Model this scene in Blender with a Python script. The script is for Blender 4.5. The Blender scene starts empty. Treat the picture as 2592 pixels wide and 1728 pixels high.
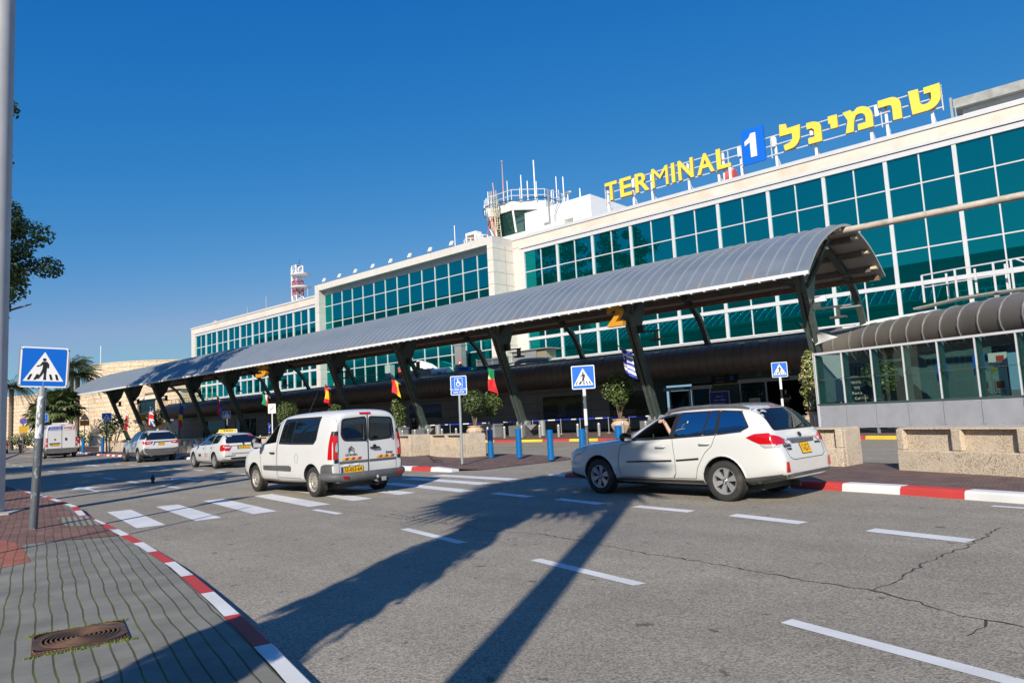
import bpy, bmesh, math, random
import numpy as np
from mathutils import Vector, Matrix, noise as mnoise
from mathutils.bvhtree import BVHTree
random.seed(7)
R = math.radians
scene = bpy.context.scene
C = scene.collection
# ------------------------------------------------------------------ camera: X runs along the terminal front, Y into depth
FPX, PITCH, ROLL, YAW, CH = 1784.4, R(5.9326), R(-2.93865), R(41.5034), 1.612
_fh = Vector((-math.sin(YAW), math.cos(YAW), 0)); _r = Vector((math.cos(YAW), math.sin(YAW), 0)); _u = Vector((0, 0, 1))
_fw = _fh*math.cos(PITCH)+_u*math.sin(PITCH); _up = -_fh*math.sin(PITCH)+_u*math.cos(PITCH)
_r2 = _r*math.cos(ROLL)+_up*math.sin(ROLL); _up2 = -_r*math.sin(ROLL)+_up*math.cos(ROLL)
cd = bpy.data.cameras.new('camera'); cam = bpy.data.objects.new('camera', cd); C.objects.link(cam)
cd.sensor_width = 36; cd.lens = FPX/2592*36; cd.clip_end = 6000; cd.clip_start = .05
cam.matrix_world = Matrix(((_r2.x, _up2.x, -_fw.x, 0), (_r2.y, _up2.y, -_fw.y, 0), (_r2.z, _up2.z, -_fw.z, CH), (0, 0, 0, 1)))
scene.camera = cam
# ------------------------------------------------------------------ materials
def _nt(name):
    m = bpy.data.materials.new(name); m.use_nodes = True; n = m.node_tree.nodes; l = m.node_tree.links
    return m, n, l, n['Principled BSDF']
def mat(name, col, rough=.55, metal=0, var=.0, vs=3.0, bump=0, bs=60, coat=0, spec=.5, emit=None, dirt=None, ds=1.0, alpha=1, detail=4):
    """one procedural principled material: base colour broken by noise, optional dirt patches and bump"""
    m, n, l, p = _nt(name)
    p.inputs['Base Color'].default_value = (*col, 1); p.inputs['Roughness'].default_value = rough; p.inputs['Metallic'].default_value = metal
    p.inputs['Coat Weight'].default_value = coat; p.inputs['Coat Roughness'].default_value = .04; p.inputs['Specular IOR Level'].default_value = spec
    tc = n.new('ShaderNodeTexCoord'); src = None
    if var:
        t = n.new('ShaderNodeTexNoise'); t.inputs['Scale'].default_value = vs; t.inputs['Detail'].default_value = detail; l.new(tc.outputs['Object'], t.inputs['Vector'])
        r = n.new('ShaderNodeMapRange'); r.inputs[1].default_value = .3; r.inputs[2].default_value = .7; r.inputs[3].default_value = 1-var; r.inputs[4].default_value = 1+var
        l.new(t.outputs['Fac'], r.inputs[0])
        v = n.new('ShaderNodeVectorMath'); v.operation = 'SCALE'; v.inputs[0].default_value = col; l.new(r.outputs[0], v.inputs['Scale']); src = v.outputs[0]
    if dirt:
        t2 = n.new('ShaderNodeTexNoise'); t2.inputs['Scale'].default_value = ds; t2.inputs['Detail'].default_value = 6; l.new(tc.outputs['Object'], t2.inputs['Vector'])
        r2 = n.new('ShaderNodeMapRange'); r2.inputs[1].default_value = .5; r2.inputs[2].default_value = .72; r2.inputs[3].default_value = 0; r2.inputs[4].default_value = dirt[3]
        l.new(t2.outputs['Fac'], r2.inputs[0])
        mx = n.new('ShaderNodeMix'); mx.data_type = 'RGBA'; l.new(r2.outputs[0], mx.inputs[0]); mx.inputs[7].default_value = (*dirt[:3], 1)
        if src: l.new(src, mx.inputs[6])
        else: mx.inputs[6].default_value = (*col, 1)
        src = mx.outputs[2]
    if src: l.new(src, p.inputs['Base Color'])
    if bump:
        t3 = n.new('ShaderNodeTexNoise'); t3.inputs['Scale'].default_value = bs; t3.inputs['Detail'].default_value = 3; l.new(tc.outputs['Object'], t3.inputs['Vector'])
        b = n.new('ShaderNodeBump'); b.inputs['Strength'].default_value = bump; b.inputs['Distance'].default_value = .02; l.new(t3.outputs['Fac'], b.inputs['Height']); l.new(b.outputs[0], p.inputs['Normal'])
    if emit: p.inputs['Emission Color'].default_value = (*emit[:3], 1); p.inputs['Emission Strength'].default_value = emit[3]
    return m
def brickmat(name, c1, c2, mortar, bw, bh, ms=.01, rot=0, wob=0, bump=.3, off=.5, rough=.8, axes='XY', moss=None, cvar=.25, bias=0, stretch=1):
    m, n, l, p = _nt(name); p.inputs['Roughness'].default_value = rough
    tc = n.new('ShaderNodeTexCoord'); src = tc.outputs['Object']
    if axes != 'XY':
        sp = n.new('ShaderNodeSeparateXYZ'); cb = n.new('ShaderNodeCombineXYZ'); l.new(src, sp.inputs[0])
        l.new(sp.outputs[axes[0]], cb.inputs[0]); l.new(sp.outputs[axes[1]], cb.inputs[1]); src = cb.outputs[0]
    mp = n.new('ShaderNodeMapping'); mp.inputs['Rotation'].default_value = (0, 0, rot); l.new(src, mp.inputs[0]); src = mp.outputs[0]
    if stretch != 1: m2 = n.new('ShaderNodeMapping'); m2.inputs['Scale'].default_value = (stretch, 1, 1); l.new(src, m2.inputs[0]); src = m2.outputs[0]
    if wob:
        wn = n.new('ShaderNodeTexNoise'); wn.inputs['Scale'].default_value = 1.3; wn.inputs['Detail'].default_value = 2; l.new(tc.outputs['Object'], wn.inputs['Vector'])
        sb = n.new('ShaderNodeVectorMath'); sb.operation = 'SUBTRACT'; l.new(wn.outputs['Color'], sb.inputs[0]); sb.inputs[1].default_value = (.5, .5, .5)
        ml = n.new('ShaderNodeVectorMath'); ml.operation = 'SCALE'; l.new(sb.outputs[0], ml.inputs[0]); ml.inputs['Scale'].default_value = wob
        ad = n.new('ShaderNodeVectorMath'); l.new(src, ad.inputs[0]); l.new(ml.outputs[0], ad.inputs[1]); src = ad.outputs[0]
    bk = n.new('ShaderNodeTexBrick'); l.new(src, bk.inputs['Vector']); bk.offset = off
    bk.inputs['Color1'].default_value = (*c1, 1); bk.inputs['Color2'].default_value = (*c2, 1); bk.inputs['Mortar'].default_value = (*mortar, 1)
    bk.inputs['Scale'].default_value = 1; bk.inputs['Brick Width'].default_value = bw; bk.inputs['Row Height'].default_value = bh; bk.inputs['Mortar Size'].default_value = ms; bk.inputs['Mortar Smooth'].default_value = .2; bk.inputs['Bias'].default_value = bias
    t = n.new('ShaderNodeTexNoise'); t.inputs['Scale'].default_value = 2.5; t.inputs['Detail'].default_value = 8; l.new(tc.outputs['Object'], t.inputs['Vector'])
    r = n.new('ShaderNodeMapRange'); r.inputs[1].default_value = .3; r.inputs[2].default_value = .7; r.inputs[3].default_value = 1-cvar; r.inputs[4].default_value = 1+cvar; l.new(t.outputs['Fac'], r.inputs[0])
    col = bk.outputs['Color']
    if moss:
        tm = n.new('ShaderNodeTexNoise'); tm.inputs['Scale'].default_value = 1.7; tm.inputs['Detail'].default_value = 5; l.new(tc.outputs['Object'], tm.inputs['Vector'])
        rm = n.new('ShaderNodeMapRange'); rm.inputs[1].default_value = .42; rm.inputs[2].default_value = .6; l.new(tm.outputs['Fac'], rm.inputs[0])
        mu = n.new('ShaderNodeMath'); mu.operation = 'MULTIPLY'; l.new(rm.outputs[0], mu.inputs[0]); l.new(bk.outputs['Fac'], mu.inputs[1])
        mm = n.new('ShaderNodeMix'); mm.data_type = 'RGBA'; l.new(mu.outputs[0], mm.inputs[0]); l.new(col, mm.inputs[6]); mm.inputs[7].default_value = (*moss, 1); col = mm.outputs[2]
    v = n.new('ShaderNodeVectorMath'); v.operation = 'SCALE'; l.new(col, v.inputs[0]); l.new(r.outputs[0], v.inputs['Scale']); l.new(v.outputs[0], p.inputs['Base Color'])
    if bump:
        iv = n.new('ShaderNodeMath'); iv.operation = 'SUBTRACT'; iv.inputs[0].default_value = 1; l.new(bk.outputs['Fac'], iv.inputs[1])
        t3 = n.new('ShaderNodeTexNoise'); t3.inputs['Scale'].default_value = 90; l.new(tc.outputs['Object'], t3.inputs['Vector'])
        am = n.new('ShaderNodeMath'); am.operation = 'MULTIPLY_ADD'; l.new(t3.outputs['Fac'], am.inputs[0]); am.inputs[1].default_value = .25; l.new(iv.outputs[0], am.inputs[2])
        b = n.new('ShaderNodeBump'); b.inputs['Strength'].default_value = bump; b.inputs['Distance'].default_value = .012; l.new(am.outputs[0], b.inputs['Height']); l.new(b.outputs[0], p.inputs['Normal'])
    return m
def glassmat(name, diff, gloss, fac=.45, rough=.01, wave=.0, trans=0):
    """tinted reflective glass (opaque body) or, with trans, a see-through pane with reflection"""
    m, n, l, p = _nt(name); n.remove(p); out = n['Material Output']
    d = n.new('ShaderNodeBsdfDiffuse'); d.inputs[0].default_value = (*diff, 1)
    if trans: n.remove(d); d = n.new('ShaderNodeBsdfTransparent'); d.inputs[0].default_value = (*diff, 1)
    g = n.new('ShaderNodeBsdfGlossy'); g.inputs[0].default_value = (*gloss, 1); g.inputs['Roughness'].default_value = rough
    mx = n.new('ShaderNodeMixShader'); l.new(d.outputs[0], mx.inputs[1]); l.new(g.outputs[0], mx.inputs[2]); l.new(mx.outputs[0], out.inputs[0])
    fr = n.new('ShaderNodeLayerWeight'); fr.inputs[0].default_value = .35
    r = n.new('ShaderNodeMapRange'); r.inputs[3].default_value = fac; r.inputs[4].default_value = min(1, fac+.5); l.new(fr.outputs['Fresnel'], r.inputs[0]); l.new(r.outputs[0], mx.inputs[0])
    if wave:
        tc = n.new('ShaderNodeTexCoord'); t = n.new('ShaderNodeTexNoise'); t.inputs['Scale'].default_value = .55; l.new(tc.outputs['Object'], t.inputs['Vector'])
        b = n.new('ShaderNodeBump'); b.inputs['Strength'].default_value = wave; b.inputs['Distance'].default_value = .1; l.new(t.outputs['Fac'], b.inputs['Height']); l.new(b.outputs[0], g.inputs['Normal'])
    return m
# ------------------------------------------------------------------ mesh builder
class MB:
    def __init__(s): s.v = []; s.f = []; s.m = []; s.mi = 0
    def add(s, vs, fs, mi=None):
        o = len(s.v); s.v += [tuple(x) for x in vs]; s.f += [tuple(o+i for i in q) for q in fs]; s.m += [s.mi if mi is None else mi]*len(fs); return s
    def box(s, c, d, rz=0, M=None, mi=None, taper=1):
        x, y, z = d[0]/2, d[1]/2, d[2]/2; t = taper
        vs = [Vector(q) for q in ((-x, -y, -z), (x, -y, -z), (x, y, -z), (-x, y, -z), (-x*t, -y*t, z), (x*t, -y*t, z), (x*t, y*t, z), (-x*t, y*t, z))]
        if M is None: M = Matrix.Rotation(rz, 3, 'Z')
        return s.add([M@q+Vector(c) for q in vs], [(0, 3, 2, 1), (4, 5, 6, 7), (0, 1, 5, 4), (1, 2, 6, 5), (2, 3, 7, 6), (3, 0, 4, 7)], mi)
    def bb(s, x0, x1, y0, y1, z0, z1, mi=None): return s.box(((x0+x1)/2, (y0+y1)/2, (z0+z1)/2), (x1-x0, y1-y0, z1-z0), mi=mi)
    def bar(s, a, b, w, h=None, up=(0, 0, 1), mi=None, taper=1):
        a = Vector(a); b = Vector(b); d = b-a; L = d.length; z = d.normalized(); u = Vector(up)
        if abs(z.dot(u)) > .98: u = Vector((0, 1, 0))
        x = u.cross(z).normalized(); y = z.cross(x); M = Matrix((x, y, z)).transposed()
        return s.box((a+b)/2, (w, h or w, L), M=M, mi=mi, taper=taper)
    def quad(s, *p, mi=None): return s.add(p, [tuple(range(len(p)))], mi)
    def prism(s, poly, f, d, mi=None):
        """poly: 2D points, f maps (a,b)->3D, d: extrusion vector"""
        n = len(poly); P0 = [Vector(f(*q)) for q in poly]; P1 = [q+Vector(d) for q in P0]
        return s.add(P0+P1, [tuple(range(n-1, -1, -1)), tuple(range(n, 2*n))]+[(i, (i+1) % n, n+(i+1) % n, n+i) for i in range(n)], mi)
    def tube(s, path, r, n=8, cap=True, mi=None, up=(0, 0, 1)):
        path = [Vector(p) for p in path]; k = len(path); rr = r if isinstance(r, (list, tuple)) else [r]*k; vs = []; fs = []
        for i, p in enumerate(path):
            d = (path[min(i+1, k-1)]-path[max(i-1, 0)]).normalized(); u = Vector(up)
            if abs(d.dot(u)) > .97: u = Vector((1, 0, 0))
            x = u.cross(d).normalized(); y = d.cross(x)
            for j in range(n): a = 2*math.pi*j/n; vs.append(p+(x*math.cos(a)+y*math.sin(a))*rr[i])
        for i in range(k-1):
            for j in range(n): fs.append((i*n+j, i*n+(j+1) % n, (i+1)*n+(j+1) % n, (i+1)*n+j))
        if cap: fs += [tuple(range(n-1, -1, -1)), tuple((k-1)*n+j for j in range(n))]
        return s.add(vs, fs, mi)
    def lathe(s, prof, c=(0, 0, 0), n=20, axis='Z', mi=None, M=None, cap=True):
        vs = []; fs = []; k = len(prof)
        for r, h in prof:
            for j in range(n):
                a = 2*math.pi*j/n; q = (r*math.cos(a), r*math.sin(a), h)
                if axis == 'Y': q = (q[0], q[2], q[1])
                if axis == 'X': q = (q[2], q[0], q[1])
                q = Vector(q)
                if M: q = M@q
                vs.append(q+Vector(c))
        for i in range(k-1):
            for j in range(n): fs.append((i*n+j, i*n+(j+1) % n, (i+1)*n+(j+1) % n, (i+1)*n+j))
        cap = cap and prof[0] != prof[-1]
        if cap and prof[0][0] > .0011: fs.append(tuple(range(n-1, -1, -1)))
        if cap and prof[-1][0] > .0011: fs.append(tuple((k-1)*n+j for j in range(n)))
        return s.add(vs, fs, mi)
    def ball(s, c, r, n=10, mi=None):
        r = r if isinstance(r, (tuple, list)) else (r, r, r); k = max(4, n//2+1)
        prof = [(math.sin(math.pi*i/k), -math.cos(math.pi*i/k)) for i in range(k+1)]
        return s.lathe([(max(a, 1e-5), b) for a, b in prof], c, n, mi=mi, M=Matrix.Diagonal(r))
    def build(s, name, mats, parent=None, smooth=35, recalc=True, loc=None):
        me = bpy.data.meshes.new(name); me.from_pydata(s.v, [], s.f); me.update()
        mats = mats if isinstance(mats, (list, tuple)) else [mats]
        for q in mats: me.materials.append(q)
        if any(s.m): me.polygons.foreach_set('material_index', s.m)
        if recalc:
            bm = bmesh.new(); bm.from_mesh(me); bmesh.ops.recalc_face_normals(bm, faces=bm.faces); bm.to_mesh(me); bm.free()
        o = bpy.data.objects.new(name, me); C.objects.link(o)
        if smooth:
            me.polygons.foreach_set('use_smooth', [True]*len(me.polygons)); me.set_sharp_from_angle(angle=R(smooth))
        if parent: o.parent = parent
        if loc: o.location = loc
        return o
def tag(o, label=None, cat=None, group=None, kind=None):
    if label: o['label'] = label
    if cat: o['category'] = cat
    if group: o['group'] = group
    if kind: o['kind'] = kind
    return o
def thing(name, label, cat, loc=(0, 0, 0), rz=0, group=None):
    o = bpy.data.objects.new(name, None); C.objects.link(o); o.location = loc; o.rotation_euler = (0, 0, rz); o.empty_display_size = .3
    return tag(o, label, cat, group)
def copy_tree(o, parent=None):
    c = o.copy(); C.objects.link(c)
    if parent: c.parent = parent
    for ch in list(o.children): copy_tree(ch, c)
    return c
def struct(o): o['kind'] = 'structure'; return o
def text_mesh(txt, size, ext=.0, off=0, align='CENTER'):
    """text as triangles in its own XY plane (a raw mesh, to be re-used by text_into)"""
    cu = bpy.data.curves.new('t', 'FONT'); cu.body = txt; cu.size = size; cu.extrude = ext; cu.offset = off; cu.align_x = align; cu.align_y = 'CENTER'; cu.resolution_u = 4
    ob = bpy.data.objects.new('t', cu); C.objects.link(ob); bpy.context.view_layer.update()
    me = ob.evaluated_get(bpy.context.evaluated_depsgraph_get()).to_mesh()
    v = [tuple(q.co) for q in me.vertices]; f = [tuple(q.vertices) for q in me.polygons]
    bpy.data.objects.remove(ob); return v, f
def text_into(mb, txt, size, f, ext=0, off=0, mi=None, align='CENTER', width=None, sy=1):
    """f maps (x, y, depth) to 3D"""
    v, q = text_mesh(txt, size, ext, off, align)
    if not v: return
    if width:
        xs = [a[0] for a in v]; k = width/max(1e-6, max(xs)-min(xs)); v = [(a[0]*k, a[1]*sy, a[2]) for a in v]
    mb.add([f(*a) for a in v], q, mi)
def rnd(a, b): return random.uniform(a, b)
def catmull(pts, n=8):
    out = []; P = [Vector(p) for p in pts]; P = [P[0]*2-P[1]]+P+[P[-1]*2-P[-2]]
    for i in range(1, len(P)-2):
        for j in range(n):
            t = j/n; a, b, c, d = P[i-1:i+3]
            out.append(.5*((2*b)+(c-a)*t+(2*a-5*b+4*c-d)*t*t+(3*b-a-3*c+d)*t**3))
    out.append(P[-2]); return out
def resample(pts, step):
    P = [Vector(p) for p in pts]; out = [P[0]]; acc = 0
    for a, b in zip(P, P[1:]):
        L = (b-a).length; d = step-acc
        while d <= L: out.append(a+(b-a)*(d/L)); d += step
        acc = (acc+L) % step
    return out
M = {}
M['white_wall'] = brickmat('white_cladding', (.64, .61, .56), (.61, .58, .53), (.36, .32, .27), 3.2, 1.25, .016, axes='XZ', bump=.15, off=0, rough=.6, cvar=.06)
M['white_side'] = brickmat('white_cladding_side', (.70, .66, .60), (.67, .63, .57), (.36, .31, .26), 9, 1.25, .03, axes='YZ', bump=.2, off=0, rough=.6, cvar=.06)
M['stone_band'] = mat('stone_parapet', (.68, .62, .54), .65, var=.06, vs=1.2, dirt=(.62, .43, .29, .45), ds=.5)
M['alu'] = mat('window_aluminium', (.58, .58, .60), .4, var=.04, vs=2)
M['dark_gap'] = mat('shadow_gap', (.05, .05, .055), .6)
M['teal'] = glassmat('teal_glass', (.0, .040, .044), (.02, .62, .62), .40, .012, .004)
M['dkglass'] = glassmat('dark_door_glass', (.006, .02, .022), (.35, .5, .5), .12, .01)
M['deck'] = mat('roof_deck', (.28, .29, .30), .8, var=.15, vs=2)
M['grey_panel'] = brickmat('grey_wall_panels', (.31, .315, .315), (.28, .285, .285), (.07, .07, .07), 2.75, .83, .018, axes='XZ', bump=.2, off=0, rough=.45, cvar=.1)
M['teal_panel'] = mat('dark_teal_wall', (.055, .105, .11), .45, var=.1, vs=.8)
M['tube'] = mat('brown_grey_cornice_metal', (.17, .155, .14), .42, metal=.2, var=.12, vs=.6)
M['sunlit_rib'] = mat('cornice_seam', (.33, .33, .34), .4, metal=.5)  # lighter copy of the seam colour, with sunlight painted in
M['steel_green'] = mat('dark_green_steel', (.055, .075, .07), .42, var=.12, vs=4, dirt=(.12, .13, .12, .5), ds=3)
M['steel_grey'] = mat('grey_steel', (.36, .38, .39), .42, metal=.4, var=.06, vs=5)
M['purlin'] = mat('purlin_steel', (.13, .115, .10), .6, var=.2, vs=2)
M['soffit'] = mat('canopy_soffit', (.36, .36, .345), .6, var=.06, vs=1)
def canopymat():
    m, n, l, p = _nt('canopy_zinc'); p.inputs['Metallic'].default_value = .25; p.inputs['Roughness'].default_value = .38
    tc = n.new('ShaderNodeTexCoord'); t = n.new('ShaderNodeTexNoise'); t.inputs['Scale'].default_value = .6; t.inputs['Detail'].default_value = 6; l.new(tc.outputs['Object'], t.inputs[0])
    cr = n.new('ShaderNodeValToRGB'); cr.color_ramp.elements[0].position = .3; cr.color_ramp.elements[0].color = (.175, .205, .24, 1); cr.color_ramp.elements[1].position = .75; cr.color_ramp.elements[1].color = (.235, .265, .30, 1); l.new(t.outputs['Fac'], cr.inputs[0])
    # rust runs near the front edge (height 7.8 - 8.7 m)
    sp = n.new('ShaderNodeSeparateXYZ'); l.new(tc.outputs['Object'], sp.inputs[0])
    zr = n.new('ShaderNodeMapRange'); zr.inputs[1].default_value = 7.75; zr.inputs[2].default_value = 7.05; l.new(sp.outputs['Z'], zr.inputs[0])
    cx = n.new('ShaderNodeCombineXYZ'); l.new(sp.outputs['X'], cx.inputs[0]); t2 = n.new('ShaderNodeTexNoise'); t2.inputs['Scale'].default_value = .75; t2.inputs['Detail'].default_value = 3; l.new(cx.outputs[0], t2.inputs['Vector'])
    r2 = n.new('ShaderNodeMapRange'); r2.inputs[1].default_value = .54; r2.inputs[2].default_value = .80; l.new(t2.outputs['Fac'], r2.inputs[0])
    mu = n.new('ShaderNodeMath'); mu.operation = 'MULTIPLY'; l.new(zr.outputs[0], mu.inputs[0]); l.new(r2.outputs[0], mu.inputs[1])
    mx = n.new('ShaderNodeMix'); mx.data_type = 'RGBA'; l.new(mu.outputs[0], mx.inputs[0]); l.new(cr.outputs[0], mx.inputs[6]); mx.inputs[7].default_value = (.42, .24, .11, 1); l.new(mx.outputs[2], p.inputs['Base Color'])
    return m
M['canopy'] = canopymat()
M['seam'] = mat('canopy_seam', (.33, .37, .40), .4, metal=.3)
M['gutter'] = mat('white_gutter', (.72, .73, .74), .4, var=.05)
M['beige_pipe'] = mat('weathered_beige_pipe', (.50, .43, .36), .6, var=.15, vs=3, dirt=(.22, .18, .14, .7), ds=2)
M['yellow'] = mat('yellow_letters', (.86, .62, .07), .45, var=.03)
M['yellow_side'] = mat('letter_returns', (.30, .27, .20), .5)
M['blue_panel'] = mat('blue_panel', (.0, .13, .62), .4)
M['white'] = mat('white_paint', (.80, .80, .80), .45, var=.03)
M['offwhite'] = mat('offwhite_render', (.70, .69, .66), .6, var=.06, vs=1.5)
M['orange_num'] = mat('orange_number', (.60, .27, .015), .5)
M['red_paint'] = mat('red_white_mast_red', (.62, .10, .08), .5)
M['cream'] = mat('cream_paint', (.60, .52, .36), .6)
M['black'] = mat('black_plastic', (.022, .022, .024), .5, var=.1)
M['alu_bright'] = mat('brushed_steel', (.50, .50, .50), .32, metal=.55, var=.06, vs=8)
M['galv'] = mat('galvanised_pole', (.36, .39, .40), .45, metal=.4, var=.12, vs=6)
M['blue_bollard'] = mat('blue_enamel', (.0, .13, .38), .35, var=.05, vs=6, coat=.3)
M['sign_blue'] = mat('sign_blue', (.0, .13, .60), .4)
M['sign_white'] = mat('sign_white', (.82, .82, .82), .4)
M['sign_black'] = mat('sign_black', (.012, .012, .014), .45)
M['leaf'] = mat('leaf_green', (.075, .11, .03), .55, var=.5, vs=5)
M['leaf_light'] = mat('leaf_light', (.14, .19, .045), .5, var=.4, vs=8)
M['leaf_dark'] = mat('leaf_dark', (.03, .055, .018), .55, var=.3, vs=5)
M['leaf_cream'] = mat('leaf_cream', (.42, .38, .18), .55, var=.3, vs=9)
M['palm_leaf'] = mat('palm_leaf', (.085, .115, .035), .5, var=.4, vs=3)
M['dry_leaf'] = mat('dry_palm_leaf', (.22, .15, .08), .7, var=.4, vs=3)
M['bark'] = mat('bark', (.17, .12, .085), .85, var=.3, vs=7, bump=.6, bs=20)
M['pot'] = mat('terracotta_beige_pot', (.55, .41, .30), .7, var=.08, vs=6)
M['soil'] = mat('soil', (.05, .035, .025), .9)
M['aggregate'] = None
def aggmat(name, c, d, sc=55):
    m, n, l, p = _nt(name); p.inputs['Roughness'].default_value = .85
    tc = n.new('ShaderNodeTexCoord'); v = n.new('ShaderNodeTexVoronoi'); v.inputs['Scale'].default_value = sc; l.new(tc.outputs['Object'], v.inputs['Vector'])
    t = n.new('ShaderNodeTexNoise'); t.inputs['Scale'].default_value = 2.2; t.inputs['Detail'].default_value = 6; l.new(tc.outputs['Object'], t.inputs['Vector'])
    sx = n.new('ShaderNodeSeparateColor'); l.new(v.outputs['Color'], sx.inputs[0])
    ml = n.new('ShaderNodeMath'); ml.operation = 'MULTIPLY'; l.new(sx.outputs[0], ml.inputs[0]); ml.inputs[1].default_value = 1
    a = n.new('ShaderNodeMapRange'); a.inputs[1].default_value = .0; a.inputs[2].default_value = .75; l.new(ml.outputs[0], a.inputs[0])
    tr = n.new('ShaderNodeMapRange'); tr.inputs[1].default_value = .38; tr.inputs[2].default_value = .62; tr.inputs[3].default_value = .35; tr.inputs[4].default_value = 1; l.new(t.outputs['Fac'], tr.inputs[0])
    iv = n.new('ShaderNodeMath'); iv.operation = 'SUBTRACT'; iv.inputs[0].default_value = 1; l.new(a.outputs[0], iv.inputs[1])
    mu = n.new('ShaderNodeMath'); mu.operation = 'MULTIPLY'; l.new(iv.outputs[0], mu.inputs[0]); l.new(tr.outputs[0], mu.inputs[1])
    mx = n.new('ShaderNodeMix'); mx.data_type = 'RGBA'; l.new(mu.outputs[0], mx.inputs[0]); mx.inputs[6].default_value = (*c, 1); mx.inputs[7].default_value = (*d, 1); l.new(mx.outputs[2], p.inputs['Base Color'])
    b = n.new('ShaderNodeBump'); b.inputs['Strength'].default_value = .6; b.inputs['Distance'].default_value = .01; l.new(v.outputs['Distance'], b.inputs['Height']); l.new(b.outputs[0], p.inputs['Normal'])
    return m
M['aggregate'] = aggmat('exposed_aggregate', (.60, .50, .38), (.28, .22, .16), 48)
def asphaltmat():
    m, n, l, p = _nt('asphalt'); p.inputs['Roughness'].default_value = .88; p.inputs['Specular IOR Level'].default_value = .3
    tc = n.new('ShaderNodeTexCoord'); co = tc.outputs['Object']
    def noise(sc, de=4, dist=0, rough=.55):
        t = n.new('ShaderNodeTexNoise'); t.inputs['Scale'].default_value = sc; t.inputs['Detail'].default_value = de; t.inputs['Distortion'].default_value = dist; t.inputs['Roughness'].default_value = rough; l.new(co, t.inputs['Vector']); return t.outputs['Fac']
    def rng(x, a, b, c, d):
        r = n.new('ShaderNodeMapRange'); l.new(x, r.inputs[0])
        for i, q in enumerate((a, b, c, d)): r.inputs[i+1].default_value = q
        return r.outputs[0]
    def mul(a, b):
        q = n.new('ShaderNodeMath'); q.operation = 'MULTIPLY'; l.new(a, q.inputs[0]); l.new(b, q.inputs[1]); return q.outputs[0]
    big = rng(noise(.16, 5), .3, .7, .86, 1.12); mid = rng(noise(1.6, 7, 0, .7), .3, .7, .90, 1.08)
    # lane-direction streaks from tyres
    mp = n.new('ShaderNodeMapping'); mp.inputs['Rotation'].default_value = (0, 0, R(11)); mp.inputs['Scale'].default_value = (.03, .9, 1); l.new(co, mp.inputs[0])
    st = n.new('ShaderNodeTexNoise'); st.inputs['Scale'].default_value = 1; st.inputs['Detail'].default_value = 3; l.new(mp.outputs[0], st.inputs['Vector']); streak = rng(st.outputs['Fac'], .3, .7, .90, 1.08)
    vo = n.new('ShaderNodeTexVoronoi'); vo.inputs['Scale'].default_value = 75; l.new(co, vo.inputs['Vector'])
    sc = n.new('ShaderNodeSeparateColor'); l.new(vo.outputs['Color'], sc.inputs[0]); grain = rng(sc.outputs[0], 0, 1, .62, 1.38)
    spots = rng(noise(4.2, 3, 0, .55), .665, .70, 1, .50)
    oil = rng(noise(.55, 4, .6), .66, .80, 1, .78)
    f = mul(mul(mul(big, mid), mul(streak, grain)), mul(spots, oil))
    v = n.new('ShaderNodeVectorMath'); v.operation = 'SCALE'; v.inputs[0].default_value = (.285, .255, .208); l.new(f, v.inputs['Scale']); l.new(v.outputs[0], p.inputs['Base Color'])
    b = n.new('ShaderNodeBump'); b.inputs['Strength'].default_value = .35; b.inputs['Distance'].default_value = .01; l.new(vo.outputs['Distance'], b.inputs['Height']); l.new(b.outputs[0], p.inputs['Normal'])
    return m
M['asphalt'] = asphaltmat()
def paintmat(name, c, wear=.62):
    m, n, l, p = _nt(name); p.inputs['Roughness'].default_value = .7
    tc = n.new('ShaderNodeTexCoord'); t = n.new('ShaderNodeTexNoise'); t.inputs['Scale'].default_value = 9; t.inputs['Detail'].default_value = 9; t.inputs['Roughness'].default_value = .75; l.new(tc.outputs['Object'], t.inputs['Vector'])
    r = n.new('ShaderNodeMapRange'); r.inputs[1].default_value = wear; r.inputs[2].default_value = wear+.06; l.new(t.outputs['Fac'], r.inputs[0])
    t2 = n.new('ShaderNodeTexNoise'); t2.inputs['Scale'].default_value = 1.5; t2.inputs['Detail'].default_value = 6; l.new(tc.outputs['Object'], t2.inputs['Vector'])
    r2 = n.new('ShaderNodeMapRange'); r2.inputs[1].default_value = .3; r2.inputs[2].default_value = .7; r2.inputs[3].default_value = .86; r2.inputs[4].default_value = 1.05; l.new(t2.outputs['Fac'], r2.inputs[0])
    v = n.new('ShaderNodeVectorMath'); v.operation = 'SCALE'; v.inputs[0].default_value = c; l.new(r2.outputs[0], v.inputs['Scale'])
    mx = n.new('ShaderNodeMix'); mx.data_type = 'RGBA'; l.new(r.outputs[0], mx.inputs[0]); l.new(v.outputs[0], mx.inputs[6]); mx.inputs[7].default_value = (.26, .24, .22, 1); l.new(mx.outputs[2], p.inputs['Base Color'])
    b = n.new('ShaderNodeBump'); b.inputs['Strength'].default_value = .2; b.inputs['Distance'].default_value = .01; l.new(t.outputs['Fac'], b.inputs['Height']); l.new(b.outputs[0], p.inputs['Normal'])
    return m
M['road_white'] = paintmat('road_paint_white', (.68, .68, .68), .615)
M['road_yellow'] = paintmat('road_paint_yellow', (.62, .46, .12), .6)
M['kerb_red'] = paintmat('kerb_red', (.50, .045, .04), .63)
M['kerb_white'] = paintmat('kerb_white', (.70, .70, .69), .63)
M['kerb_yellow'] = paintmat('kerb_yellow', (.80, .55, .04), .67)
M['paver_grey'] = brickmat('grey_pavers', (.205, .20, .172), (.18, .175, .15), (.07, .06, .035), 1.05, .112, .0075, rot=R(14.5), stretch=5, wob=.06, bump=.5, rough=.85, moss=(.085, .12, .018), cvar=.2)
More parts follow.
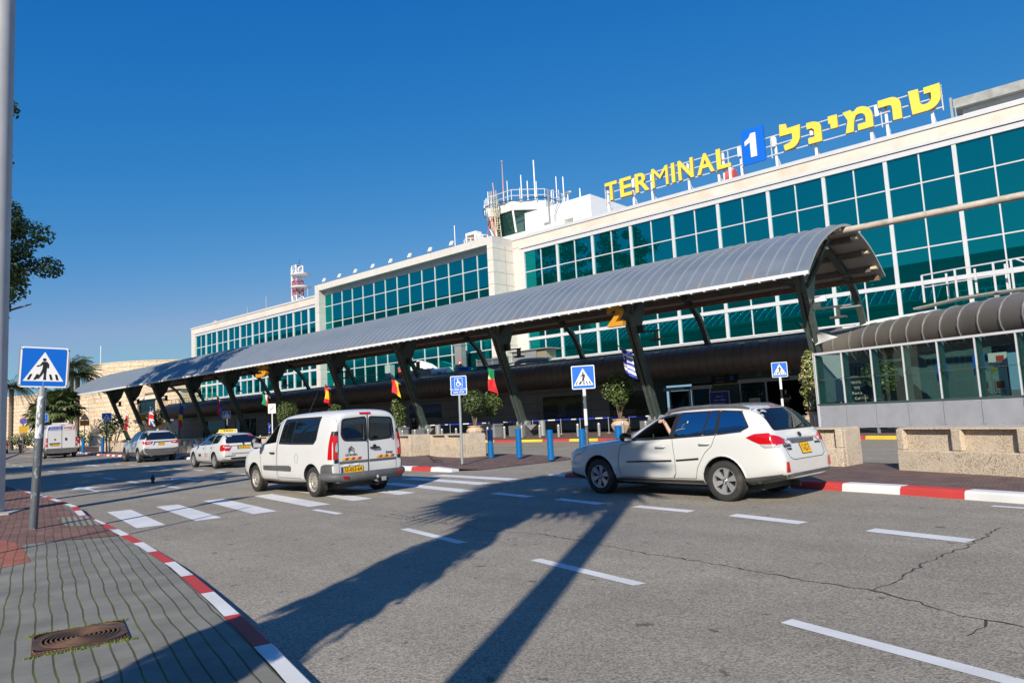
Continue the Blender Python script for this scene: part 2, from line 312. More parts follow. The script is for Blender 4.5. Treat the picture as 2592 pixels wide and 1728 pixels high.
M['paver_brown'] = brickmat('brown_pavers', (.19, .115, .095), (.13, .085, .075), (.055, .035, .025), .21, .115, .012, rot=R(12), wob=.05, bump=.4, rough=.85, cvar=.25)
M['paver_red'] = brickmat('red_pavers', (.34, .115, .075), (.26, .085, .06), (.06, .05, .025), 1.05, .112, .006, rot=R(14.5), stretch=5, wob=.07, bump=.5, rough=.85, moss=(.08, .10, .02), cvar=.2)
M['paver_maroon'] = brickmat('maroon_pavers', (.20, .105, .082), (.155, .08, .065), (.06, .045, .025), 1.05, .112, .006, rot=R(14.5), stretch=5, wob=.07, bump=.5, rough=.85, cvar=.25)
M['tactile'] = brickmat('tactile_pavers', (.26, .25, .21), (.24, .23, .19), (.11, .10, .07), 3, .09, .02, rot=R(14.5), bump=.6, rough=.85)
M['concrete'] = mat('concrete', (.36, .34, .31), .85, var=.15, vs=4, bump=.2)
M['manhole'] = None
# ------------------------------------------------------------------ ground, road, pavements, kerbs, markings
def sheet(name, pts, z, m):
    return struct(MB().quad(*[(x, y, z) for x, y in pts]).build(name, m, smooth=0))
sheet('ground', [(-3000, -3000), (3000, -3000), (3000, 3000), (-3000, 3000)], -.03, mat('far_ground', (.20, .18, .15), .9, var=.2, vs=.02))
mb = MB()   # the road sheet, cut in tiles so shading coordinates stay local
mb.quad((-320, -60, 0), (90, -60, 0), (90, 70, 0), (-320, 70, 0)); struct(mb.build('road', M['asphalt'], smooth=0))
def kerb(name, path, zt, w, mats, step=1.0, side=1, grey=True, start=0):
    """row of painted kerb stones; path is the road-side foot, side=+1: pavement lies to the left of travel"""
    P = resample([(x, y, 0) for x, y in path], step); zs = zt if callable(zt) else (lambda q: zt); mb = MB()
    for i in range(len(P)-1):
        a, b = P[i], P[i+1]; d = (b-a).normalized(); n = Vector((-d.y, d.x, 0))*side
        b = b-d*.006; za, zb = zs(a), zs(b); q = .035
        fa, fb = a-d*0, b
        vs = [fa, fb, fb+n*.015+Vector((0, 0, max(zb-q, .004))), fa+n*.015+Vector((0, 0, max(za-q, .004))), fa+n*.05+Vector((0, 0, za)), fb+n*.05+Vector((0, 0, zb)), fb+n*w+Vector((0, 0, zb)), fa+n*w+Vector((0, 0, za)), fa+n*w, fb+n*w]
        mb.add(vs, [(0, 1, 2, 3), (3, 2, 5, 4), (4, 5, 6, 7), (7, 6, 9, 8), (0, 3, 4, 7, 8), (1, 9, 6, 5, 2)], (i+start) % len(mats))
    return struct(mb.build(name, mats, smooth=0, recalc=False))
LEFT = [(-160, 40), (-100, 24), (-66, 14.4), (-50, 10.0), (-40, 8.0), (-27.84, 6.42), (-22.9, 6.0), (-19.2, 5.55), (-17.4, 5.3), (-15.48, 4.86), (-13.1, 4.50), (-10.28, 3.99), (-8.2, 3.57), (-7.14, 3.31), (-6.09, 3.05), (-5.06, 2.77), (-4.12, 2.51), (-1.5, 1.72), (3, .4), (10, -1.7), (40, -11)]
def drop(x0, x1, lo=.03, hi=.13, r=.6):
    def f(p):
        x = p.x; t = max(0, min(1, (x0-x)/r if x < x0 else (x-x1)/r if x > x1 else 0)); return lo+(hi-lo)*t
    return f
lz = drop(-15.9, -13.3, .118)
kerb('pavement_kerb', LEFT, lz, .17, [M['kerb_red'], M['kerb_white']], 1.0, -1, start=1)
def offs(path, d):
    out = []
    for i, p in enumerate(path):
        a = Vector(path[max(i-1, 0)]); b = Vector(path[min(i+1, len(path)-1)]); t = (b-a).normalized(); out.append((p[0]-t.y*d, p[1]+t.x*d))
    return out
L2 = offs(LEFT, -.165)
mb = MB()
for a, b, c, d in zip(L2, L2[1:], offs(LEFT, -1.0), offs(LEFT, -1.0)[1:]):
    z = lambda p: lz(Vector(p))
    mb.quad((*a, z(a)), (*c, .13), (*d, .13), (*b, z(b)))
    mb.quad((*c, .13), (c[0]+8, c[1]-60, .13), (d[0]+8, d[1]-60, .13), (*d, .13))
struct(mb.build('pavement', M['paver_grey'], smooth=0))
def at(px, py, z=0.0):
    """ground point under a spot of the 2592-wide photograph (used once, to read the survey of the markings)"""
    d = _fw+_r2*((px-1296)/FPX)-_up2*((py-864)/FPX); t = (z-CH)/d.z; return (d.x*t, d.y*t)
# coloured paving fields laid in the grey pavement (sheets 4 mm proud)
sheet('maroon_paving', [(-11.55, 4.05), (-13.1, 4.32), (-15.4, 4.66), (-16.2, 4.80), (-19.2, 5.36), (-40, 7.8), (-38, 3), (-16.5, 3.6), (-13.6, 2.9), (-12.2, 2.95)], .134, M['paver_maroon'])
sheet('red_paving', [(-10.2, 2.28), (-10.35, 2.62), (-12.15, 2.95), (-13.6, 2.9), (-16.5, 3.6), (-22, 3.2), (-20, 0), (-9.0, 0), (-9.35, 1.2)], .134, M['paver_red'])
sheet('tactile_paving', [at(143, 1310, .13), at(220, 1306, .13), at(261, 1329, .13), at(168, 1333, .13)], .138, M['tactile'])
# far side: island between road and drop-off lane
FAR = [(-170, 43), (-100, 28.2), (-75.5, 23.4), (-69.8, 21.9), (-59.5, 20.4), (-41.5, 18.25), (-30, 16.5), (-18.2, 14.85), (-15.7, 14.7), (-15.0, 15.15)]
FAR2 = [(-11.9, 14.6), (-11.2, 14.2), (-10.2, 14.0), (-5.08, 13.33), (-3.3, 12.92), (-1.43, 12.3), (3, 10.8), (12, 7.6), (40, -3)]
fz = lambda p: .13*max(.06, min(1, (-15.0-p.x)/1.3)); fz2 = lambda p: .13*max(.06, min(1, (p.x+11.7)/1.2))
kerb('island_kerb', FAR, fz, .30, [M['kerb_red'], M['kerb_white']], 1.0, 1, start=1)
kerb('island_kerb', FAR2, fz2, .30, [M['kerb_white'], M['kerb_red']], 1.0, 1)
def slab(name, front, back, m, zf):
    mb = MB(); n = len(front)
    for i in range(n-1):
        f0, f1, b0, b1 = front[i], front[i+1], back[i], back[i+1]; z0, z1 = zf(Vector(f0)), zf(Vector(f1))
        mb.quad((*f0, z0), (*f1, z1), (*b1, z1), (*b0, z0)); mb.quad((*b0, z0), (*b1, z1), (*b1, 0), (*b0, 0))
    return struct(mb.build(name, m, smooth=0))
slab('island_paving', offs(FAR, .295), [(-168, 48), (-100, 33.5), (-75, 28.6), (-69, 27.2), (-59, 25.6), (-41, 23.2), (-30, 21.8), (-18, 20.3), (-15.6, 19.9), (-14.7, 19.7)], M['paver_brown'], fz)
slab('island_paving', offs(FAR2, .295), [(-12.9, 18.9), (-12.2, 19.0), (-11, 18.9), (-4.7, 17.4), (-2.6, 16.8), (-.5, 16.0), (4, 14.4), (13, 11.2), (41, 1)], M['paver_brown'], fz2)
TERM = [(-170, 52), (-120, 40), (-90, 35.2), (-60, 32.8), (-30.8, 31.7), (-22.4, 31.3), (-14, 30.4), (-8.1, 29.2), (-6.9, 28.8), (-3, 27.3), (5, 24), (30, 13)]
kerb('terminal_kerb', TERM, .13, .2, [M['kerb_yellow'], M['kerb_red']], 2.0, 1)
slab('terminal_paving', offs(TERM, .195), [(x, 62) for x, y in TERM], M['paver_brown'], lambda p: .13)
# markings
mb = MB()
def stripe(p, q, w, z=.004, m=mb):
    p = Vector((*p, z)); q = Vector((*q, z)); d = (q-p).normalized(); n = Vector((-d.y, d.x, 0))*w/2; m.quad(p-n, q-n, q+n, p+n)
def slant(pts, m=mb): m.quad(*[(x, y, .004) for x, y in pts])
stripe((-12.08, 7.69), (-11.0, 7.52), .14)
for p in ([(-10.41, 10.8), (-10.35, 11.03), (-9.09, 10.73), (-9.14, 10.52)], [(-8.42, 10.44), (-8.38, 10.67), (-7.15, 10.36), (-7.22, 10.15)], [(-6.5, 10.09), (-6.46, 10.32), (-5.34, 10.10), (-5.36, 9.88)],
          [(-4.66, 9.78), (-4.63, 10.02), (-3.49, 9.69), (-3.55, 9.46)], [(-2.68, 9.27), (-2.63, 9.52), (-1.53, 9.22), (-1.59, 8.97)],
          [(-5.26, 6.06), (-5.22, 6.19), (-3.61, 5.78), (-3.67, 5.65)], [(-2.16, 5.24), (-2.12, 5.37), (-.55, 4.87), (-.60, 4.74)], [(-8.47, 6.84), (-8.45, 6.98), (-6.73, 6.54), (-6.79, 6.41)]): slant(p)
for k in range(6):   # on toward the right, outside the picture
    for y0, x0 in ((9.25, -1.6), (4.8, -.6)):
        stripe((x0+2.6*(k+1)-.9, y0-.62*(k+1)+.2), (x0+2.6*(k+1)+.4, y0-.62*(k+1)-.13), .2)
line2 = catmull([(-60, 13.6, 0), (-42.4, 11.3, 0), (-31.6, 10.17, 0), (-26.5, 9.55, 0), (-19.7, 8.83, 0), (-17.2, 8.5, 0)], 12)
L = resample(line2, .25)
for i in range(0, len(L)-8, 15): stripe(L[i].xy, L[i+7].xy, .14)
line1 = catmull([(-90, 21.6, 0), (-46.8, 15.45, 0), (-39.8, 14.75, 0), (-33.7, 13.85, 0), (-27.9, 13.12, 0), (-22, 12.3, 0), (-17, 11.75, 0)], 12)
L = resample(line1, .25)
for i in range(0, len(L)-7, 11): stripe(L[i].xy, L[i+5].xy, .19)
for i, (a, b, w) in enumerate((((-16.6, 5.80), (-13.13, 5.11), .45), ((-16.43, 6.73), (-12.96, 6.05), .45), ((-16.4, 7.77), (-12.72, 7.03), .45), ((-16.1, 8.83), (-12.55, 8.12), .45), ((-16.0, 9.86), (-12.46, 9.10), .44),
                               ((-15.8, 10.85), (-12.35, 10.21), .44), ((-14.98, 11.74), (-11.2, 10.99), .40), ((-15.55, 12.9), (-12.0, 12.33), .42), ((-15.35, 13.82), (-11.97, 13.33), .44))): stripe(a, b, w)
def arrow(c, ang, s=1.0):
    ca, sa = math.cos(ang), math.sin(ang); f = lambda x, y: (c[0]+(x*ca-y*sa)*s, c[1]+(x*sa+y*ca)*s, .005)
    mb.quad(f(0, .08), f(0, -.08), f(1.7, -.08), f(1.7, .08)); mb.quad(f(-1.5, 0), f(0, -.42), f(0, .42)); mb.quad(f(1.0, .08), f(1.6, .75), f(1.8, .6), f(1.4, .08))
arrow((-24.9, 7.75), R(-8)); arrow((-25.0, 10.8), R(-8)); arrow((-44, 14.0), R(-8))
stripe((-1.75, 11.95), (1.4, 11.1), .12)
struct(mb.build('road_markings', M['road_white'], smooth=0, recalc=False))
mb = MB()   # yellow lane line in the drop-off road
L = resample(catmull([(-90, 32.2, 0), (-50, 30, 0), (-29, 28.6, 0), (-20, 28.2, 0), (-10, 27, 0), (-3, 25, 0)], 10), .5)
for i in range(len(L)-1): stripe(L[i].xy, L[i+1].xy, .14, m=mb)
struct(mb.build('road_markings', M['road_yellow'], smooth=0, recalc=False))
mb = MB(); 
for x0, y0 in ((-13.3, 20.6), (-13.1, 21.7), (-12.9, 22.8), (-12.7, 23.9), (-12.5, 25), (-12.3, 26.1)): stripe((x0-1.7, y0+.3), (x0+1.7, y0-.3), .45, m=mb)
struct(mb.build('road_markings', M['road_white'], smooth=0, recalc=False))
# cracks in the asphalt: thin dark ragged strips
mb = MB()
def crack(pts, w=.012):
    P = []
    for a, b in zip(pts, pts[1:]):
        a = Vector(a); b = Vector(b); n = max(2, int((b-a).length/.07)); d = Vector((-(b-a).y, (b-a).x)).normalized()
        for i in range(n): P.append(a+(b-a)*(i/n)+d*rnd(-.03, .03))
    P.append(Vector(pts[-1]))
    for a, b in zip(P, P[1:]):
        d = (b-a).normalized(); n = Vector((-d.y, d.x))*w*rnd(.35, 1.2); mb.quad((*(a-n), .002), (*(b-n), .002), (*(b+n), .002), (*(a+n), .002))
g = lambda x, y: at(1200+x/1.6897, 1200+y/1.6897)
crack([g(0, 235), g(280, 255), g(500, 290), g(740, 340), g(960, 370), g(1200, 415), g(1480, 465), g(1720, 497), g(1900, 545), g(2030, 590), g(2180, 622), g(2360, 655)], .012)
crack([g(1720, 497), g(1850, 430), g(1920, 385), g(2010, 345), g(2110, 308), g(2250, 230)], .010)
crack([g(2180, 622), g(2160, 665), g(2110, 690)], .008)
f = lambda x, y: at(x/1.96, 1300+y/1.96)
crack([f(1940, 0), f(2100, 30), f(2250, 50), f(2352, 62)], .012)
crack([at(862, 1290), at(1000, 1310), at(1150, 1330), at(1215, 1338)], .008)
struct(mb.build('road_cracks', mat('crack_shadow', (.035, .035, .03), .9), smooth=0, recalc=False))
# manhole cover in the near pavement
t = thing('manhole_cover', 'rusty rectangular manhole cover with concentric rings set in mossy grey pavers', 'manhole cover', (-6.07, 1.86, .13), R(-15))
mo = MB().bb(-.30, .30, -.30, .30, .001, .014).build('cover_plate', mat('rusty_iron', (.105, .062, .042), .7, metal=.3, var=.35, vs=9), t)
mb = MB()
for k in range(1, 9): mb.lathe([(.031*k-.008, .014), (.031*k-.008, .021), (.031*k+.006, .021), (.031*k+.006, .014)], n=40)
for k in range(10):
    for sx in (-1, 1):
        for sy in (-1, 1): mb.bar((sx*.29, sy*(.06+.023*k), .017), (sx*(.29-.012*k-.03), sy*.29, .017), .008, .006)
mb.build('cover_rings', mat('rusty_iron_ring', (.15, .085, .05), .6, metal=.3, var=.3, vs=9), t)
mb = MB()
for k in range(260):
    a = random.choice((1, 2, 2)); x, y = (rnd(-.34, .34), random.choice((-1, 1))*rnd(.30, .335)) if a == 0 else (rnd(.30, .35), rnd(-.34, .34)) if a == 1 else (-rnd(.30, .35), rnd(-.34, .34))
    mb.ball((x, y, .0), (rnd(.004, .011), rnd(.004, .011), rnd(.008, .02)), 5)
tag(mb.build('moss', mat('moss', (.10, .15, .02), .9, var=.4, vs=40), None, loc=None), kind='stuff'); bpy.data.objects['moss'].location = (-6.07, 1.86, .13); bpy.data.objects['moss'].rotation_euler = (0, 0, R(-15))
# ------------------------------------------------------------------ terminal: three blocks
DM = 55.5
def window(parent, name, x0, x1, y, z0, z1, vx, hz, ow, iw, mats=('teal', 'alu'), fd=.14, edge=(1, 1, 1, 1)):
    """glass slab with its frame as a child: vx/hz are inner bar positions, ow outer and iw inner bar widths; edge = left,right,bottom,top widths factor"""
    g = MB().bb(x0, x1, y, y+.06, z0, z1).build(name, M[mats[0]], parent, smooth=0)
    mb = MB(); w = ow/2
    for e, x in ((edge[0], x0), (edge[1], x1)):
        if e: mb.bb(x-w*(e if x == x1 else 0), x+w*(e if x == x0 else 0), y-fd, y+.02, z0, z1)
    for x in vx: mb.bb(x-iw/2, x+iw/2, y-fd*.55, y+.02, z0, z1)
    for z in hz: mb.bb(x0+w*edge[0], x1-w*edge[1], y-fd*.5, y+.018, z-iw/2, z+iw/2)
    if edge[2]: mb.bb(x0+w*edge[0], x1-w*edge[1], y-fd*.9, y+.022, z0, z0+.13*edge[2])
    if edge[3]: mb.bb(x0+w*edge[0], x1-w*edge[1], y-fd*.9, y+.022, z1-.13*edge[3], z1)
    mb.build(name+'_frame', M[mats[1]], g, smooth=0); return g
# main block
mainb = thing('terminal_building', 'long white terminal block with teal glass wall under the yellow rooftop letters', 'building', (0, 0, 0))
mb = MB()
mb.bb(-48.1, 16, DM+.1, DM+24, 5.0, 19.0)
mb.bb(-48.1, -46.95, DM-.25, DM+.1, 5.0, 19.0)
mb.build('wall', M['white_wall'], mainb, smooth=0)
MB().bb(-48.1, 16, DM-.27, DM+.5, 19.05, 19.88).build('parapet', M['stone_band'], mainb, smooth=0)
mb = MB(); mb.bb(-48.1, 16.05, DM-.36, DM+.6, 19.88, 20.18); mb.build('coping', M['alu'], mainb, smooth=0)
mb = MB(); mb.bb(-47.3, 16, DM-.30, DM+.1, 18.84, 19.05); mb.bb(-47.3, 16, DM-.2, DM+.1, 18.42, 18.77); mb.bb(-47.3, -46.64, DM-.2, DM+.1, 6.8, 18.42); mb.build('frame_band', M['alu'], mainb, smooth=0)
MB().bb(-47.1, 16, DM-.13, DM+.1, 18.77, 18.84).build('shadow_joint', M['dark_gap'], mainb, smooth=0)
BW = 4.31; X0 = -46.66
for k in range(13):
    a = X0+BW*k; b = a+BW; e = (0 if k == 0 else 1, 1, 1, 0)
    window(mainb, 'window', a, b, DM, 9.42, 18.42, [(a+b)/2], [16.29, 14.0, 11.72], .26, .09, edge=(e[0], 1, 0, 0))
    window(mainb, 'window', a, b, DM, 6.9, 9.12, [(a+b)/2], [], .26, .09, edge=(e[0], 1, 1, 0))
mb = MB(); mb.bb(X0, 16, DM-.17, DM+.05, 9.12, 9.42); mb.build('spandrel', M['alu'], mainb, smooth=0)
MB().bb(-48, 16, DM-.05, DM+.1, 5.0, 6.9).build('plinth_wall', M['offwhite'], mainb, smooth=0)
# projecting middle block
mid = thing('terminal_building', 'white box shaped terminal block projecting forward, deep white frame round its teal glass', 'building')
Y2, G2 = 52.1, 53.1
mb = MB()
mb.bb(-80.65, -79.72, Y2, 60, 5, 19.2); mb.bb(-80.65, -48.1, Y2, 60, 19.2, 20.0); mb.bb(-79.72, -48.9, G2+.1, 60, 5, 19.2)
mb.build('wall', M['white_wall'], mid, smooth=0)
mb = MB(); mb.bb(-48.9, -48.1, Y2, DM+.1, 5, 19.2); mb.build('side_wall', M['white_side'], mid, smooth=0)
for k in range(14):
    a = -79.72 if k == 0 else -78.1+2.235*(k-1); b = -78.1+2.235*k if k < 13 else -48.9
    window(mid, 'window', a, b, G2, 6.0, 19.2, [], [17.1, 14.9, 12.7, 10.6, 8.45], .09, .09, fd=.1, edge=(0 if k == 0 else 1, 1, 0, 0))
MB().bb(-79.72, -48.9, G2-.12, G2+.05, 18.62, 19.2).build('lintel', M['offwhite'], mid, smooth=0)
# left block
lft = thing('terminal_building', 'far left white terminal block with narrow paired teal windows below the lattice mast', 'building')
mb = MB(); mb.bb(-124.7, -80.65, DM+.1, DM+24, 5, 18.7); mb.bb(-124.7, -123.35, DM-.25, DM+.1, 5, 18.7); mb.build('wall', M['white_wall'], lft, smooth=0)
MB().bb(-124.7, -80.65, DM-.27, DM+.5, 18.72, 19.5).build('parapet', M['stone_band'], lft, smooth=0)
MB().bb(-124.75, -80.65, DM-.36, DM+.6, 19.5, 19.75).build('coping', M['alu'], lft, smooth=0)
mb = MB(); mb.bb(-123.35, -80.65, DM-.28, DM+.1, 18.52, 18.72); mb.bb(-123.35, -80.65, DM-.2, DM+.1, 18.1, 18.44); mb.build('frame_band', M['alu'], lft, smooth=0)
MB().bb(-123.3, -80.65, DM-.13, DM+.1, 18.44, 18.52).build('shadow_joint', M['dark_gap'], lft, smooth=0)
for k in range(10):
    a = -123.3+3.98*k; b = a+3.98
    window(lft, 'window', a, b, DM, 9.42, 18.1, [(a+b)/2], [16.05, 13.85, 11.65], .34, .13, edge=(1, 1, 0, 0))
    window(lft, 'window', a, b, DM, 6.95, 9.12, [(a+b)/2], [], .34, .13, edge=(1, 1, 1, 0))
MB().bb(-123.3, -80.65, DM-.17, DM+.05, 9.12, 9.42).build('spandrel', M['alu'], lft, smooth=0)
MB().bb(-124.7, -80.7, DM-.05, DM+.1, 5, 6.95).build('plinth_wall', M['offwhite'], lft, smooth=0)
# ground-floor entrance front with its round ribbed cornice
ent = thing('entrance_building', 'low entrance front of grey wall panels below a dark ribbed round cornice', 'building')
WY = 46.4
mb = MB(); mb.bb(-112, -27.2, WY, WY+.3, .13, 4.6); mb.build('panel_wall', M['grey_panel'], ent, smooth=0)
MB().bb(-27.2, -6, WY+.1, WY+.3, 3.15, 4.6).build('header_wall', M['teal_panel'], ent, smooth=0)
mb = MB(); mb.bb(-27.2, -6, WY+.1, WY+.3, .13, .55)
for a, b in ((-27.2, -26.3), (-22.6, -20.65), (-13.9, -6)): mb.bb(a, b, WY+.1, WY+.3, .55, 3.15)
mb.build('teal_wall', M['teal_panel'], ent, smooth=0)
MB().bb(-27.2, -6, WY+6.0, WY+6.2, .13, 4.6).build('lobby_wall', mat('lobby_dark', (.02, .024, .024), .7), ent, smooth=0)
MB().bb(-27.2, -6, WY+.3, WY+6, .13, .55).build('lobby_floor', mat('lobby_floor', (.10, .10, .095), .4), ent, smooth=0)
mb = MB(); mb.bb(-112, 10, WY-1.2, 50.2, 5.2, 5.5); mb.bb(-112, -6, WY-.2, WY+6.2, 4.6, 4.8); mb.build('roof_deck', M['deck'], ent, smooth=0)
pth = catmull([(-109, 44.6, 4.6), (-90, 44.6, 4.6), (-60, 44.6, 4.6), (-40, 44.6, 4.6), (-22, 44.6, 4.6), (-16.5, 44.6, 4.6), (-13.6, 44.3, 4.62), (-11.3, 43.6, 4.65), (-8.5, 41.4, 4.65), (-6.4, 39.6, 4.65), (-3.4, 36.9, 4.65), (1, 33.2, 4.65), (8, 28, 4.65)], 8)
PT = resample(pth, .30)
mb = MB(); mb.tube(PT, 1.06, 20); mb.build('round_cornice', M['tube'], ent)
mb = MB()
for i in range(2, len(PT)-2, 2):
    d = (PT[i+1]-PT[i-1]).normalized()
    if PT[i].x < -14.5: mb.tube([PT[i]-d*.016, PT[i]+d*.016], 1.078, 20, mi=0)
    elif (i//2) % 2 == 0: mb.tube([PT[i]-d*.03, PT[i]+d*.03], 1.10, 20, mi=1)  # ribs at the right end coloured paler to stand for sun on them
mb.build('cornice_seams', [mat('dark_seam', (.14, .13, .12), .4, metal=.4), M['sunlit_rib']], ent)
mb = MB(); mb.tube([p+Vector((0, .25, 1.05)) for p in PT if p.x < -13], .16, 8); mb.build('gutter_pipe', mat('dark_pipe', (.06, .07, .075), .5), ent)
for x, w in ((-17.6, .5), (-19.0, .35), (-25.3, .35), (-27, .6), (-30, .3), (-35.6, 1.2), (-39, .5), (-64, 1.5), (-69, 1.2), (-76, .8), (-84, .9), (-90, .6), (-94, 1.2)): MB().bb(x-w/2, x+w/2, 43.82, 43.92, 5.42, 5.5).build('light_strip', M['white'], ent, smooth=0)
# sliding doors
def door(x0, x1, z1, leaves, name='sliding_door'):
    d = MB().bb(x0-.12, x1+.12, WY-.02, WY+.16, z1, z1+.26).build(name, M['alu_bright'], ent, smooth=0)
    mb = MB()
    for x in leaves: mb.bb(x-.05, x+.05, WY+.0, WY+.12, .55, z1)
    mb.bb(x0, x1, WY+.02, WY+.1, .55, .62); mb.build('door_frame', M['alu_bright'], d, smooth=0)
    MB().bb((x0+x1)/2-.22, (x0+x1)/2+.22, WY-.06, WY-.02, z1+.07, z1+.17).build('door_sensor', M['black'], d)
    return d
d1 = door(-26.25, -22.65, 2.75, (-25.9, -24.3, -24.1, -22.7))
mb = MB(); mb.bb(-25.85, -24.35, WY+.05, WY+.08, .62, 2.72); mb.bb(-24.05, -22.75, WY+.05, WY+.08, .62, 2.72); mb.build('door_leaf', M['dkglass'], d1, smooth=0)
d2 = door(-20.6, -13.95, 2.95, (-20.5, -18.7, -15.95, -14.05))
mb = MB(); mb.bb(-20.45, -18.75, WY+.05, WY+.08, .62, 2.92); mb.build('door_leaf', M['dkglass'], d2, smooth=0)
mb = MB(); mb.bb(-15.9, -14.1, WY+.05, WY+.08, .62, 2.92); mb.build('door_leaf', M['dkglass'], d2, smooth=0)
# door stickers and header lettering
def wtext(txt, x, z, h, m, parent, name='lettering', y=WY+.09, w=None, off=0):
    mb = MB(); text_into(mb, txt, h, lambda a, b, c: (x+a, y-.006-c, z+b), off=off, width=w); return mb.build(name, m, parent, smooth=0, recalc=False)
for x in (-23.4, -15.0, -8.9):
    mb = MB(); mb.lathe([(.001, 0), (.21, 0)], n=24, axis='Y'); o = mb.build('door_sticker', mat('sticker', (.45, .47, .47), .6), ent); o.location = (x, WY+.03 if x < -10 else 33, 1.55 if x < -10 else 1.9)
M['pale_letter'] = mat('pale_lettering', (.42, .46, .44), .6)
wtext('2', -17.1, 3.62, .62, M['pale_letter'], ent)
for i, (x, tx) in enumerate(((-20.4, ('דלפקי בידוק', 'בטחון נוסעים', 'טיסות')), (-19.1, ('Check-in', 'Counters', 'Flights')), (-15.4, ('Arrivals', 'Hall', 'Exit')), (-14.2, ('אולם נכנסים', 'יציאה', 'מידע')))):
    for j, s in enumerate(tx): wtext(s, x, 3.78-.17*j, .13, M['pale_letter'], ent)
wtext('3', -65.8, 3.25, .62, M['pale_letter'], ent, y=WY)
for j in range(3): wtext('Check-in', -67.8, 3.4-.2*j, .17, M['pale_letter'], ent, y=WY); wtext('Arrivals', -64.0, 3.4-.2*j, .17, M['pale_letter'], ent, y=WY)
mb = MB(); mb.bb(-68.6, -63.6, WY-.03, WY+.02, .13, 2.75); mb.build('dark_doorway', mat('dark_opening', (.008, .01, .01), .3), ent, smooth=0)
for x0, x1 in ((-80, -73), (-91.5, -86), (-101, -94)): MB().bb(x0, x1, WY-.03, WY+.02, .13, 2.9).build('dark_doorway', M['dkglass'], ent, smooth=0)
# hanging lit notice and blue notice boards beside the doors
nb = thing('hanging_notice', 'dark hanging notice board with pale lines and a yellow edge between doors', 'notice board', (-21.55, WY-.05, 3.05))
MB().bb(-.95, .95, -.06, .06, 0, .75).build('board', M['sign_black'], nb, smooth=0); MB().bb(-.85, .85, -.075, -.062, -.09, -.05).build('light_strip', M['yellow'], nb, smooth=0)
mb = MB()
for j, s in enumerate(('יציאה Exit', 'Check-in', 'Security')): text_into(mb, s, .17, lambda a, b, c, j=j: (a-.3, -.066, .58-.22*j+b))
mb.build('lettering', M['pale_letter'], nb, smooth=0, recalc=False); mb = MB(); mb.bb(.45, .7, -.072, -.062, .15, .5); mb.build('pictogram', M['sign_blue'], nb, smooth=0)
def board(name, label, x, y, z, w, h, m, lines, fr='alu_bright', lm='sign_white', size=.12, cat='sign', legs=True):
    t = thing(name, label, cat, (x, y, z))
    MB().bb(-w/2, w/2, -.03, .03, .0, h).build('panel', m, t, smooth=0)
    mb = MB(); f = .05
    mb.bb(-w/2-f, -w/2, -.05, .05, -z+.13 if legs else 0, h+f); mb.bb(w/2, w/2+f, -.05, .05, -z+.13 if legs else 0, h+f); mb.bb(-w/2, w/2, -.05, .05, h, h+f); mb.build('frame', M[fr], t, smooth=0)
    mb = MB()
    for j, s in enumerate(lines): text_into(mb, s, size, lambda a, b, c, j=j: (a, -.034, h-.32-size*1.5*j+b))
    mb.build('lettering', M[lm], t, smooth=0, recalc=False); return t
board('notice_board', 'navy blue notice board in a silver frame between the two doors', -21.55, 45.4, .9, 1.35, 1.55, mat('navy', (.02, .03, .28), .4), ('שימו לב', 'כניסה לאולם', 'לנוסעים בלבד'), size=.16)
board('rental_sign', 'black board for rental cars with white lettering beside the entrance ramp', -12.55, 44.6, .7, .8, 2.1, M['sign_black'], ('השכרת', 'רכב', 'Rent a', 'Car'), size=.21)
mb = MB(); wh = mat('paper', (.62, .60, .56), .7); t = thing('paper_notice', 'white paper notice stuck on the glass door leaf', 'notice', (-19.55, WY+.04, 1.35)); MB().bb(-.38, .38, -.01, .0, 0, .55).build('sheet', wh, t, smooth=0)
mb = MB(); 
for j in range(4): mb.bb(-.28, .28, -.014, -.011, .1+.1*j, .13+.1*j)
mb.build('print_lines', mat('print', (.3, .12, .12), .7), t, smooth=0)
# entrance ramp with handrails at the right of the doors
rp = thing('entrance_ramp', 'short entrance ramp with steel handrails right of the doors', 'ramp', (-11.3, 44.6, .13))
mb = MB(); mb.add([(-1.6, -2, 0), (1.6, -2, 0), (1.6, 1.7, 0), (-1.6, 1.7, 0), (-1.6, 1.7, .42), (1.6, 1.7, .42)], [(0, 1, 5, 4), (1, 2, 5), (0, 4, 3), (2, 3, 4, 5), (0, 3, 2, 1)]); mb.build('slope', M['concrete'], rp, smooth=0)
for sx in (-1.5, -.3):
    mb = MB(); mb.tube([(sx, -2, 0), (sx, -2, 1.0), (sx, 1.6, 1.42), (sx, 1.6, .42)], .04, 8); mb.tube([(sx, -2, .55), (sx, 1.6, .95)], .03, 8); mb.build('handrail', M['steel_grey'], rp)
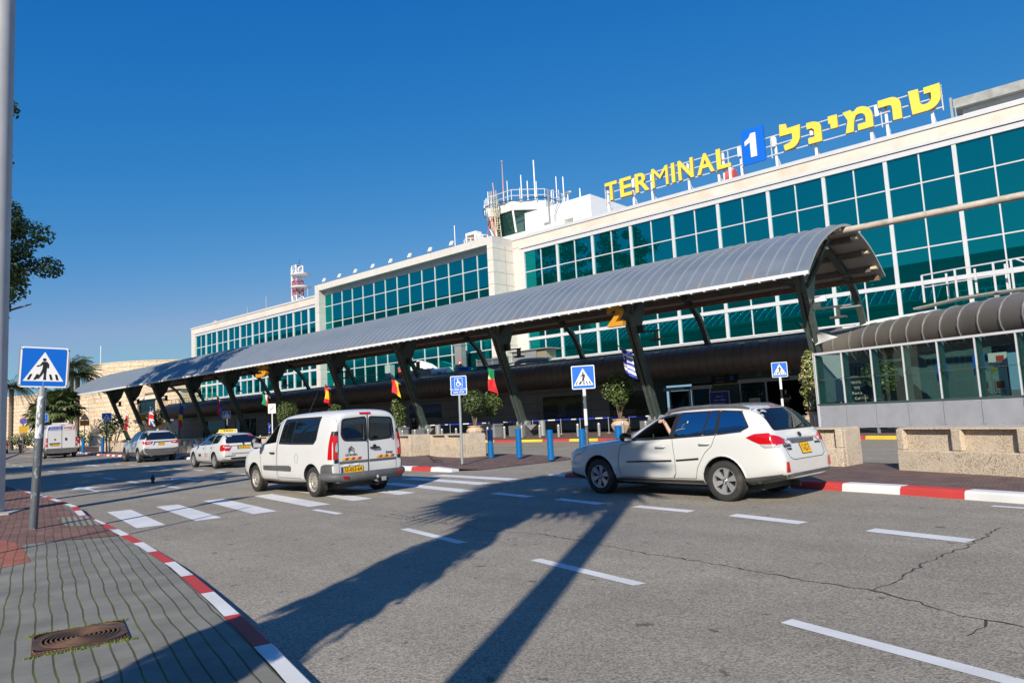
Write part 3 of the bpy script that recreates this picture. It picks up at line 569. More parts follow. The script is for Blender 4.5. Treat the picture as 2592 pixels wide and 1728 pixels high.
# posters on the grey wall (plain generic landscapes)
def poster(label, x0, x1, z0, z1, bands, seed):
    t = thing('wall_poster', label, 'poster', ((x0+x1)/2, WY-.02, (z0+z1)/2)); w = (x1-x0)/2; h = (z1-z0)/2
    m, n, l, p = _nt('poster_print'); p.inputs['Roughness'].default_value = .4
    tc = n.new('ShaderNodeTexCoord'); sp = n.new('ShaderNodeSeparateXYZ'); l.new(tc.outputs['Object'], sp.inputs[0])
    nz = n.new('ShaderNodeTexNoise'); nz.inputs['Scale'].default_value = 1.6; nz.inputs['Detail'].default_value = 6; mp = n.new('ShaderNodeMapping'); mp.inputs['Location'].default_value = (seed, 0, 0); l.new(tc.outputs['Object'], mp.inputs[0]); l.new(mp.outputs[0], nz.inputs['Vector'])
    ma = n.new('ShaderNodeMath'); ma.operation = 'MULTIPLY_ADD'; l.new(nz.outputs['Fac'], ma.inputs[0]); ma.inputs[1].default_value = .5; l.new(sp.outputs['Z'], ma.inputs[2])
    mr = n.new('ShaderNodeMapRange'); mr.inputs[1].default_value = -h+.25; mr.inputs[2].default_value = h+.25; l.new(ma.outputs[0], mr.inputs[0])
    cr = n.new('ShaderNodeValToRGB'); cr.color_ramp.interpolation = 'EASE'; l.new(mr.outputs[0], cr.inputs[0])
    e = cr.color_ramp.elements
    while len(e) < len(bands): e.new(.5)
    for k, (pos, c) in enumerate(bands): e[k].position = pos; e[k].color = (*c, 1)
    l.new(cr.outputs[0], p.inputs['Base Color'])
    MB().bb(-w, w, -.02, .02, -h, h).build('print', m, t, smooth=0); return t, w, h
poster('beach poster with blue sky, dark sea and pale sand on the grey wall', -55.3, -50.6, 1.15, 3.05, [(0, (.30, .27, .20)), (.22, (.26, .25, .19)), (.27, (.20, .30, .32)), (.34, (.015, .06, .13)), (.58, (.02, .09, .19)), (.62, (.11, .20, .33)), (1, (.05, .11, .25))], 1)
pt, w, h = poster('waterfall poster with dark rocks, white water and green trees', -37.9, -33.9, .95, 2.95, [(0, (.01, .05, .09)), (.3, (.015, .08, .13)), (.42, (.01, .02, .02)), (.62, (.03, .04, .02)), (.75, (.12, .12, .02)), (1, (.02, .03, .01))], 7)
mb = MB()
for k in range(26): x = rnd(-.75, .35); mb.quad((x, -.026, rnd(-.75, -.4)), (x+.05, -.026, -.7), (x+.07, -.026, .35), (x+.02, -.026, rnd(.2, .5)))
mb.build('waterfall', mat('pale_water', (.30, .34, .38), .5), pt, smooth=0)
pt, w, h = poster('dark landscape poster with trees and a white fence by the round bush', -31.2, -27.6, .95, 2.95, [(0, (.05, .06, .015)), (.25, (.06, .08, .02)), (.35, (.012, .016, .01)), (.7, (.02, .028, .012)), (1, (.10, .12, .12))], 13)
mb = MB()
for k in range(9): mb.bb(-1.4+.22*k, -1.36+.22*k, -.027, -.021, -.78, -.35)
mb.bb(-1.45, .5, -.027, -.021, -.5, -.46); mb.bb(-1.45, .5, -.027, -.021, -.68, -.64); mb.build('fence', mat('pale_fence', (.32, .33, .31), .6), pt, smooth=0)
# ------------------------------------------------------------------ things on the deck above the cornice
def duct(name, label, x, y, parts, m='steel_grey', cat='air duct'):
    t = thing(name, label, cat, (x, y, 5.5))
    for nm, f, mm in parts: b = MB(); f(b); b.build(nm, M[mm] if isinstance(mm, str) else mm, t)
    return t
duct('air_handling_unit', 'pale grey flat roofed air handling unit on the deck right of the white corner', -40.0, 47.5, [
    ('casing', lambda b: b.bb(-1.5, 1.3, -.7, .9, .85, 1.6), M['alu_bright']), ('roof', lambda b: b.bb(-1.8, 2.8, -.85, 1.1, 1.6, 1.68), 'steel_grey'),
    ('grille', lambda b: [b.bb(1.35+.09*k, 1.39+.09*k, -.6, .8, .85, 1.58) for k in range(11)], mat('brass_grey', (.36, .32, .22), .5)), ('pipe', lambda b: b.tube([(-3.2, -1.1, .35), (-.6, -1.1, .72), (.6, -1.1, .76), (2.8, -1.1, .6)], .07, 8), 'white')], cat='air conditioner')
duct('ventilation_duct', 'curved galvanised duct bending down onto the cornice near the air handling unit', -38.7, 45.9, [('elbow', lambda b: b.tube(catmull([(-1.2, -.5, .1), (-1.0, -.5, .45), (-.5, -.4, .62), (.9, -.2, .6), (2.2, .0, .5)], 6), .22, 12), M['galv'])])
duct('ventilation_duct', 'white hooded duct with a grey body behind the german flag column', -52.4, 46.25, [
    ('hood', lambda b: b.add([(-2, -.3, .3), (1.2, -.3, .3), (2.1, -.3, .6), (.6, -.3, 1.5), (-.9, -.3, 1.95), (-2, -.3, 1.4), (-2, .3, .3), (1.2, .3, .3), (2.1, .3, .6), (.6, .3, 1.5), (-.9, .3, 1.95), (-2, .3, 1.4)], [(0, 1, 2, 3, 4, 5), (11, 10, 9, 8, 7, 6)]+[(i, (i+1) % 6, 6+(i+1) % 6, 6+i) for i in range(6)]), 'white'),
    ('body', lambda b: b.bb(-1.8, 1.0, -.42, -.31, .4, 1.0), M['galv'])])
duct('ventilation_duct', 'rounded white duct with a red panel standing beside the hooded duct', -50.0, 46.2, [('casing', lambda b: b.tube([(-1.1, 0, .5), (1.1, 0, .5)], .45, 14), 'white'), ('panel', lambda b: b.bb(-.2, .3, -.5, -.44, .25, .55), 'red_paint')])
duct('duct_riser', 'tall square white duct riser with a red and white notice in front of teal glass', -47.45, 46.2, [('shaft', lambda b: b.bb(-.45, .45, -.3, .3, 0, 3.3), M['alu_bright']), ('cap', lambda b: b.bb(-.5, .5, -.35, .35, 2.8, 2.95), 'steel_grey'), ('notice', lambda b: b.bb(.1, .36, -.33, -.305, .9, 1.5), 'red_paint'), ('notice_patch', lambda b: b.bb(.16, .30, -.345, -.332, 1.1, 1.3), 'white')])
duct('storage_crate', 'low blue crate lying on the deck at the foot of the riser', -46.5, 45.75, [('box', lambda b: b.bb(-.6, .6, -.2, .2, .25, .65), 'sign_blue'), ('lid', lambda b: b.bb(-.64, .64, -.23, .23, .65, .72), 'blue_panel')], cat='crate')
duct('metal_cabinet', 'tall pale green metal cabinet behind the german flag', -58.0, 46.2, [('body', lambda b: b.bb(-.42, .42, -.3, .3, 0, 1.9), mat('pale_green', (.30, .42, .40), .5)), ('plinth', lambda b: b.bb(-.5, .5, -.36, .36, 0, .15), 'steel_grey')], cat='cabinet')
duct('gas_cabinet', 'red metal cabinet half hidden behind a leaning column', -56.0, 46.2, [('body', lambda b: b.bb(-.32, .32, -.25, .25, 0, 1.4), 'red_paint'), ('top', lambda b: b.bb(-.36, .36, -.3, .3, 1.4, 1.48), 'steel_grey')], cat='cabinet')
for i, (x0, x1, lb) in enumerate(((-66, -59.6, 'dark steel deck railing in front of the middle block'), (-45.5, -42.3, 'grey screen railing at the white corner of the middle block'), (-112, -97, 'thin dark railing on the deck beside the stone house'))):
    t = thing('deck_railing', lb, 'railing', (0, 45.9, 5.5)); mb = MB()
    for z in (.55, 1.05): mb.tube([(x0, 0, z), (x1, 0, z)], .03, 6)
    mb.build('rail', M['steel_green'], t); mb = MB(); n = int((x1-x0)/1.5)
    for k in range(n+1): mb.tube([(x0+(x1-x0)*k/n, 0, 0), (x0+(x1-x0)*k/n, 0, 1.05)], .03, 6)
    mb.build('railing', M['steel_green'], t)
t = thing('deck_screen', 'dark grey metal screen panels below the white corner', 'screen', (-43.2, 46.5, 5.5)); MB().bb(-2.4, 1.6, -.03, .03, 0, 1.3).build('panel', mat('dark_screen', (.10, .12, .14), .5), t, smooth=0)
mb = MB()
for x in (-2.4, -.4, 1.6): mb.bb(x-.05, x+.05, -.06, -.032, 0, 1.4)
mb.build('frame', M['steel_grey'], t, smooth=0)
# metal service gangway on the cornice at the right
g = thing('service_gangway', 'pale metal service gangway with railings above the curved cornice on the right', 'gangway', (0, 0, 0))
GP = [(-9.2, 45.4, 6.45), (-6.9, 45.0, 6.68), (-5.2, 44.8, 6.72), (-1.5, 44.4, 6.75), (6, 44.2, 6.75)]
mb = MB()
for a, b in zip(GP, GP[1:]): mb.bar(a, b, .9 if a[0] > -9 else .7, .10)
mb.build('walkway', mat('zinc_grating', (.34, .34, .29), .5, metal=.3, var=.15, vs=5), g, smooth=0)
mb = MB(); q = [(-8.7, 45.3), (-7.0, 44.8), (-5.2, 44.5), (-4.4, 44.3), (-2.6, 44.1), (-1.2, 44.0), (2, 43.8), (5.5, 43.8)]
for x, y in q+[(-7.6, 45.9), (-6.2, 45.7), (-4.8, 45.6), (-3.4, 45.4)]: mb.bar((x, y, 6.75), (x, y, 8.3), .10)
mb.build('railing_posts', M['alu'], g, smooth=0)
mb = MB()
for a, b in zip(q, q[1:]): mb.bar((*a, 8.3), (*b, 8.3), .07); mb.bar((*a, 7.6), (*b, 7.6), .05)
mb.bar((-4.2, 44.2, 8.3), (-2.6, 44.1, 7.2), .07); mb.build('handrail', M['alu'], g, smooth=0)
mb = MB()
for x in (-5.2, -1.2, 3): mb.bar((x, 44.6, 5.5), (x, 44.6, 6.8), .22)
mb.build('support_post', M['steel_grey'], g, smooth=0)
t = thing('roof_hatch', 'white curved roof hatch sheet lying on top of the cornice', 'hatch', (-10.6, 44.7, 5.45)); mb = MB(); mb.tube(catmull([(-2.2, .4, .1), (-1, .2, .35), (1.4, -.8, .40), (3.4, -2.2, .35)], 5), [.05]+[.22]*14+[.05], 8); mb.build('sheet', M['white'], t)
MB().bb(-1.3, 1.4, -.3, .6, 0, .12).build('base', M['steel_grey'], t, smooth=0)
# right-hand rooftop structure
t = thing('rooftop_structure', 'white rooftop plant room with a grey concrete eave at the right end', 'plant room', (0, 0, 0))
MB().bb(-7.5, 14, 58.5, 68, 20, 21.75).build('wall', M['offwhite'], t, smooth=0)
MB().bb(-7.95, 15, 57.9, 69, 21.75, 22.42).build('eave', mat('grey_concrete', (.33, .34, .32), .85, var=.2, vs=2), t, smooth=0)
mb = MB(); mb.bb(-8.15, -8.0, 57.9, 58.05, 20, 22.6); mb.tube([(-7.85, 57.85, 20.2), (-7.85, 57.85, 21.8)], .05, 6); mb.build('downpipe', M['steel_grey'], t)
# ------------------------------------------------------------------ rooftop sign
SY = 56.0
sg = thing('rooftop_sign', 'big yellow rooftop letters in Latin and Hebrew with a blue number panel between', 'sign')
sl = lambda x: 0
def letter(poly_list, name='letter'):
    mb = MB()
    for poly, mi in poly_list:
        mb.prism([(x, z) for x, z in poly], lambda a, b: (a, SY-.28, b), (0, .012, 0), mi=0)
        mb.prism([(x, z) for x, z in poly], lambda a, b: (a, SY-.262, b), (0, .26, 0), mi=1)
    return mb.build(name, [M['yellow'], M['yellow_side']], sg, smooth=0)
ZB, ZT = 21.42, 23.20
xs = [(-36.42, 'T', 1.36), (-34.74, 'E', 1.28), (-33.08, 'R', 1.46), (-31.31, 'M', 1.66), (-29.31, 'I', .34), (-28.64, 'N', 1.46), (-26.86, 'A', 1.62), (-25.02, 'L', 1.24)]
for x, ch, w in xs:
    v, f = text_mesh(ch, 1, 0, .0 if ch == 'M' else .022); vx = [a[0] for a in v]; vy = [a[1] for a in v]; kx = w/(max(vx)-min(vx)); ky = (ZT-ZB)/(max(vy)-min(vy)); y0 = min(vy); x0 = min(vx)
    P = [(x+(a[0]-x0)*kx, ZB+(a[1]-y0)*ky) for a in v]
    me = bpy.data.meshes.new('l'); me.from_pydata([(a, 0, b) for a, b in P], [], f); bm = bmesh.new(); bm.from_mesh(me); bmesh.ops.remove_doubles(bm, verts=bm.verts, dist=1e-4)
    bmesh.ops.recalc_face_normals(bm, faces=bm.faces)
    r = bmesh.ops.extrude_face_region(bm, geom=list(bm.faces)); vs = [e for e in r['geom'] if isinstance(e, bmesh.types.BMVert)]
    for e in vs: e.co.y += .26
    for e in bm.verts: e.co.y += SY-.27
    bmesh.ops.recalc_face_normals(bm, faces=bm.faces)
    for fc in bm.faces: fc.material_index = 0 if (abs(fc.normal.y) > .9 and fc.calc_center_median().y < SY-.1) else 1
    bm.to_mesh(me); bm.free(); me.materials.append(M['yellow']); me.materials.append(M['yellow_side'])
    o = bpy.data.objects.new('letter', me); C.objects.link(o); o.parent = sg
# blue panel with the figure 1
mb = MB(); mb.bb(-22.68, -20.80, SY-.34, SY-.16, 21.12, 24.06); mb.build('number_panel', M['blue_panel'], sg, smooth=0)
mb = MB(); mb.prism([(-21.95, 21.62), (-21.45, 21.62), (-21.45, 23.62), (-21.85, 23.62), (-22.02, 23.3), (-22.4, 23.05), (-22.4, 22.68), (-21.95, 22.9)], lambda a, b: (a, SY-.40, b), (0, .058, 0)); mb.build('number', M['white'], sg, smooth=0)
# Hebrew letters, outlines in metres (x from left, z)
def arcpts(cx, cz, rx, rz, a0, a1, n=8): return [(cx+rx*math.cos(R(a0+(a1-a0)*i/n)), cz+rz*math.sin(R(a0+(a1-a0)*i/n))) for i in range(n+1)]
lamed = [(-19.50, 23.64), (-18.98, 23.56), (-18.92, 23.16), (-17.90, 23.18)]+arcpts(-18.78, 22.35, .80, .90, 0, -88, 7)+[(-19.22, 21.40), (-19.30, 21.86)]+arcpts(-18.98, 22.36, .42, .42, -80, 0, 5)+[(-18.58, 22.66), (-19.55, 22.68)]
nun = [(-17.42, 23.10), (-16.9, 23.08)]+arcpts(-16.92, 22.52, .56, .52, 85, 0, 6)+[(-16.36, 21.36), (-17.38, 21.38), (-17.38, 21.86), (-16.90, 21.86), (-16.90, 22.42), (-17.05, 22.58), (-17.42, 22.58)]
yod = [(-15.80, 23.10), (-15.14, 23.08), (-15.14, 22.06), (-15.66, 22.08), (-15.66, 22.50), (-15.80, 22.50)]
mem = [(-14.72, 23.04), (-14.16, 23.08), (-14.02, 22.80)]+arcpts(-13.52, 22.28, .82, .84, 105, 0, 8)+[(-12.70, 21.36), (-13.76, 21.36), (-13.76, 21.84), (-13.20, 21.84)]+arcpts(-13.58, 22.24, .40, .38, 0, 130, 5)+[(-13.98, 22.2), (-14.08, 21.38), (-14.64, 21.38), (-14.42, 22.35)]
resh = [(-12.27, 23.12), (-11.5, 23.12)]+arcpts(-11.46, 22.46, .66, .66, 85, 0, 6)+[(-10.80, 21.36), (-11.38, 21.38), (-11.38, 22.32)]+arcpts(-11.6, 22.36, .22, .22, 0, 90, 3)+[(-12.27, 22.58)]
tet = [(-10.27, 23.14), (-9.64, 23.12), (-9.60, 22.05)]+arcpts(-9.30, 22.28, .42, .40, -110, 0, 5)+[(-8.88, 22.62), (-9.30, 22.62), (-9.30, 23.08), (-8.30, 23.10)]+arcpts(-9.22, 22.28, .92, .90, 0, -88, 7)+[(-10.14, 21.38)]
for p in (lamed, nun, yod, mem, resh, tet): letter([(p, 0)])
# lattice behind the letters
mb = MB()
for x0, x1, zz in ((-36.4, -22.7, (21.45, 22.3, 23.0)), (-20.8, -8.25, (21.45, 22.25, 23.0))):
    for z in zz: mb.bb(x0, x1, SY+.05, SY+.13, z-.04, z+.04)
mb.build('letter_rails', M['alu'], sg, smooth=0)
mb = MB()
for x in (-36.4, -33.6, -31.6, -27.9, -25.1, -24.6, -23.05, -20.1, -17.0, -13.0, -11.9, -9.0):
    mb = MB(); mb.bb(x-.09, x+.09, SY+.14, SY+.3, 20.15, 22.9); mb.bar((x, SY+.25, 21.4), (x+.1, SY+1.1, 20.15), .1); mb.build('stand', M['white'], sg, smooth=0)
mb = MB()
for x in (-36.6, -24.1, -22.9, -20.4, -17.3, -12.2, -8.3): mb.bb(x-.03, x+.03, SY+.02, SY+.16, 21.2, 22.9)
mb.build('uprights', M['alu'], sg, smooth=0)
mb = MB()
for x in (-33.4, -23.05, -20.15, -17.15, -12.45): mb.bb(x-.13, x+.13, SY-.12, SY+.02, 22.1, 22.9)
mb.build('junction_box', M['white'], sg, smooth=0)
t = thing('cable_reel', 'red and white cable reel behind the letter L on the roof edge', 'reel', (-24.0, 56.2, 20.7)); mb = MB(); mb.lathe([(.55, -.35), (.55, .35)], n=18, axis='X'); mb.build('drum', M['red_paint'], t); mb = MB()
mb.bb(.05, .25, -.6, .6, -.5, .62); mb.build('band', M['white'], t, smooth=0)
# floodlights along the middle block's roof edge
t0 = None
for i, x in enumerate((-79.0, -75.55, -72.1, -68.55, -65.1, -61.6, -58.05, -54.55)):
    if t0 is None:
        t0 = t = thing('floodlight', '', 'floodlight'); MB().box((0, -.12, .52), (.42, .16, .55), M=Matrix.Rotation(R(-28), 3, 'X')).build('lamp_head', M['white'], t, smooth=0); mb = MB(); mb.bb(-.04, .04, -.04, .04, 0, .4); mb.bb(-.26, .26, -.1, -.04, .34, .4); mb.build('bracket', M['steel_grey'], t, smooth=0)
    else: t = copy_tree(t0)
    t.location = (x, 52.6, 20.0); t['group'] = 'floodlights along the roof edge of the middle block'; t['label'] = 'small white floodlight in the row tilted over the roof edge of the middle block'
# control tower
tw = thing('control_tower', 'octagonal glazed control tower with roof railing and many whip antennas', 'tower', (-58.4, 70.0, -1.15))
def ring(rad, z, n=8, a0=22.5): return [(rad*math.cos(R(a0+360*i/n)), rad*math.sin(R(a0+360*i/n)), z) for i in range(n)]
def frustum(mb, r0, z0, r1, z1, cap=True):
    a, b = ring(r0, z0), ring(r1, z1); mb.add(a+b, [(i, (i+1) % 8, 8+(i+1) % 8, 8+i) for i in range(8)]+([tuple(range(7, -1, -1)), tuple(range(8, 16))] if cap else []))
mb = MB(); frustum(mb, 4.0, 18, 4.0, 25.6); mb.build('shaft', M['offwhite'], tw, smooth=0)
mb = MB(); frustum(mb, 4.25, 25.6, 5.15, 28.2); mb.build('cab_glass', glassmat('tower_glass', (.02, .06, .05), (.3, .5, .45), .3), tw, smooth=0)
mb = MB()
for a, b in zip(ring(4.3, 25.6), ring(5.2, 28.2)): mb.bar(a, b, .22)
mb.build('cab_mullions', M['white'], tw, smooth=0)
mb = MB(); frustum(mb, 5.4, 28.2, 5.6, 29.25); mb.build('cab_roof', M['offwhite'], tw, smooth=0)
mb = MB()
for z in (30.0, 30.75): mb.tube(ring(5.5, z)+[ring(5.5, z)[0]], .055, 6)
for p in ring(5.5, 29.2, 16, 11.25)+ring(5.5, 29.2): mb.tube([p, (p[0], p[1], 30.75)], .05, 5)
mb.build('roof_railing', M['alu'], tw)
def whip(x, y, z0, z1, r=.07, m='white', lean=0, tip=None):
    z1 = 29.2+(z1-29.2)*.66; mb = MB(); mb.tube([(x, y, z0), (x+lean, y, z1)], [r, r*.8], 6)
    if tip: mb.ball((x+lean, y, z1+.1), tip, 8)
    mb.build('antenna', M[m], tw)
for x, z1, r, m in ((-4.5, 35.3, .08, 'white'), (-5.0, 34.0, .07, 'white'), (-1.9, 36.3, .035, 'black'), (-.4, 36.2, .06, 'white'), (2.4, 36.4, .08, 'white'), (2.1, 34.0, .05, 'alu'), (5.0, 38.4, .10, 'white'), (5.3, 34.2, .06, 'white'), (5.9, 34.8, .08, 'white'), (8.4, 35.4, .07, 'white'), (10.2, 34.9, .08, 'white'), (11.2, 31.6, .07, 'white'), (14.3, 31.6, .09, 'white'), (6.9, 32.8, .05, 'white'), (7.5, 33.0, .05, 'white'), (8.9, 32.6, .06, 'alu')):
    whip(x*.62-.6 if x > 5.6 else x*.85, -3.0 if x < 6 else 1.0, 29.2, z1-1.2 if x < 6 else z1-.2, r, m)
mb = MB(); mb.tube([(.1, -4.3, 29.2), (.1, -4.3, 35.0)], [.13, .05], 7); mb.ball((.1, -4.3, 35.15), .16); mb.tube([(-1.4, -4.3, 31.2), (.1, -4.3, 31.0)], .05, 5); mb.tube([(-1.5, -4.3, 31.2), (-1.7, -4.3, 32.8)], .08, 6); mb.build('lightning_mast', mat('mast_pink', (.45, .25, .24), .5), tw)
mb = MB(); mb.tube(catmull([(p[0], p[1], 29.35+.25*(i % 2)) for i, p in enumerate(ring(5.62, 0)+[ring(5.62, 0)[0]])], 4), .06, 5); mb.build('cable_run', M['black'], tw)
la = MB(); lx = .1
for dx in (-.35, .35): la.tube([(lx+dx, -5.5, 25.0), (lx+dx, -5.9, 29.9)], .06, 5)
for k in range(18): la.tube([(lx-.35, -5.5-.02*k, 25.1+.31*k), (lx+.35, -5.5-.02*k, 25.1+.31*k)], .04, 5)
for k in range(6): la.tube([(lx-.35, -5.6, 25.8+.85*k)]+[(lx+.6*math.cos(R(a)), -6.0+.6*math.sin(R(a)), 25.8+.85*k) for a in (200, 235, 270, 305, 340)]+[(lx+.35, -5.6, 25.8+.85*k)], .045, 5)
for a in (210, 240, 270, 300, 330): la.tube([(lx+.6*math.cos(R(a)), -6.0+.6*math.sin(R(a)), 25.8), (lx+.6*math.cos(R(a)), -6.0+.6*math.sin(R(a)), 30.8)], .04, 5)
la.build('caged_ladder', M['cream'], tw)
t = thing('plant_room', 'plain white box room on the roof beside the control tower', 'plant room', (0, 0, 0))
MB().bb(-55.2, -45.2, 66.0, 76, 19.5, 26.5).build('wall', M['white'], t, smooth=0)
MB().bb(-49.8, -47.8, 65.9, 65.99, 22.5, 24.3).build('louvre', mat('louvre', (.30, .28, .24), .6), t, smooth=0)
mb = MB(); mb.tube(catmull([(-50.2, 65.8, 23.2), (-50.3, 65.7, 25), (-49.4, 65.6, 26.6), (-48.2, 65.6, 27.2)], 4), .06, 6); mb.ball((-48.0, 65.6, 27.3), (.5, .2, .2)); mb.build('lamp_arm', M['steel_grey'], t)
mb = MB(); mb.bb(-51.3, -51.1, 65.8, 65.95, 24, 28.5); mb.bb(-51.9, -51.2, 65.6, 65.9, 24.2, 24.5); mb.build('cable_bracket', M['steel_grey'], t, smooth=0)
t = thing('air_conditioner', 'white outdoor air conditioner unit on the parapet at the tower foot', 'air conditioner', (-59.6, 61.2, 22.7)); MB().bb(-.9, .9, -.5, .5, 0, 1.5).build('casing', M['white'], t, smooth=0); MB().bb(-.6, .6, -.55, -.505, .35, 1.15).build('grille', mat('ac_grille', (.20, .15, .12), .6), t, smooth=0); MB().bb(-1, 1, -.6, .6, -.45, 0).build('stand', M['steel_grey'], t, smooth=0)
MB_ = MB(); MB_.bb(-62, -45, 60.5, 66, 19, 22.4)
t = thing('roof_terrace', 'white raised roof terrace below the tower cab', 'terrace'); MB_.build('base', M['offwhite'], t, smooth=0); mb = MB()
for p, q in (((-57.2, 60.7, 22.4), (-55.9, 60.7, 25.2)), ((-55.9, 60.7, 25.2), (-55.4, 60.7, 22.4)), ((-57.8, 60.7, 22.9), (-55.4, 60.7, 22.7)), ((-57.8, 60.7, 22.4), (-57.8, 60.7, 22.9))): mb.tube([p, q], .07, 6)
mb.build('red_ladder', M['red_paint'], t)
t = thing('roof_vents', 'pair of white wire cage vents on the roof of the middle block', 'vent', (-54.5, 56.5, 20.0)); mb = MB()
for cx in (-1.0, .9):
    for k in range(8): a = 2*math.pi*k/8; mb.tube([(cx+.75*math.cos(a), .75*math.sin(a), 0), (cx+.75*math.cos(a), .75*math.sin(a), 1.75)], .05, 5)
    for z in (.5, 1.1, 1.75): mb.tube([(cx+.75*math.cos(R(a)), .75*math.sin(R(a)), z) for a in range(0, 361, 30)], .05, 5)
mb.build('cage', M['white'], t); mb = MB(); mb.lathe([(.5, 0), (.5, 1.2), (.05, 1.4)], (.9, 0, 0)); mb.build('cowl', M['white'], t)
# lattice mast in red and white
t = thing('lattice_mast', 'red and white lattice radio mast with two round platforms behind the left block', 'mast', (-122, 75, 18))
mats = [M['white'], M['red_paint']]; mb = MB(); W = .75
for k in range(15):
    z0, z1 = k*1.0, k*1.0+1.0; mi = (k//3) % 2
    for sx, sy in ((-1, -1), (1, -1), (1, 1), (-1, 1)): mb.tube([(sx*W, sy*W, z0), (sx*W, sy*W, z1)], .12, 5, mi=mi)
    for (ax, ay), (bx, by) in (((-1, -1), (1, -1)), ((1, -1), (1, 1)), ((1, 1), (-1, 1)), ((-1, 1), (-1, -1))): mb.tube([(ax*W, ay*W, z0), (bx*W, by*W, z1)], .07, 4, mi=mi); mb.tube([(ax*W, ay*W, z1), (bx*W, by*W, z1)], .07, 4, mi=mi)
mb.build('lattice', mats, t); mb = MB()
for z in (10.4, 12.9): mb.lathe([(.7, 0), (1.9, .0), (2.0, .22), (1.8, .28), (.7, .2)], (1.1, 0, z), 18)
mb.build('platform', M['white'], t); mb = MB()
for x in (-2.3, -1.9): mb.tube([(x, 0, 8.5), (x, 0, 15)], .06, 5, mi=0)
for k in range(12): mb.tube([(-2.3, 0, 8.7+.5*k), (-.7, 0, 8.7+.5*k)], .045, 4, mi=0)
mb.build('side_ladder', M['white'], t); mb = MB(); mb.ball((.2, 0, 15.1), .3); mb.tube([(.8, 0, 15), (.8, 0, 16.2)], .05, 5); mb.build('beacon', M['sign_black'], t)
for x, z1, lb in ((-101.9, 22.2, 'thin zigzag roof antenna on the left block near its middle'), (-107.9, 21.3, 'short plain roof antenna on the left block, second from its far end'), (-90, 21.6, 'short roof antenna next to the lattice mast on the left block')):
    o = thing('roof_antenna', lb, 'antenna', (x, 57, 19.7)); mb = MB(); mb.tube([(0, 0, 0), (0, 0, z1-19.7)], .07, 5); mb.build('rod', M['steel_grey'], o); MB().bb(-.2, .2, -.2, .2, 0, .08).build('foot', M['steel_grey'], o, smooth=0)
o = thing('roof_antenna', 'slim white whip antenna on the middle block near the tower', 'antenna', (-58.6, 57, 20)); mb = MB(); mb.tube([(0, 0, 0), (0, 0, 4.2)], .05, 5); mb.build('rod', M['white'], o); MB().bb(-.2, .2, -.2, .2, 0, .08).build('foot', M['steel_grey'], o, smooth=0)
o = thing('roof_dome', 'small grey dome camera on the roof edge near the far left end', 'camera', (-118.6, 57, 19.75)); mb = MB(); mb.lathe([(.9, 0), (.9, .3), (.6, .75), (.02, .9)], n=14); mb.build('dome', M['steel_grey'], o)

# the blocks and everything on their roofs, brought to their surveyed distance
_roof = [o for o in C.objects if o.parent is None and o.name.split('.')[0] in ('terminal_building', 'rooftop_structure', 'rooftop_sign', 'cable_reel', 'floodlight', 'control_tower', 'plant_room', 'air_conditioner', 'roof_terrace', 'roof_vents', 'lattice_mast', 'roof_antenna', 'roof_dome')]
for o in _roof:
    o.location = Vector((0, 0, CH))+(o.location-Vector((0, 0, CH)))*.9; o.scale = (.9, .9, .9)
# ------------------------------------------------------------------ canopy
cp = thing('entrance_canopy', 'long curved grey metal canopy on leaning dark green columns along the terminal front', 'canopy')
KS = .88
M['plinth_grey'] = mat('plinth_grey', (.17, .18, .18), .5, metal=.3, var=.1)
ARC = catmull([(0, y*KS, CH+(z-CH)*KS) for y, z in ((34.75, 7.80), (35.78, 8.70), (36.97, 9.55), (38.64, 10.38), (41.0, 11.18), (43.2, 11.40), (44.6, 11.16), (46.0, 10.78), (47.3, 10.22), (49.05, 9.26))], 4)
XA, XB = -106.0, -10.06
FY, FZ = ARC[0].y, ARC[0].z; BY, BZ = ARC[-1].y, ARC[-1].z
mb = MB(); n = len(ARC); nx = 36
for s, dz in ((0, 0), (1, -.13)):
    for i in range(nx+1):
        for p in ARC: mb.v.append((XA+(XB-XA)*i/nx, p.y, p.z+dz))
o = (nx+1)*n
for i in range(nx):
    for j in range(n-1):
        a = i*n+j; mb.f.append((a, a+n, a+n+1, a+1)); mb.m.append(0); mb.f.append((o+a, o+a+1, o+a+n+1, o+a+n)); mb.m.append(1)
for j in range(n-1):
    for i in (0, nx): a = i*n+j; mb.f.append((a, a+1, o+a+1, o+a)); mb.m.append(1)
for i in range(nx):
    for j in (0, n-1): a = i*n+j; mb.f.append((a, a+n, o+a+n, o+a)); mb.m.append(1)
mb.build('roof_shell', [M['canopy'], M['soffit']], cp, smooth=50)
mb = MB(); x = XA+.1
while x < XB:
    for a, b in zip(ARC, ARC[1:]):
        mb.add([(x-.03, a.y, a.z), (x+.03, a.y, a.z), (x+.03, b.y, b.z), (x-.03, b.y, b.z), (x-.022, a.y, a.z+.05), (x+.022, a.y, a.z+.05), (x+.022, b.y, b.z+.05), (x-.022, b.y, b.z+.05)], [(4, 5, 6, 7), (0, 4, 7, 3), (1, 2, 6, 5)])
    x += .662
mb.build('standing_seams', M['seam'], cp, smooth=0, recalc=False)
mb = MB(); mb.bb(XA, XB+.03, FY-.13, FY+.02, FZ-.15, FZ+.0); x = XA+.5
while x < XB: mb.bb(x-.03, x+.03, FY-.15, FY+.03, FZ-.2, FZ-.13); x += .662
mb.build('front_gutter', M['gutter'], cp, smooth=0)
def arc_at(y):
    for a, b in zip(ARC, ARC[1:]):
        if a.y <= y <= b.y: t = (y-a.y)/(b.y-a.y); return a.z+(b.z-a.z)*t
mb = MB()
for p in [ARC[0], ARC[-1]]: pass
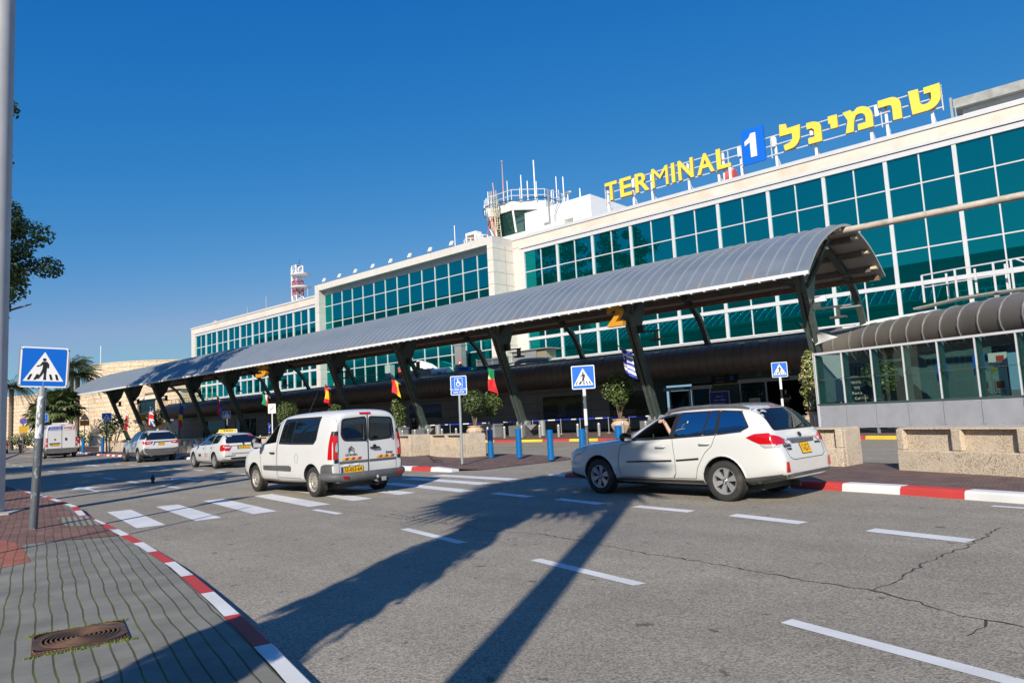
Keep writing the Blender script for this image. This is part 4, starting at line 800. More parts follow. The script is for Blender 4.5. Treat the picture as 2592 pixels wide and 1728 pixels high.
for y in (31.8, 33.9, 36.2, 39.0, 40.8, 42.2):
    z = arc_at(y); mb.bb(XA+.3, XB-.45, y-.14, y+.14, z-.42, z-.14)
mb.bb(XA+.3, XB-.25, BY-.3, BY-.08, BZ-.28, BZ-.02); mb.build('purlin', M['purlin'], cp, smooth=0); MB().bb(XA+.3, XB-.25, BY-.36, BY-.305, BZ-.30, BZ-.02).build('rear_beam', mat('rusty_beam', (.17, .10, .065), .7, var=.25), cp, smooth=0)
mb = MB()
for y in (33.9, 36.2, 39.0, 40.8, 42.2): z = arc_at(y); mb.bb(XB-.45, XB-.15, y-.18, y+.18, z-.3, z-.15)
mb.build('purlin_end', M['cream'], cp, smooth=0)
mb = MB(); mb.tube([(-11.1, 36.75, 9.83), (14, 36.75, 9.80)], .165, 12); mb.build('ridge_pipe', M['beige_pipe'], cp)
def column_part(x, name='column'):
    foot = Vector((x, 37.45, 1.0)); top = Vector((x, 34.25, 9.1)); mb = MB()
    for dx in (-.15, .15): mb.bar(foot+Vector((dx, 0, 0)), top+Vector((dx, 0, 0)), .20, .40)
    mb.bar(foot+Vector((0, .05, 0)), top+Vector((0, .05, 0)), .12, .22)
    col = mb.build(name, M['steel_green'], cp, smooth=0)
    mb = MB(); mb.prism([(35.75, 5.7), (36.5, 6.6), (37.6, 9.5), (36.6, 9.55), (34.2, 8.95), (32.6, 8.15), (34.6, 7.4)], lambda a, b: (x-.06, a, b), (.12, 0, 0)); mb.build('gusset_plate', M['steel_green'], col, smooth=0)
    for sx in (-1, 1):
        mb = MB(); mb.bar((x, 35.3, 6.9), (x+sx*1.9, 33.2, 8.4), .14); mb.bar((x, 35.4, 7.0), (x+sx*.9, 36.9, 9.6), .14); mb.build('brace', M['steel_green'], col, smooth=0)
    mb = MB(); mb.bb(x+.1, x+1.5, 35.85, 35.95, 6.0, 6.08); mb.bb(x+1.25, x+1.35, 35.75, 36.05, 5.55, 6.05); mb.bb(x+.95, x+1.65, 35.7, 36.1, 5.45, 5.55); mb.bb(x+.1, x+.5, 35.8, 36.0, 6.0, 6.45); mb.build('lamp_bracket', M['steel_green'], col, smooth=0)
    S = catmull([(x, 37.2, 10.0), (x, 38.71, 9.80), (x, 40.4, 9.30), (x, 42.46, 8.50), (x, 44.0, 7.40), (x, 45.1, 5.6)], 5); mb = MB()
    for a, b in zip(S, S[1:]): mb.bar(a, b+(b-a)*.06, .28, .34, up=(1, 0, 0))
    mb.build('strut', M['steel_green'], cp, smooth=0)
    mb = MB(); mb.bb(x-.75, x+.75, 36.75, 38.0, .13, .86); mb.build('plinth', M['plinth_grey'], cp, smooth=0)
    mb = MB(); mb.tube([(x-.5, 37.5, .95), (x+.5, 37.5, .95)], .22, 12); mb.add([(x+.75, 36.9, .85), (x+1.6, 37.0, .9), (x+1.05, 37.0, .5), (x+.75, 37.9, .85), (x+1.6, 37.9, .9), (x+1.05, 37.9, .5)], [(0, 1, 2), (5, 4, 3), (0, 3, 4, 1), (1, 4, 5, 2), (2, 5, 3, 0)]); mb.build('hinge_shoe', M['steel_grey'], cp)
CX = [-11.9, -21.9, -32.5, -42.9, -52.2, -62.3, -71.3, -80.2, -89.2, -97.8, -104.0]
for x in CX: column_part(x)
for a, b in zip(CX, CX[1:]):
    x = (a+b)/2; mb = MB(); mb.add([(x-.45, 32.4, 8.15), (x+.45, 32.4, 8.15), (x, 32.5, 7.2), (x-.45, 32.5, 8.25), (x+.45, 32.5, 8.25), (x, 32.6, 7.2)], [(0, 1, 2), (5, 4, 3), (0, 3, 4, 1), (1, 4, 5, 2), (2, 5, 3, 0)]); mb.build('hanger_plate', M['steel_green'], cp, smooth=0)
# security camera on the end column
t = thing('security_camera', 'white security camera on an arm at the right end column of the canopy', 'camera', (-11.6, 35.9, 6.45)); MB().box((.25, 0, .05), (.5, .22, .26)).build('housing', M['white'], t, smooth=0); mb = MB(); mb.tube([(0, 0, -.1), (0, 0, -.45), (1.6, .1, -.4), (1.6, .1, .1)], .04, 6); mb.bb(1.1, 2.0, 0, .2, -.55, -.48); mb.build('arm', M['alu_bright'], t)
# hanging numbers
for x0, ch, lb in ((-20.75, '2', 'orange figure two hanging from the canopy edge above the pedestrian crossing'), (-57.6, '3', 'orange figure three hanging from the canopy edge, half dark in shade')):
    v, f = text_mesh(ch, 1, 0, .03); vx = [a[0] for a in v]; vy = [a[1] for a in v]; kx = (.98 if ch == '2' else 1.7)/(max(vx)-min(vx)); ky = 1.16/(max(vy)-min(vy)); t = thing('hanging_number', lb, 'number sign', (x0, 31.1, 5.95))
    me = bpy.data.meshes.new('number'); me.from_pydata([((a[0]-min(vx))*kx, 0, (a[1]-min(vy))*ky) for a in v], [], f); bm = bmesh.new(); bm.from_mesh(me); bmesh.ops.remove_doubles(bm, verts=bm.verts, dist=1e-4)
    r = bmesh.ops.extrude_face_region(bm, geom=list(bm.faces))
    for e in r['geom']:
        if isinstance(e, bmesh.types.BMVert): e.co.y += .3
    bmesh.ops.recalc_face_normals(bm, faces=bm.faces); bm.to_mesh(me); bm.free(); me.materials.append(M['orange_num']); o = bpy.data.objects.new('figure', me); C.objects.link(o); o.parent = t
    mb = MB(); mb.bb(.25, .31, .1, .16, 1.1, 1.6); mb.bb(.7, .76, .1, .16, 1.1, 1.6); mb.build('hanger', M['steel_green'], t, smooth=0)
# ------------------------------------------------------------------ street furniture
def on_y(px, py, Y):
    d = _fw+_r2*((px-1296)/FPX)-_up2*((py-864)/FPX); t = Y/d.y; return (d.x*t, Y, CH+d.z*t)
def wearmat(name, a, b, sc, thr):
    m, n, l, p = _nt(name); p.inputs['Roughness'].default_value = .55
    tc = n.new('ShaderNodeTexCoord'); mp = n.new('ShaderNodeMapping'); mp.inputs['Scale'].default_value = (1, 1, .45); l.new(tc.outputs['Object'], mp.inputs[0])
    t = n.new('ShaderNodeTexNoise'); t.inputs['Scale'].default_value = sc; t.inputs['Detail'].default_value = 7; t.inputs['Roughness'].default_value = .65; l.new(mp.outputs[0], t.inputs['Vector'])
    cr = n.new('ShaderNodeValToRGB'); cr.color_ramp.elements[0].position = thr; cr.color_ramp.elements[0].color = (*a, 1); cr.color_ramp.elements[1].position = thr+.06; cr.color_ramp.elements[1].color = (*b, 1); l.new(t.outputs['Fac'], cr.inputs[0]); l.new(cr.outputs[0], p.inputs['Base Color']); return m
M['pole_dark'] = wearmat('worn_dark_pole', (.085, .10, .115), (.36, .40, .42), 9, .56)
M['pole_peel'] = wearmat('peeling_sticker', (.16, .18, .20), (.66, .68, .70), 8, .47)
M['lamp_grey'] = mat('lamp_pole_grey', (.40, .41, .43), .5, var=.06, vs=1.5, dirt=(.30, .30, .29, .4), ds=2.5)
def rrect(w, h, r, n=5):
    out = []
    for cx, cz, a0 in ((w/2-r, h/2-r, 0), (-w/2+r, h/2-r, 90), (-w/2+r, -h/2+r, 180), (w/2-r, -h/2+r, 270)): out += arcpts(cx, cz, r, r, a0, a0+90, n)
    return out
def plate(parent, w, h, draw, back='steel_grey', name='sign_plate'):
    """sign plate in the parent's XZ plane facing -Y; draw(add) gets add(poly, material, layer)"""
    pl = MB(); pl.prism(rrect(w, h, .035), lambda a, b: (a, -.0, b), (0, .02, 0)); p = pl.build(name, M[back], parent, smooth=0)
    layers = {}
    def add(poly, m, k): layers.setdefault((m, k), MB()).add([(a, -.003*k, b) for a, b in poly], [tuple(range(len(poly)))])
    draw(add)
    for (m, k), mb in layers.items(): mb.build('sign_face' if k == 1 else 'sign_symbol', M[m], p, smooth=0, recalc=False)
    return p
def disc(cx, cz, r, n=20, rz=None): return [(cx+r*math.cos(2*math.pi*i/n), cz+(rz or r)*math.sin(2*math.pi*i/n)) for i in range(n)]
def stroke(a, b, w): 
    dx, dz = b[0]-a[0], b[1]-a[1]; L = math.hypot(dx, dz); nx, nz = -dz/L*w/2, dx/L*w/2; return [(a[0]-nx, a[1]-nz), (b[0]-nx, b[1]-nz), (b[0]+nx, b[1]+nz), (a[0]+nx, a[1]+nz)]
def draw_ped(s):
    def d(add):
        k = s/.72; S = lambda P: [(a*k, b*k) for a, b in P]
        add(rrect(s, s, .035), 'sign_white', 1); add(rrect(s-.05*k, s-.05*k, .03), 'sign_blue', 2)
        add(S([(-.305, -.25), (.305, -.25), (.0, .275)]), 'sign_white', 3)
        B = 'sign_black'
        for x in (-.20, -.105, .10, .19): sl = -.025 if x > 0 else .025; add(S([(x-.022-sl, -.225), (x+.016-sl, -.225), (x+.022+sl*.4, -.125), (x-.012+sl*.4, -.125)]), B, 4)
        add(S(disc(0, .135, .028)), B, 4)
        add(S([(-.035, .10), (.035, .10), (.045, .02), (.035, -.055), (-.03, -.055), (-.02, .02)]), B, 5)
        add(S(stroke((-.02, .09), (-.055, .03), .026)), B, 4); add(S(stroke((-.05, .035), (-.11, .015), .022)), B, 4)
        add(S(stroke((.025, .095), (.062, .05), .026)), B, 4); add(S(stroke((.06, .055), (.062, -.015), .024)), B, 4)
        add(S([(-.03, -.05), (.012, -.05), (-.03, -.13), (-.085, -.21), (-.12, -.195), (-.115, -.18), (-.06, -.13)]), B, 6); add(S([(-.0, -.05), (.04, -.05), (.035, -.135), (.04, -.225), (-.005, -.225), (.0, -.14)]), B, 4)
    return d
def draw_wheel(w, h, lines):
    def d(add):
        add(rrect(w, h, .03), 'sign_white', 1); add(rrect(w-.045, h-.045, .022), 'sign_blue', 2); k = h/.62
        cz = .085*k; add([(a, b+cz) for a, b in rrect(.27*k, .31*k, .03)], 'sign_white', 3); add([(a, b+cz) for a, b in rrect(.245*k, .285*k, .022)], 'sign_blue', 4)
        o = lambda P: [(a*k-.01*k, b*k+cz) for a, b in P]; W = 'sign_white'
        add(o(disc(-.01, .10, .022)), W, 5); add(o(stroke((-.01, .075), (.0, -.005), .034)), W, 5); add(o(stroke((0, .04), (.055, .04), .022)), W, 5); add(o(stroke((-.0, .0), (.065, -.0), .028)), W, 6); add(o(stroke((.06, .0), (.09, -.075), .028)), W, 5); add(o(stroke((.085, -.075), (.115, -.06), .02)), W, 5)
        for i in range(14):
            a0, a1 = R(115+18*i), R(115+18*(i+1)); c = (.0, -.035); f = lambda a, r: (c[0]+r*math.cos(a), c[1]+r*math.sin(a)); add(o([f(a0, .072), f(a1, .072), f(a1, .05), f(a0, .05)]), W, 5)
        for j, s in enumerate(lines):
            v, q = text_mesh(s, .085*k, 0, .002); 
            for t in q: add([(v[i][0], v[i][1]-.135*k-.085*k*j) for i in t], W, 5)
    return d
def sign(name, label, base, h, r, w, hh, draw, face, post='galv', bands=None, tilt=0, tiltdir=0, cat='traffic sign', extra=None):
    """face: direction the plate looks, degrees from +X"""
    t = thing(name, label, cat, base, R(face+90))
    if tilt: t.rotation_euler = (Matrix.Rotation(R(tilt), 3, Vector((math.cos(R(tiltdir)), math.sin(R(tiltdir)), 0)))@Matrix.Rotation(R(face+90), 3, 'Z')).to_euler()
    if bands:
        p = None; k = 0
        for z0, z1, m in bands: mb = MB(); mb.lathe([(r, z0), (r, z1)], (0, .045, 0), 16); o = mb.build('post' if k == 0 else 'post_band', M[m], t if k == 0 else p); p = p or o; k += 1
    else: mb = MB(); mb.lathe([(r, 0), (r, h-.08)], (0, .045, 0), 14); mb.build('post', M[post], t)
    pl = plate(t, w, hh, draw); pl.location = (0, -r*.2, h-hh/2)
    mb = MB()
    for sx in (-1, 1):
        for sz in (-.46, .46): mb.ball((sx*w*.46, -.012, sz*hh), .011, 6)
    mb.bb(-.06, .06, .02, .05, -.2, -.17); mb.bb(-.06, .06, .02, .05, .17, .2); mb.build('bolts', M['alu_bright'], pl)
    if extra: extra(t)
    return t
sign('pedestrian_sign', 'tilted blue pedestrian crossing sign on a dark peeling post, large in the left foreground', (-13.93, 3.55, .13), 3.02, .065, .72, .66, draw_ped(.68), -12, bands=((0, .55, 'pole_dark'), (.55, 1.5, 'pole_dark'), (1.5, 2.2, 'pole_peel'), (2.2, 2.9, 'steel_grey')), tilt=2.9, tiltdir=131.5)
def base_of(px, py): x, y = at(px, py, .13); return (x, y, .13)
b2 = base_of(1489, 1164)
sign('pedestrian_sign', 'blue pedestrian crossing sign on a black and white banded post behind the station wagon', b2, 2.88, .052, .72, .72, draw_ped(.72), -62, bands=((0, .55, 'pole_dark'), (.55, 1.05, 'pole_dark'), (1.05, 1.55, 'sign_white'), (1.55, 1.95, 'pole_dark'), (1.95, 2.8, 'sign_white')))
sign('accessible_parking_sign', 'blue wheelchair sign with two lines of Hebrew on a thin grey post by the kerb', (-16.53, 15.96, .13), 2.83, .045, .54, .62, draw_wheel(.54, .62, ('להעלאת והורדת', 'נכים בלבד')), -58)
x, y, z = on_y(1987, 1090, 34.0); sign('pedestrian_sign', 'blue pedestrian crossing sign on a white post in front of the terminal doors', (x, y, .13), 3.35, .06, .72, .72, draw_ped(.72), -62, bands=((0, 1.0, 'sign_white'), (1.0, 1.6, 'sign_white'), (1.6, 2.05, 'sign_black'), (2.05, 3.2, 'sign_white')))
x, y, z = on_y(575, 1100, 33.6); sign('pedestrian_sign', 'small distant blue pedestrian crossing sign on a white post above the taxi', (x, y, .13), 3.3, .06, .74, .74, draw_ped(.74), -50, bands=((0, 1.4, 'sign_white'), (1.4, 1.9, 'sign_black'), (1.9, 3.1, 'sign_white')))
def draw_nopark(w, h):
    def d(add): add(rrect(w, h, .03), 'sign_white', 1); add(stroke((-w*.3, -h*.32), (w*.3, h*.32), .05), 'kerb_red', 2); add(rrect(w*.7, .04, .01), 'kerb_red', 2)
    return d
x, y, z = on_y(689, 1080, 28.0); sign('parking_sign', 'pale square parking sign with a red stroke above the minivan', (x, y, .13), 3.25, .045, .58, .72, draw_nopark(.58, .72), -50, post='sign_white')
F1 = (-72.5, 24.2, .13); sign('pedestrian_sign', 'shaded blue pedestrian crossing sign on a dark post beside the far white cargo van', F1, 3.6, .06, .78, .78, draw_ped(.78), -25, post='pole_dark')
sign('accessible_parking_sign', 'blue wheelchair sign partly hidden behind the leaning foreground signpost', (-83.5, 22.0, .13), 4.0, .05, .85, .8, draw_wheel(.8, .78, ('נכים',)), -18, post='pole_dark')
def draw_round(add): add(disc(0, 0, .33, 24), 'kerb_red', 1); add(disc(0, 0, .27, 24), 'sign_blue', 2); add(stroke((-.19, .19), (.19, -.19), .07), 'kerb_red', 3)
def yplate(t): mb = MB(); mb.bb(-.37, .37, -.03, .0, 2.25, 2.95); mb.build('yellow_plate', mat('yellow_plate', (.62, .36, .02), .5), t, smooth=0)
def round_sign(label, base, h):
    t = thing('no_stopping_sign', label, 'traffic sign', base, R(-15+90)); mb = MB(); mb.lathe([(.05, 0), (.05, h)], (0, .05, 0), 10); mb.build('post', M['pole_dark'], t)
    p = MB(); p.lathe([(.34, 0), (.34, .02)], (0, 0, h-.1), 24, axis='Y'); o = p.build('disc', M['steel_grey'], t, smooth=0); ly = {}
    def add(poly, m, k): mb = MB(); mb.add([(a, -.004*k, b+h-.1) for a, b in poly], [tuple(range(len(poly)))]); mb.build('sign_symbol', M[m], o, smooth=0, recalc=False)
    draw_round(add); yplate(t); return t
round_sign('round red and blue no stopping sign over a yellow plate at the far left', (-88.5, 21.5, .1), 3.6)
x, y, z = on_y(214, 1100, 30.0)
t = thing('warning_sign', 'red triangular warning sign over an orange plate behind the far white cargo van', 'traffic sign', (x, y, .13), R(75)); mb = MB(); mb.lathe([(.05, 0), (.05, 4.0)], (0, .04, 0), 10); mb.build('post', M['galv'], t)
mb = MB(); mb.prism([(-.5, 3.55), (.5, 3.55), (0, 4.4)], lambda a, b: (a, 0, b), (0, .02, 0)); o = mb.build('triangle', M['kerb_red'], t, smooth=0); mb = MB(); mb.add([(-.32, -.004, 3.66), (.32, -.004, 3.66), (0, -.004, 4.2)], [(0, 1, 2)]); mb.build('triangle_face', M['sign_white'], o, smooth=0); MB().bb(-.5, .5, -.02, .0, 2.85, 3.5).build('orange_plate', mat('orange_plate', (.70, .30, .02), .5), t, smooth=0)
x, y, z = on_y(358, 1062, 40.0)
t = thing('warning_sign', 'orange box sign on a green stand in front of the stone house', 'traffic sign', (x, y, .13), R(60)); mb = MB(); mb.lathe([(.06, 0), (.06, 3.6)], (0, .1, 0), 10); mb.build('post', M['steel_green'], t); MB().bb(-.55, .55, -.08, .08, 3.3, 4.2).build('box', mat('orange_box', (.75, .36, .01), .5), t, smooth=0); MB().bb(-.5, .55, -.09, .09, 4.2, 4.4).build('top', M['sign_white'], t, smooth=0)
# lamp pole at the left edge, and the one behind the photographer whose shadow crosses the road
def lamp_pole(loc, label, r, h, arm):
    t = thing('lamp_pole', label, 'lamp pole', loc, arm); mb = MB(); mb.lathe([(r, 0), (r*.985, h*.6), (r*.95, h)], n=28); p = mb.build('shaft', M['lamp_grey'], t)
    mb = MB(); mb.bb(-r*1.9, r*1.9, -r*1.9, r*1.9, 0, .035); mb.build('base_plate', M['concrete'], t, smooth=0)
    mb = MB(); P = []
    for a, z in [(math.pi+q, z) for q, z in ((-.75, .95), (.45, .95), (.6, 1.1), (.6, 1.75), (.45, 1.95), (-.6, 1.95), (-.75, 1.8), (-.75, .95))]: P.append(((r+.002)*math.cos(a), (r+.002)*math.sin(a), z))
    mb = MB(); mb.tube(P, .006, 4); mb.build('hatch_outline', M['dark_gap'], t); mb = MB(); mb.tube([(0, 0, h-.1), (1.8, 0, h+.35)], .06, 8); mb.build('arm', M['lamp_grey'], t); mb = MB(); mb.box((2.2, 0, h+.42), (.9, .34, .16)); mb.build('lamp_head', M['steel_grey'], t, smooth=0)
    return t
lamp_pole((-17.92, 3.80, .13), 'tall pale grey round lamp pole at the left edge of the pavement', .25, 12.5, R(60))
lamp_pole((-.55, -2.3, .13), 'tall grey lamp pole standing behind the viewpoint', .17, 12.5, R(60))
t = thing('street_pole', 'thin pole on the pavement behind the viewpoint', 'pole', (-9.2, -2.2, .13)); mb = MB(); mb.lathe([(.035, 0), (.035, 6.2)], n=10); mb.build('shaft', M['galv'], t); mb = MB(); mb.lathe([(.09, 0), (.09, .04)], n=10); mb.build('foot', M['galv'], t)
t = thing('street_pole', 'slim pole on the far left pavement out of view', 'pole', (-31, 3.2, .13)); mb = MB(); mb.lathe([(.07, 0), (.07, 9)], n=10); mb.build('shaft', M['galv'], t); mb = MB(); mb.lathe([(.15, 0), (.15, .05)], n=10); mb.build('foot', M['galv'], t)
# blue bollards
def bollard(name, r, h, m, cap):
    t = thing(name, '', 'bollard'); mb = MB(); mb.lathe([(r, .02), (r, h-.10)], n=20); mb.build('tube', m, t); mb = MB(); mb.lathe([(r*1.02, h-.10), (r*1.02, h-.035), (r*.8, h-.005), (.01, h)], n=20); mb.build('cap', cap, t); mb = MB(); mb.lathe([(r*1.06, 0), (r*1.06, .02)], n=20); mb.build('foot', m, t); return t
bb = bollard('blue_bollard', .105, 1.0, M['blue_bollard'], M['blue_bollard'])
for i, (x, y, lb) in enumerate(((-17.70, 18.55, 'blue bollard just right of the wheelchair sign, leftmost of the crossing row'), (-16.36, 18.57, 'second blue bollard of the crossing row, right of the leftmost one'), (-14.93, 18.53, 'third blue bollard of the crossing row, standing alone in the middle'), (-13.52, 18.42, 'blue bollard touching the banded post of the crossing sign'), (-12.1, 18.36, 'blue bollard showing only its top behind the station wagon bonnet'),
                                (-74.6, 22.9, 'sunlit far blue bollard beside the white cargo van'), (-72.9, 24.0, 'shaded far blue bollard under the dark crossing sign'))):
    o = bb if i == 0 else copy_tree(bb); o.location = (x, y, .13 if i < 2 else .06 if i < 4 else .13); o['label'] = lb; o['group'] = 'blue bollards at the crossings'
    if i > 4: o.scale = (1.3, 1.3, 1.35)
sb = bollard('steel_bollard', .085, .76, M['alu_bright'], M['alu_bright'])
SBX = [1018.7, 1050.5, 1084, 1119, 1155, 1194.7, 1234.7, 1277, 1321, 1366.7, 1414.3, 1463.1, 1516.7]
xs_ = [on_y(p, 1095, 34.35)[0] for p in SBX]+[-22.3, -20.8, -19.3, -13.0, -11.6]+[-42-1.75*k for k in range(1, 19)]
for i, x in enumerate(xs_):
    o = sb if i == 0 else copy_tree(sb); o.location = (x, 34.35+max(0, (-42-x))*.045, .13); o['label'] = 'short brushed steel bollard in the row along the drop-off kerb'; o['group'] = 'steel bollards along the drop-off kerb'
# belt barriers
st = None
SX = [-47.5, -45.9, -44.1, -42.2, -40.4, -38.3, -36.2, -34.2, -32.0, -29.9, -27.9, -26.0, -24.1, -22.2]
M['belt'] = mat('blue_belt', (.01, .03, .42), .6)
for i, x in enumerate(SX):
    t = thing('belt_barrier', 'thin steel barrier post of the belt line in front of the grey wall', 'barrier', (x, 38.4 if i % 2 else 37.9, .13), group='belt barrier posts in front of the entrance')
    mb = MB(); mb.lathe([(.028, .02), (.028, .98), (.04, .99), (.04, 1.04)], n=10); mb.build('post', M['alu_bright'], t); mb = MB(); mb.lathe([(.17, 0), (.16, .02), (.03, .045)], n=16); mb.build('base', M['alu_bright'], t)
    if i < len(SX)-1 and i not in (1,):
        dx, dy = SX[i+1]-x, (38.4 if (i+1) % 2 else 37.9)-(38.4 if i % 2 else 37.9); mb = MB()
        for a, b, mi in ((0, .55, 0), (.55, .8, 1), (.8, 1, 0)): mb.quad((dx*a, dy*a, .95), (dx*b, dy*b, .95), (dx*b, dy*b, 1.02), (dx*a, dy*a, 1.02), mi=mi)
        mb.build('belt', [M['belt'], M['white']], t, smooth=0, recalc=False)
# concrete crash blocks
def block(L, H=.92, D=.75):
    """sunlit aggregate block: two recessed upper panels and a ledge on the front"""
    mb = MB(); p = .16; rec = .13; zl = .50*H; q = .06
    xs3 = [-L/2, -L/2+p, -p*.6, p*.6, L/2-p, L/2]
    mb.bb(-L/2, L/2, -D/2+rec, D/2, .0, H-.03)
    mb.prism([(-L/2, -D/2-.02), (L/2, -D/2-.02), (L/2, -D/2+rec-.002), (-L/2, -D/2+rec-.002)], lambda a, b: (a, b, 0), (0, 0, zl))
    for a, b in ((xs3[0], xs3[1]), (xs3[2], xs3[3]), (xs3[4], xs3[5])): mb.bb(a, b, -D/2, -D/2+rec-.002, zl+.002, H-.03)
    mb.add([(-L/2, -D/2, H-.03), (L/2, -D/2, H-.03), (L/2, D/2, H-.03), (-L/2, D/2, H-.03), (-L/2+.03, -D/2+.03, H), (L/2-.03, -D/2+.03, H), (L/2-.03, D/2-.03, H), (-L/2+.03, D/2-.03, H)], [(4, 5, 6, 7), (0, 1, 5, 4), (1, 2, 6, 5), (2, 3, 7, 6), (3, 0, 4, 7), (0, 3, 2, 1)])
    bm_ = mb
    return bm_
blk = {}
def put_block(x, y, ang, L, label, H=.92, D=.75):
    k = (L, H, D)
    if k not in blk: blk[k] = block(L, H, D).build('concrete_block', M['aggregate'], None, smooth=0); bv = blk[k].modifiers.new('b', 'BEVEL'); bv.width = .022; bv.segments = 2; bv.limit_method = 'ANGLE'; o = blk[k]
    else: o = blk[k].copy(); C.objects.link(o)
    o.location = (x, y, .10); o.rotation_euler = (0, 0, ang); tag(o, label, 'concrete barrier', 'concrete crash blocks on the island'); return o
put_block(-2.48, 15.57, R(-26), 2.5, 'sunlit beige crash block at the right edge behind the red and white kerb', .86, .85)
put_block(.05, 14.3, R(-26), 2.5, 'beige crash block next in line beyond the right edge of the picture', .86, .85)
put_block(-6.16, 16.98, R(-10), 2.5, 'beige crash block mostly hidden behind the tail of the station wagon', .86, .85)
put_block(-20.16, 19.24, R(-15), 2.7, 'beige crash block directly left of the wheelchair signpost', .89, 1.0)
put_block(-23.9, 19.85, R(-15), 2.7, 'beige crash block half hidden by the rear corner of the minivan', .89, 1.0)
for k in range(17):
    x = -27.2-3.0*k; y = 20.35+.0*k+(.085*(-27.2-x)) if x > -52 else 22.45+.105*(-52-x)
    put_block(x, y+.3, R(-6), 2.7, 'beige crash block in the distant row behind the waiting cars' if k > 2 else 'beige crash block seen between the taxi and the minivan', .98, .8)
# small box fixtures near the terminal columns
for i, (x, lb) in enumerate(((-40.8, 'steel litter bin beside the fourth column foot'), (-30.4, 'steel litter bin beside the column foot near the crossing'))):
    t = thing('litter_bin', lb, 'bin', (x, 37.0, .13)); mb = MB(); mb.lathe([(.22, 0), (.22, .95)], n=18); mb.build('body', M['alu_bright'], t); mb = MB(); mb.lathe([(.235, .95), (.235, 1.0), (.1, 1.03)], n=18); mb.build('lid', M['steel_grey'], t)
# ------------------------------------------------------------------ glass screen on the terminal pavement, right
gs = thing('glass_screen', 'long glazed windbreak screen with grey base panels and green posts at the right', 'glass screen')
A = Vector((-10.65, 32.0, 0)); Bv = Vector((2.0, 27.7, 0)); d = (Bv-A).normalized(); nn = Vector((-d.y, d.x, 0)); Lg = (Bv-A).length
ang = math.atan2(d.y, d.x)
M['screen_base'] = mat('screen_base_panel', (.38, .39, .43), .45, metal=.15, var=.06, vs=2, dirt=(.28, .28, .29, .4), ds=1.3)
M['screen_post'] = mat('green_glass_post', (.16, .30, .27), .35, var=.06)
M['pane'] = glassmat('clear_pane', (.62, .74, .70), (.8, .9, .9), .06, .005, trans=1)
sp = 1.335; P = lambda s, o=0, z=0: A+d*s+nn*o+Vector((0, 0, z))
def rbox(mb, s0, s1, o0, o1, z0, z1): mb.box(P((s0+s1)/2, (o0+o1)/2, (z0+z1)/2), (s1-s0, o1-o0, z1-z0), rz=ang)
k = 0
while k*sp < Lg-.5:
    s0 = k*sp; s1 = s0+sp
    mb = MB(); rbox(mb, s0+.012, s1-.012, 0, .05, .36, 1.33); b = mb.build('base_panel', M['screen_base'], gs, smooth=0)
    mb = MB()
    for px, pz in ((.08, .45), (.08, 1.22), (sp-.08, .45), (sp-.08, 1.22), (sp/2, .45)): mb.ball(P(s0+px, -.004, pz), .012, 6)
    mb.build('screws', M['dark_gap'], b)
    mb = MB(); rbox(mb, s0+.04, s1-.04, .02, .03, 1.40, 3.50); mb.build('pane', M['pane'], gs, smooth=0)
    mb = MB(); rbox(mb, s0-.055, s0+.055, .16, .40, .36, 3.52) if k else rbox(mb, .02, .14, .16, .40, .36, 3.52); mb.build('post', M['screen_post'], gs, smooth=0)
    mb = MB(); rbox(mb, s0-.018, s0+.018, -.02, .10, 1.36, 3.53); mb.build('mullion', M['alu'], gs, smooth=0)
    mb = MB(); rbox(mb, s0-.03, s0+.03, .0, .12, .13, .36); mb.build('leg', M['alu_bright'], gs, smooth=0)
    mb = MB()
    mb.bar(P(s0+.02, .02, 2.5), P(s0+.25, .3, 2.3), .02); mb.build('stay', M['steel_green'], gs, smooth=0); k += 1
mb = MB(); rbox(mb, 0, Lg, -.02, .10, 3.53, 3.62); mb.build('top_rail', M['alu'], gs, smooth=0)
mb = MB(); rbox(mb, 0, Lg, -.03, .10, 1.335, 1.40); mb.build('sill_rail', mat('dark_green_sill', (.05, .09, .085), .4), gs, smooth=0)
mb = MB(); rbox(mb, 0, Lg, .012, .035, 2.42, 2.445); mb.build('cross_wire', M['steel_green'], gs, smooth=0)
mb = MB(); rbox(mb, -.05, .05, -.02, .10, .36, 3.62); mb.box(P(0, 1.0, 2.5), (.04, 2.0, 2.1), rz=ang); mb.build('end_post', M['alu'], gs, smooth=0)
# notices inside the screen
def notice(label, s, o, z, w, h, m, fn=None, cat='notice'):
    t = thing('notice', label, cat, P(s, o, z), ang); MB().bb(-w/2, w/2, -.015, .015, 0, h).build('panel', m, t, smooth=0)
    if fn: b = MB(); fn(b); b.build('print', [M['kerb_red'], M['sign_white'], M['yellow'], M['sign_black']], t, smooth=0, recalc=False)
    mb = MB(); mb.bb(-.02, .02, .016, .05, -z+.14, .05); mb.build('stand', M['steel_grey'], t, smooth=0); return t
def cart(b):
    q = lambda x0, x1, z0, z1, mi, k=0: b.quad((x0, -.018-.002*k, z0), (x1, -.018-.002*k, z0), (x1, -.018-.002*k, z1), (x0, -.018-.002*k, z1), mi=mi)
    q(-.13, .14, .34, .60, 0); q(-.2, -.17, .25, .62, 0); q(-.2, .18, .24, .27, 0); b.add([(x-.12, -.018, z+.17) for x, z in disc(0, 0, .03, 10)], [tuple(range(10))], 3); b.add([(x+.12, -.018, z+.17) for x, z in disc(0, 0, .03, 10)], [tuple(range(10))], 3)
    b.add([(-.25, -.018, 1.06), (-.25, -.018, .88), (.05, -.018, 1.06)], [(0, 1, 2)], 2)
notice('white panel with a red luggage trolley drawing behind the screen glass, left one', 6.25, 1.2, 1.33, .50, 1.08, M['sign_white'], cart)
notice('white panel with a red luggage trolley drawing behind the screen glass, the right one', 6.8, 1.2, 1.33, .50, 1.1, M['sign_white'], cart)
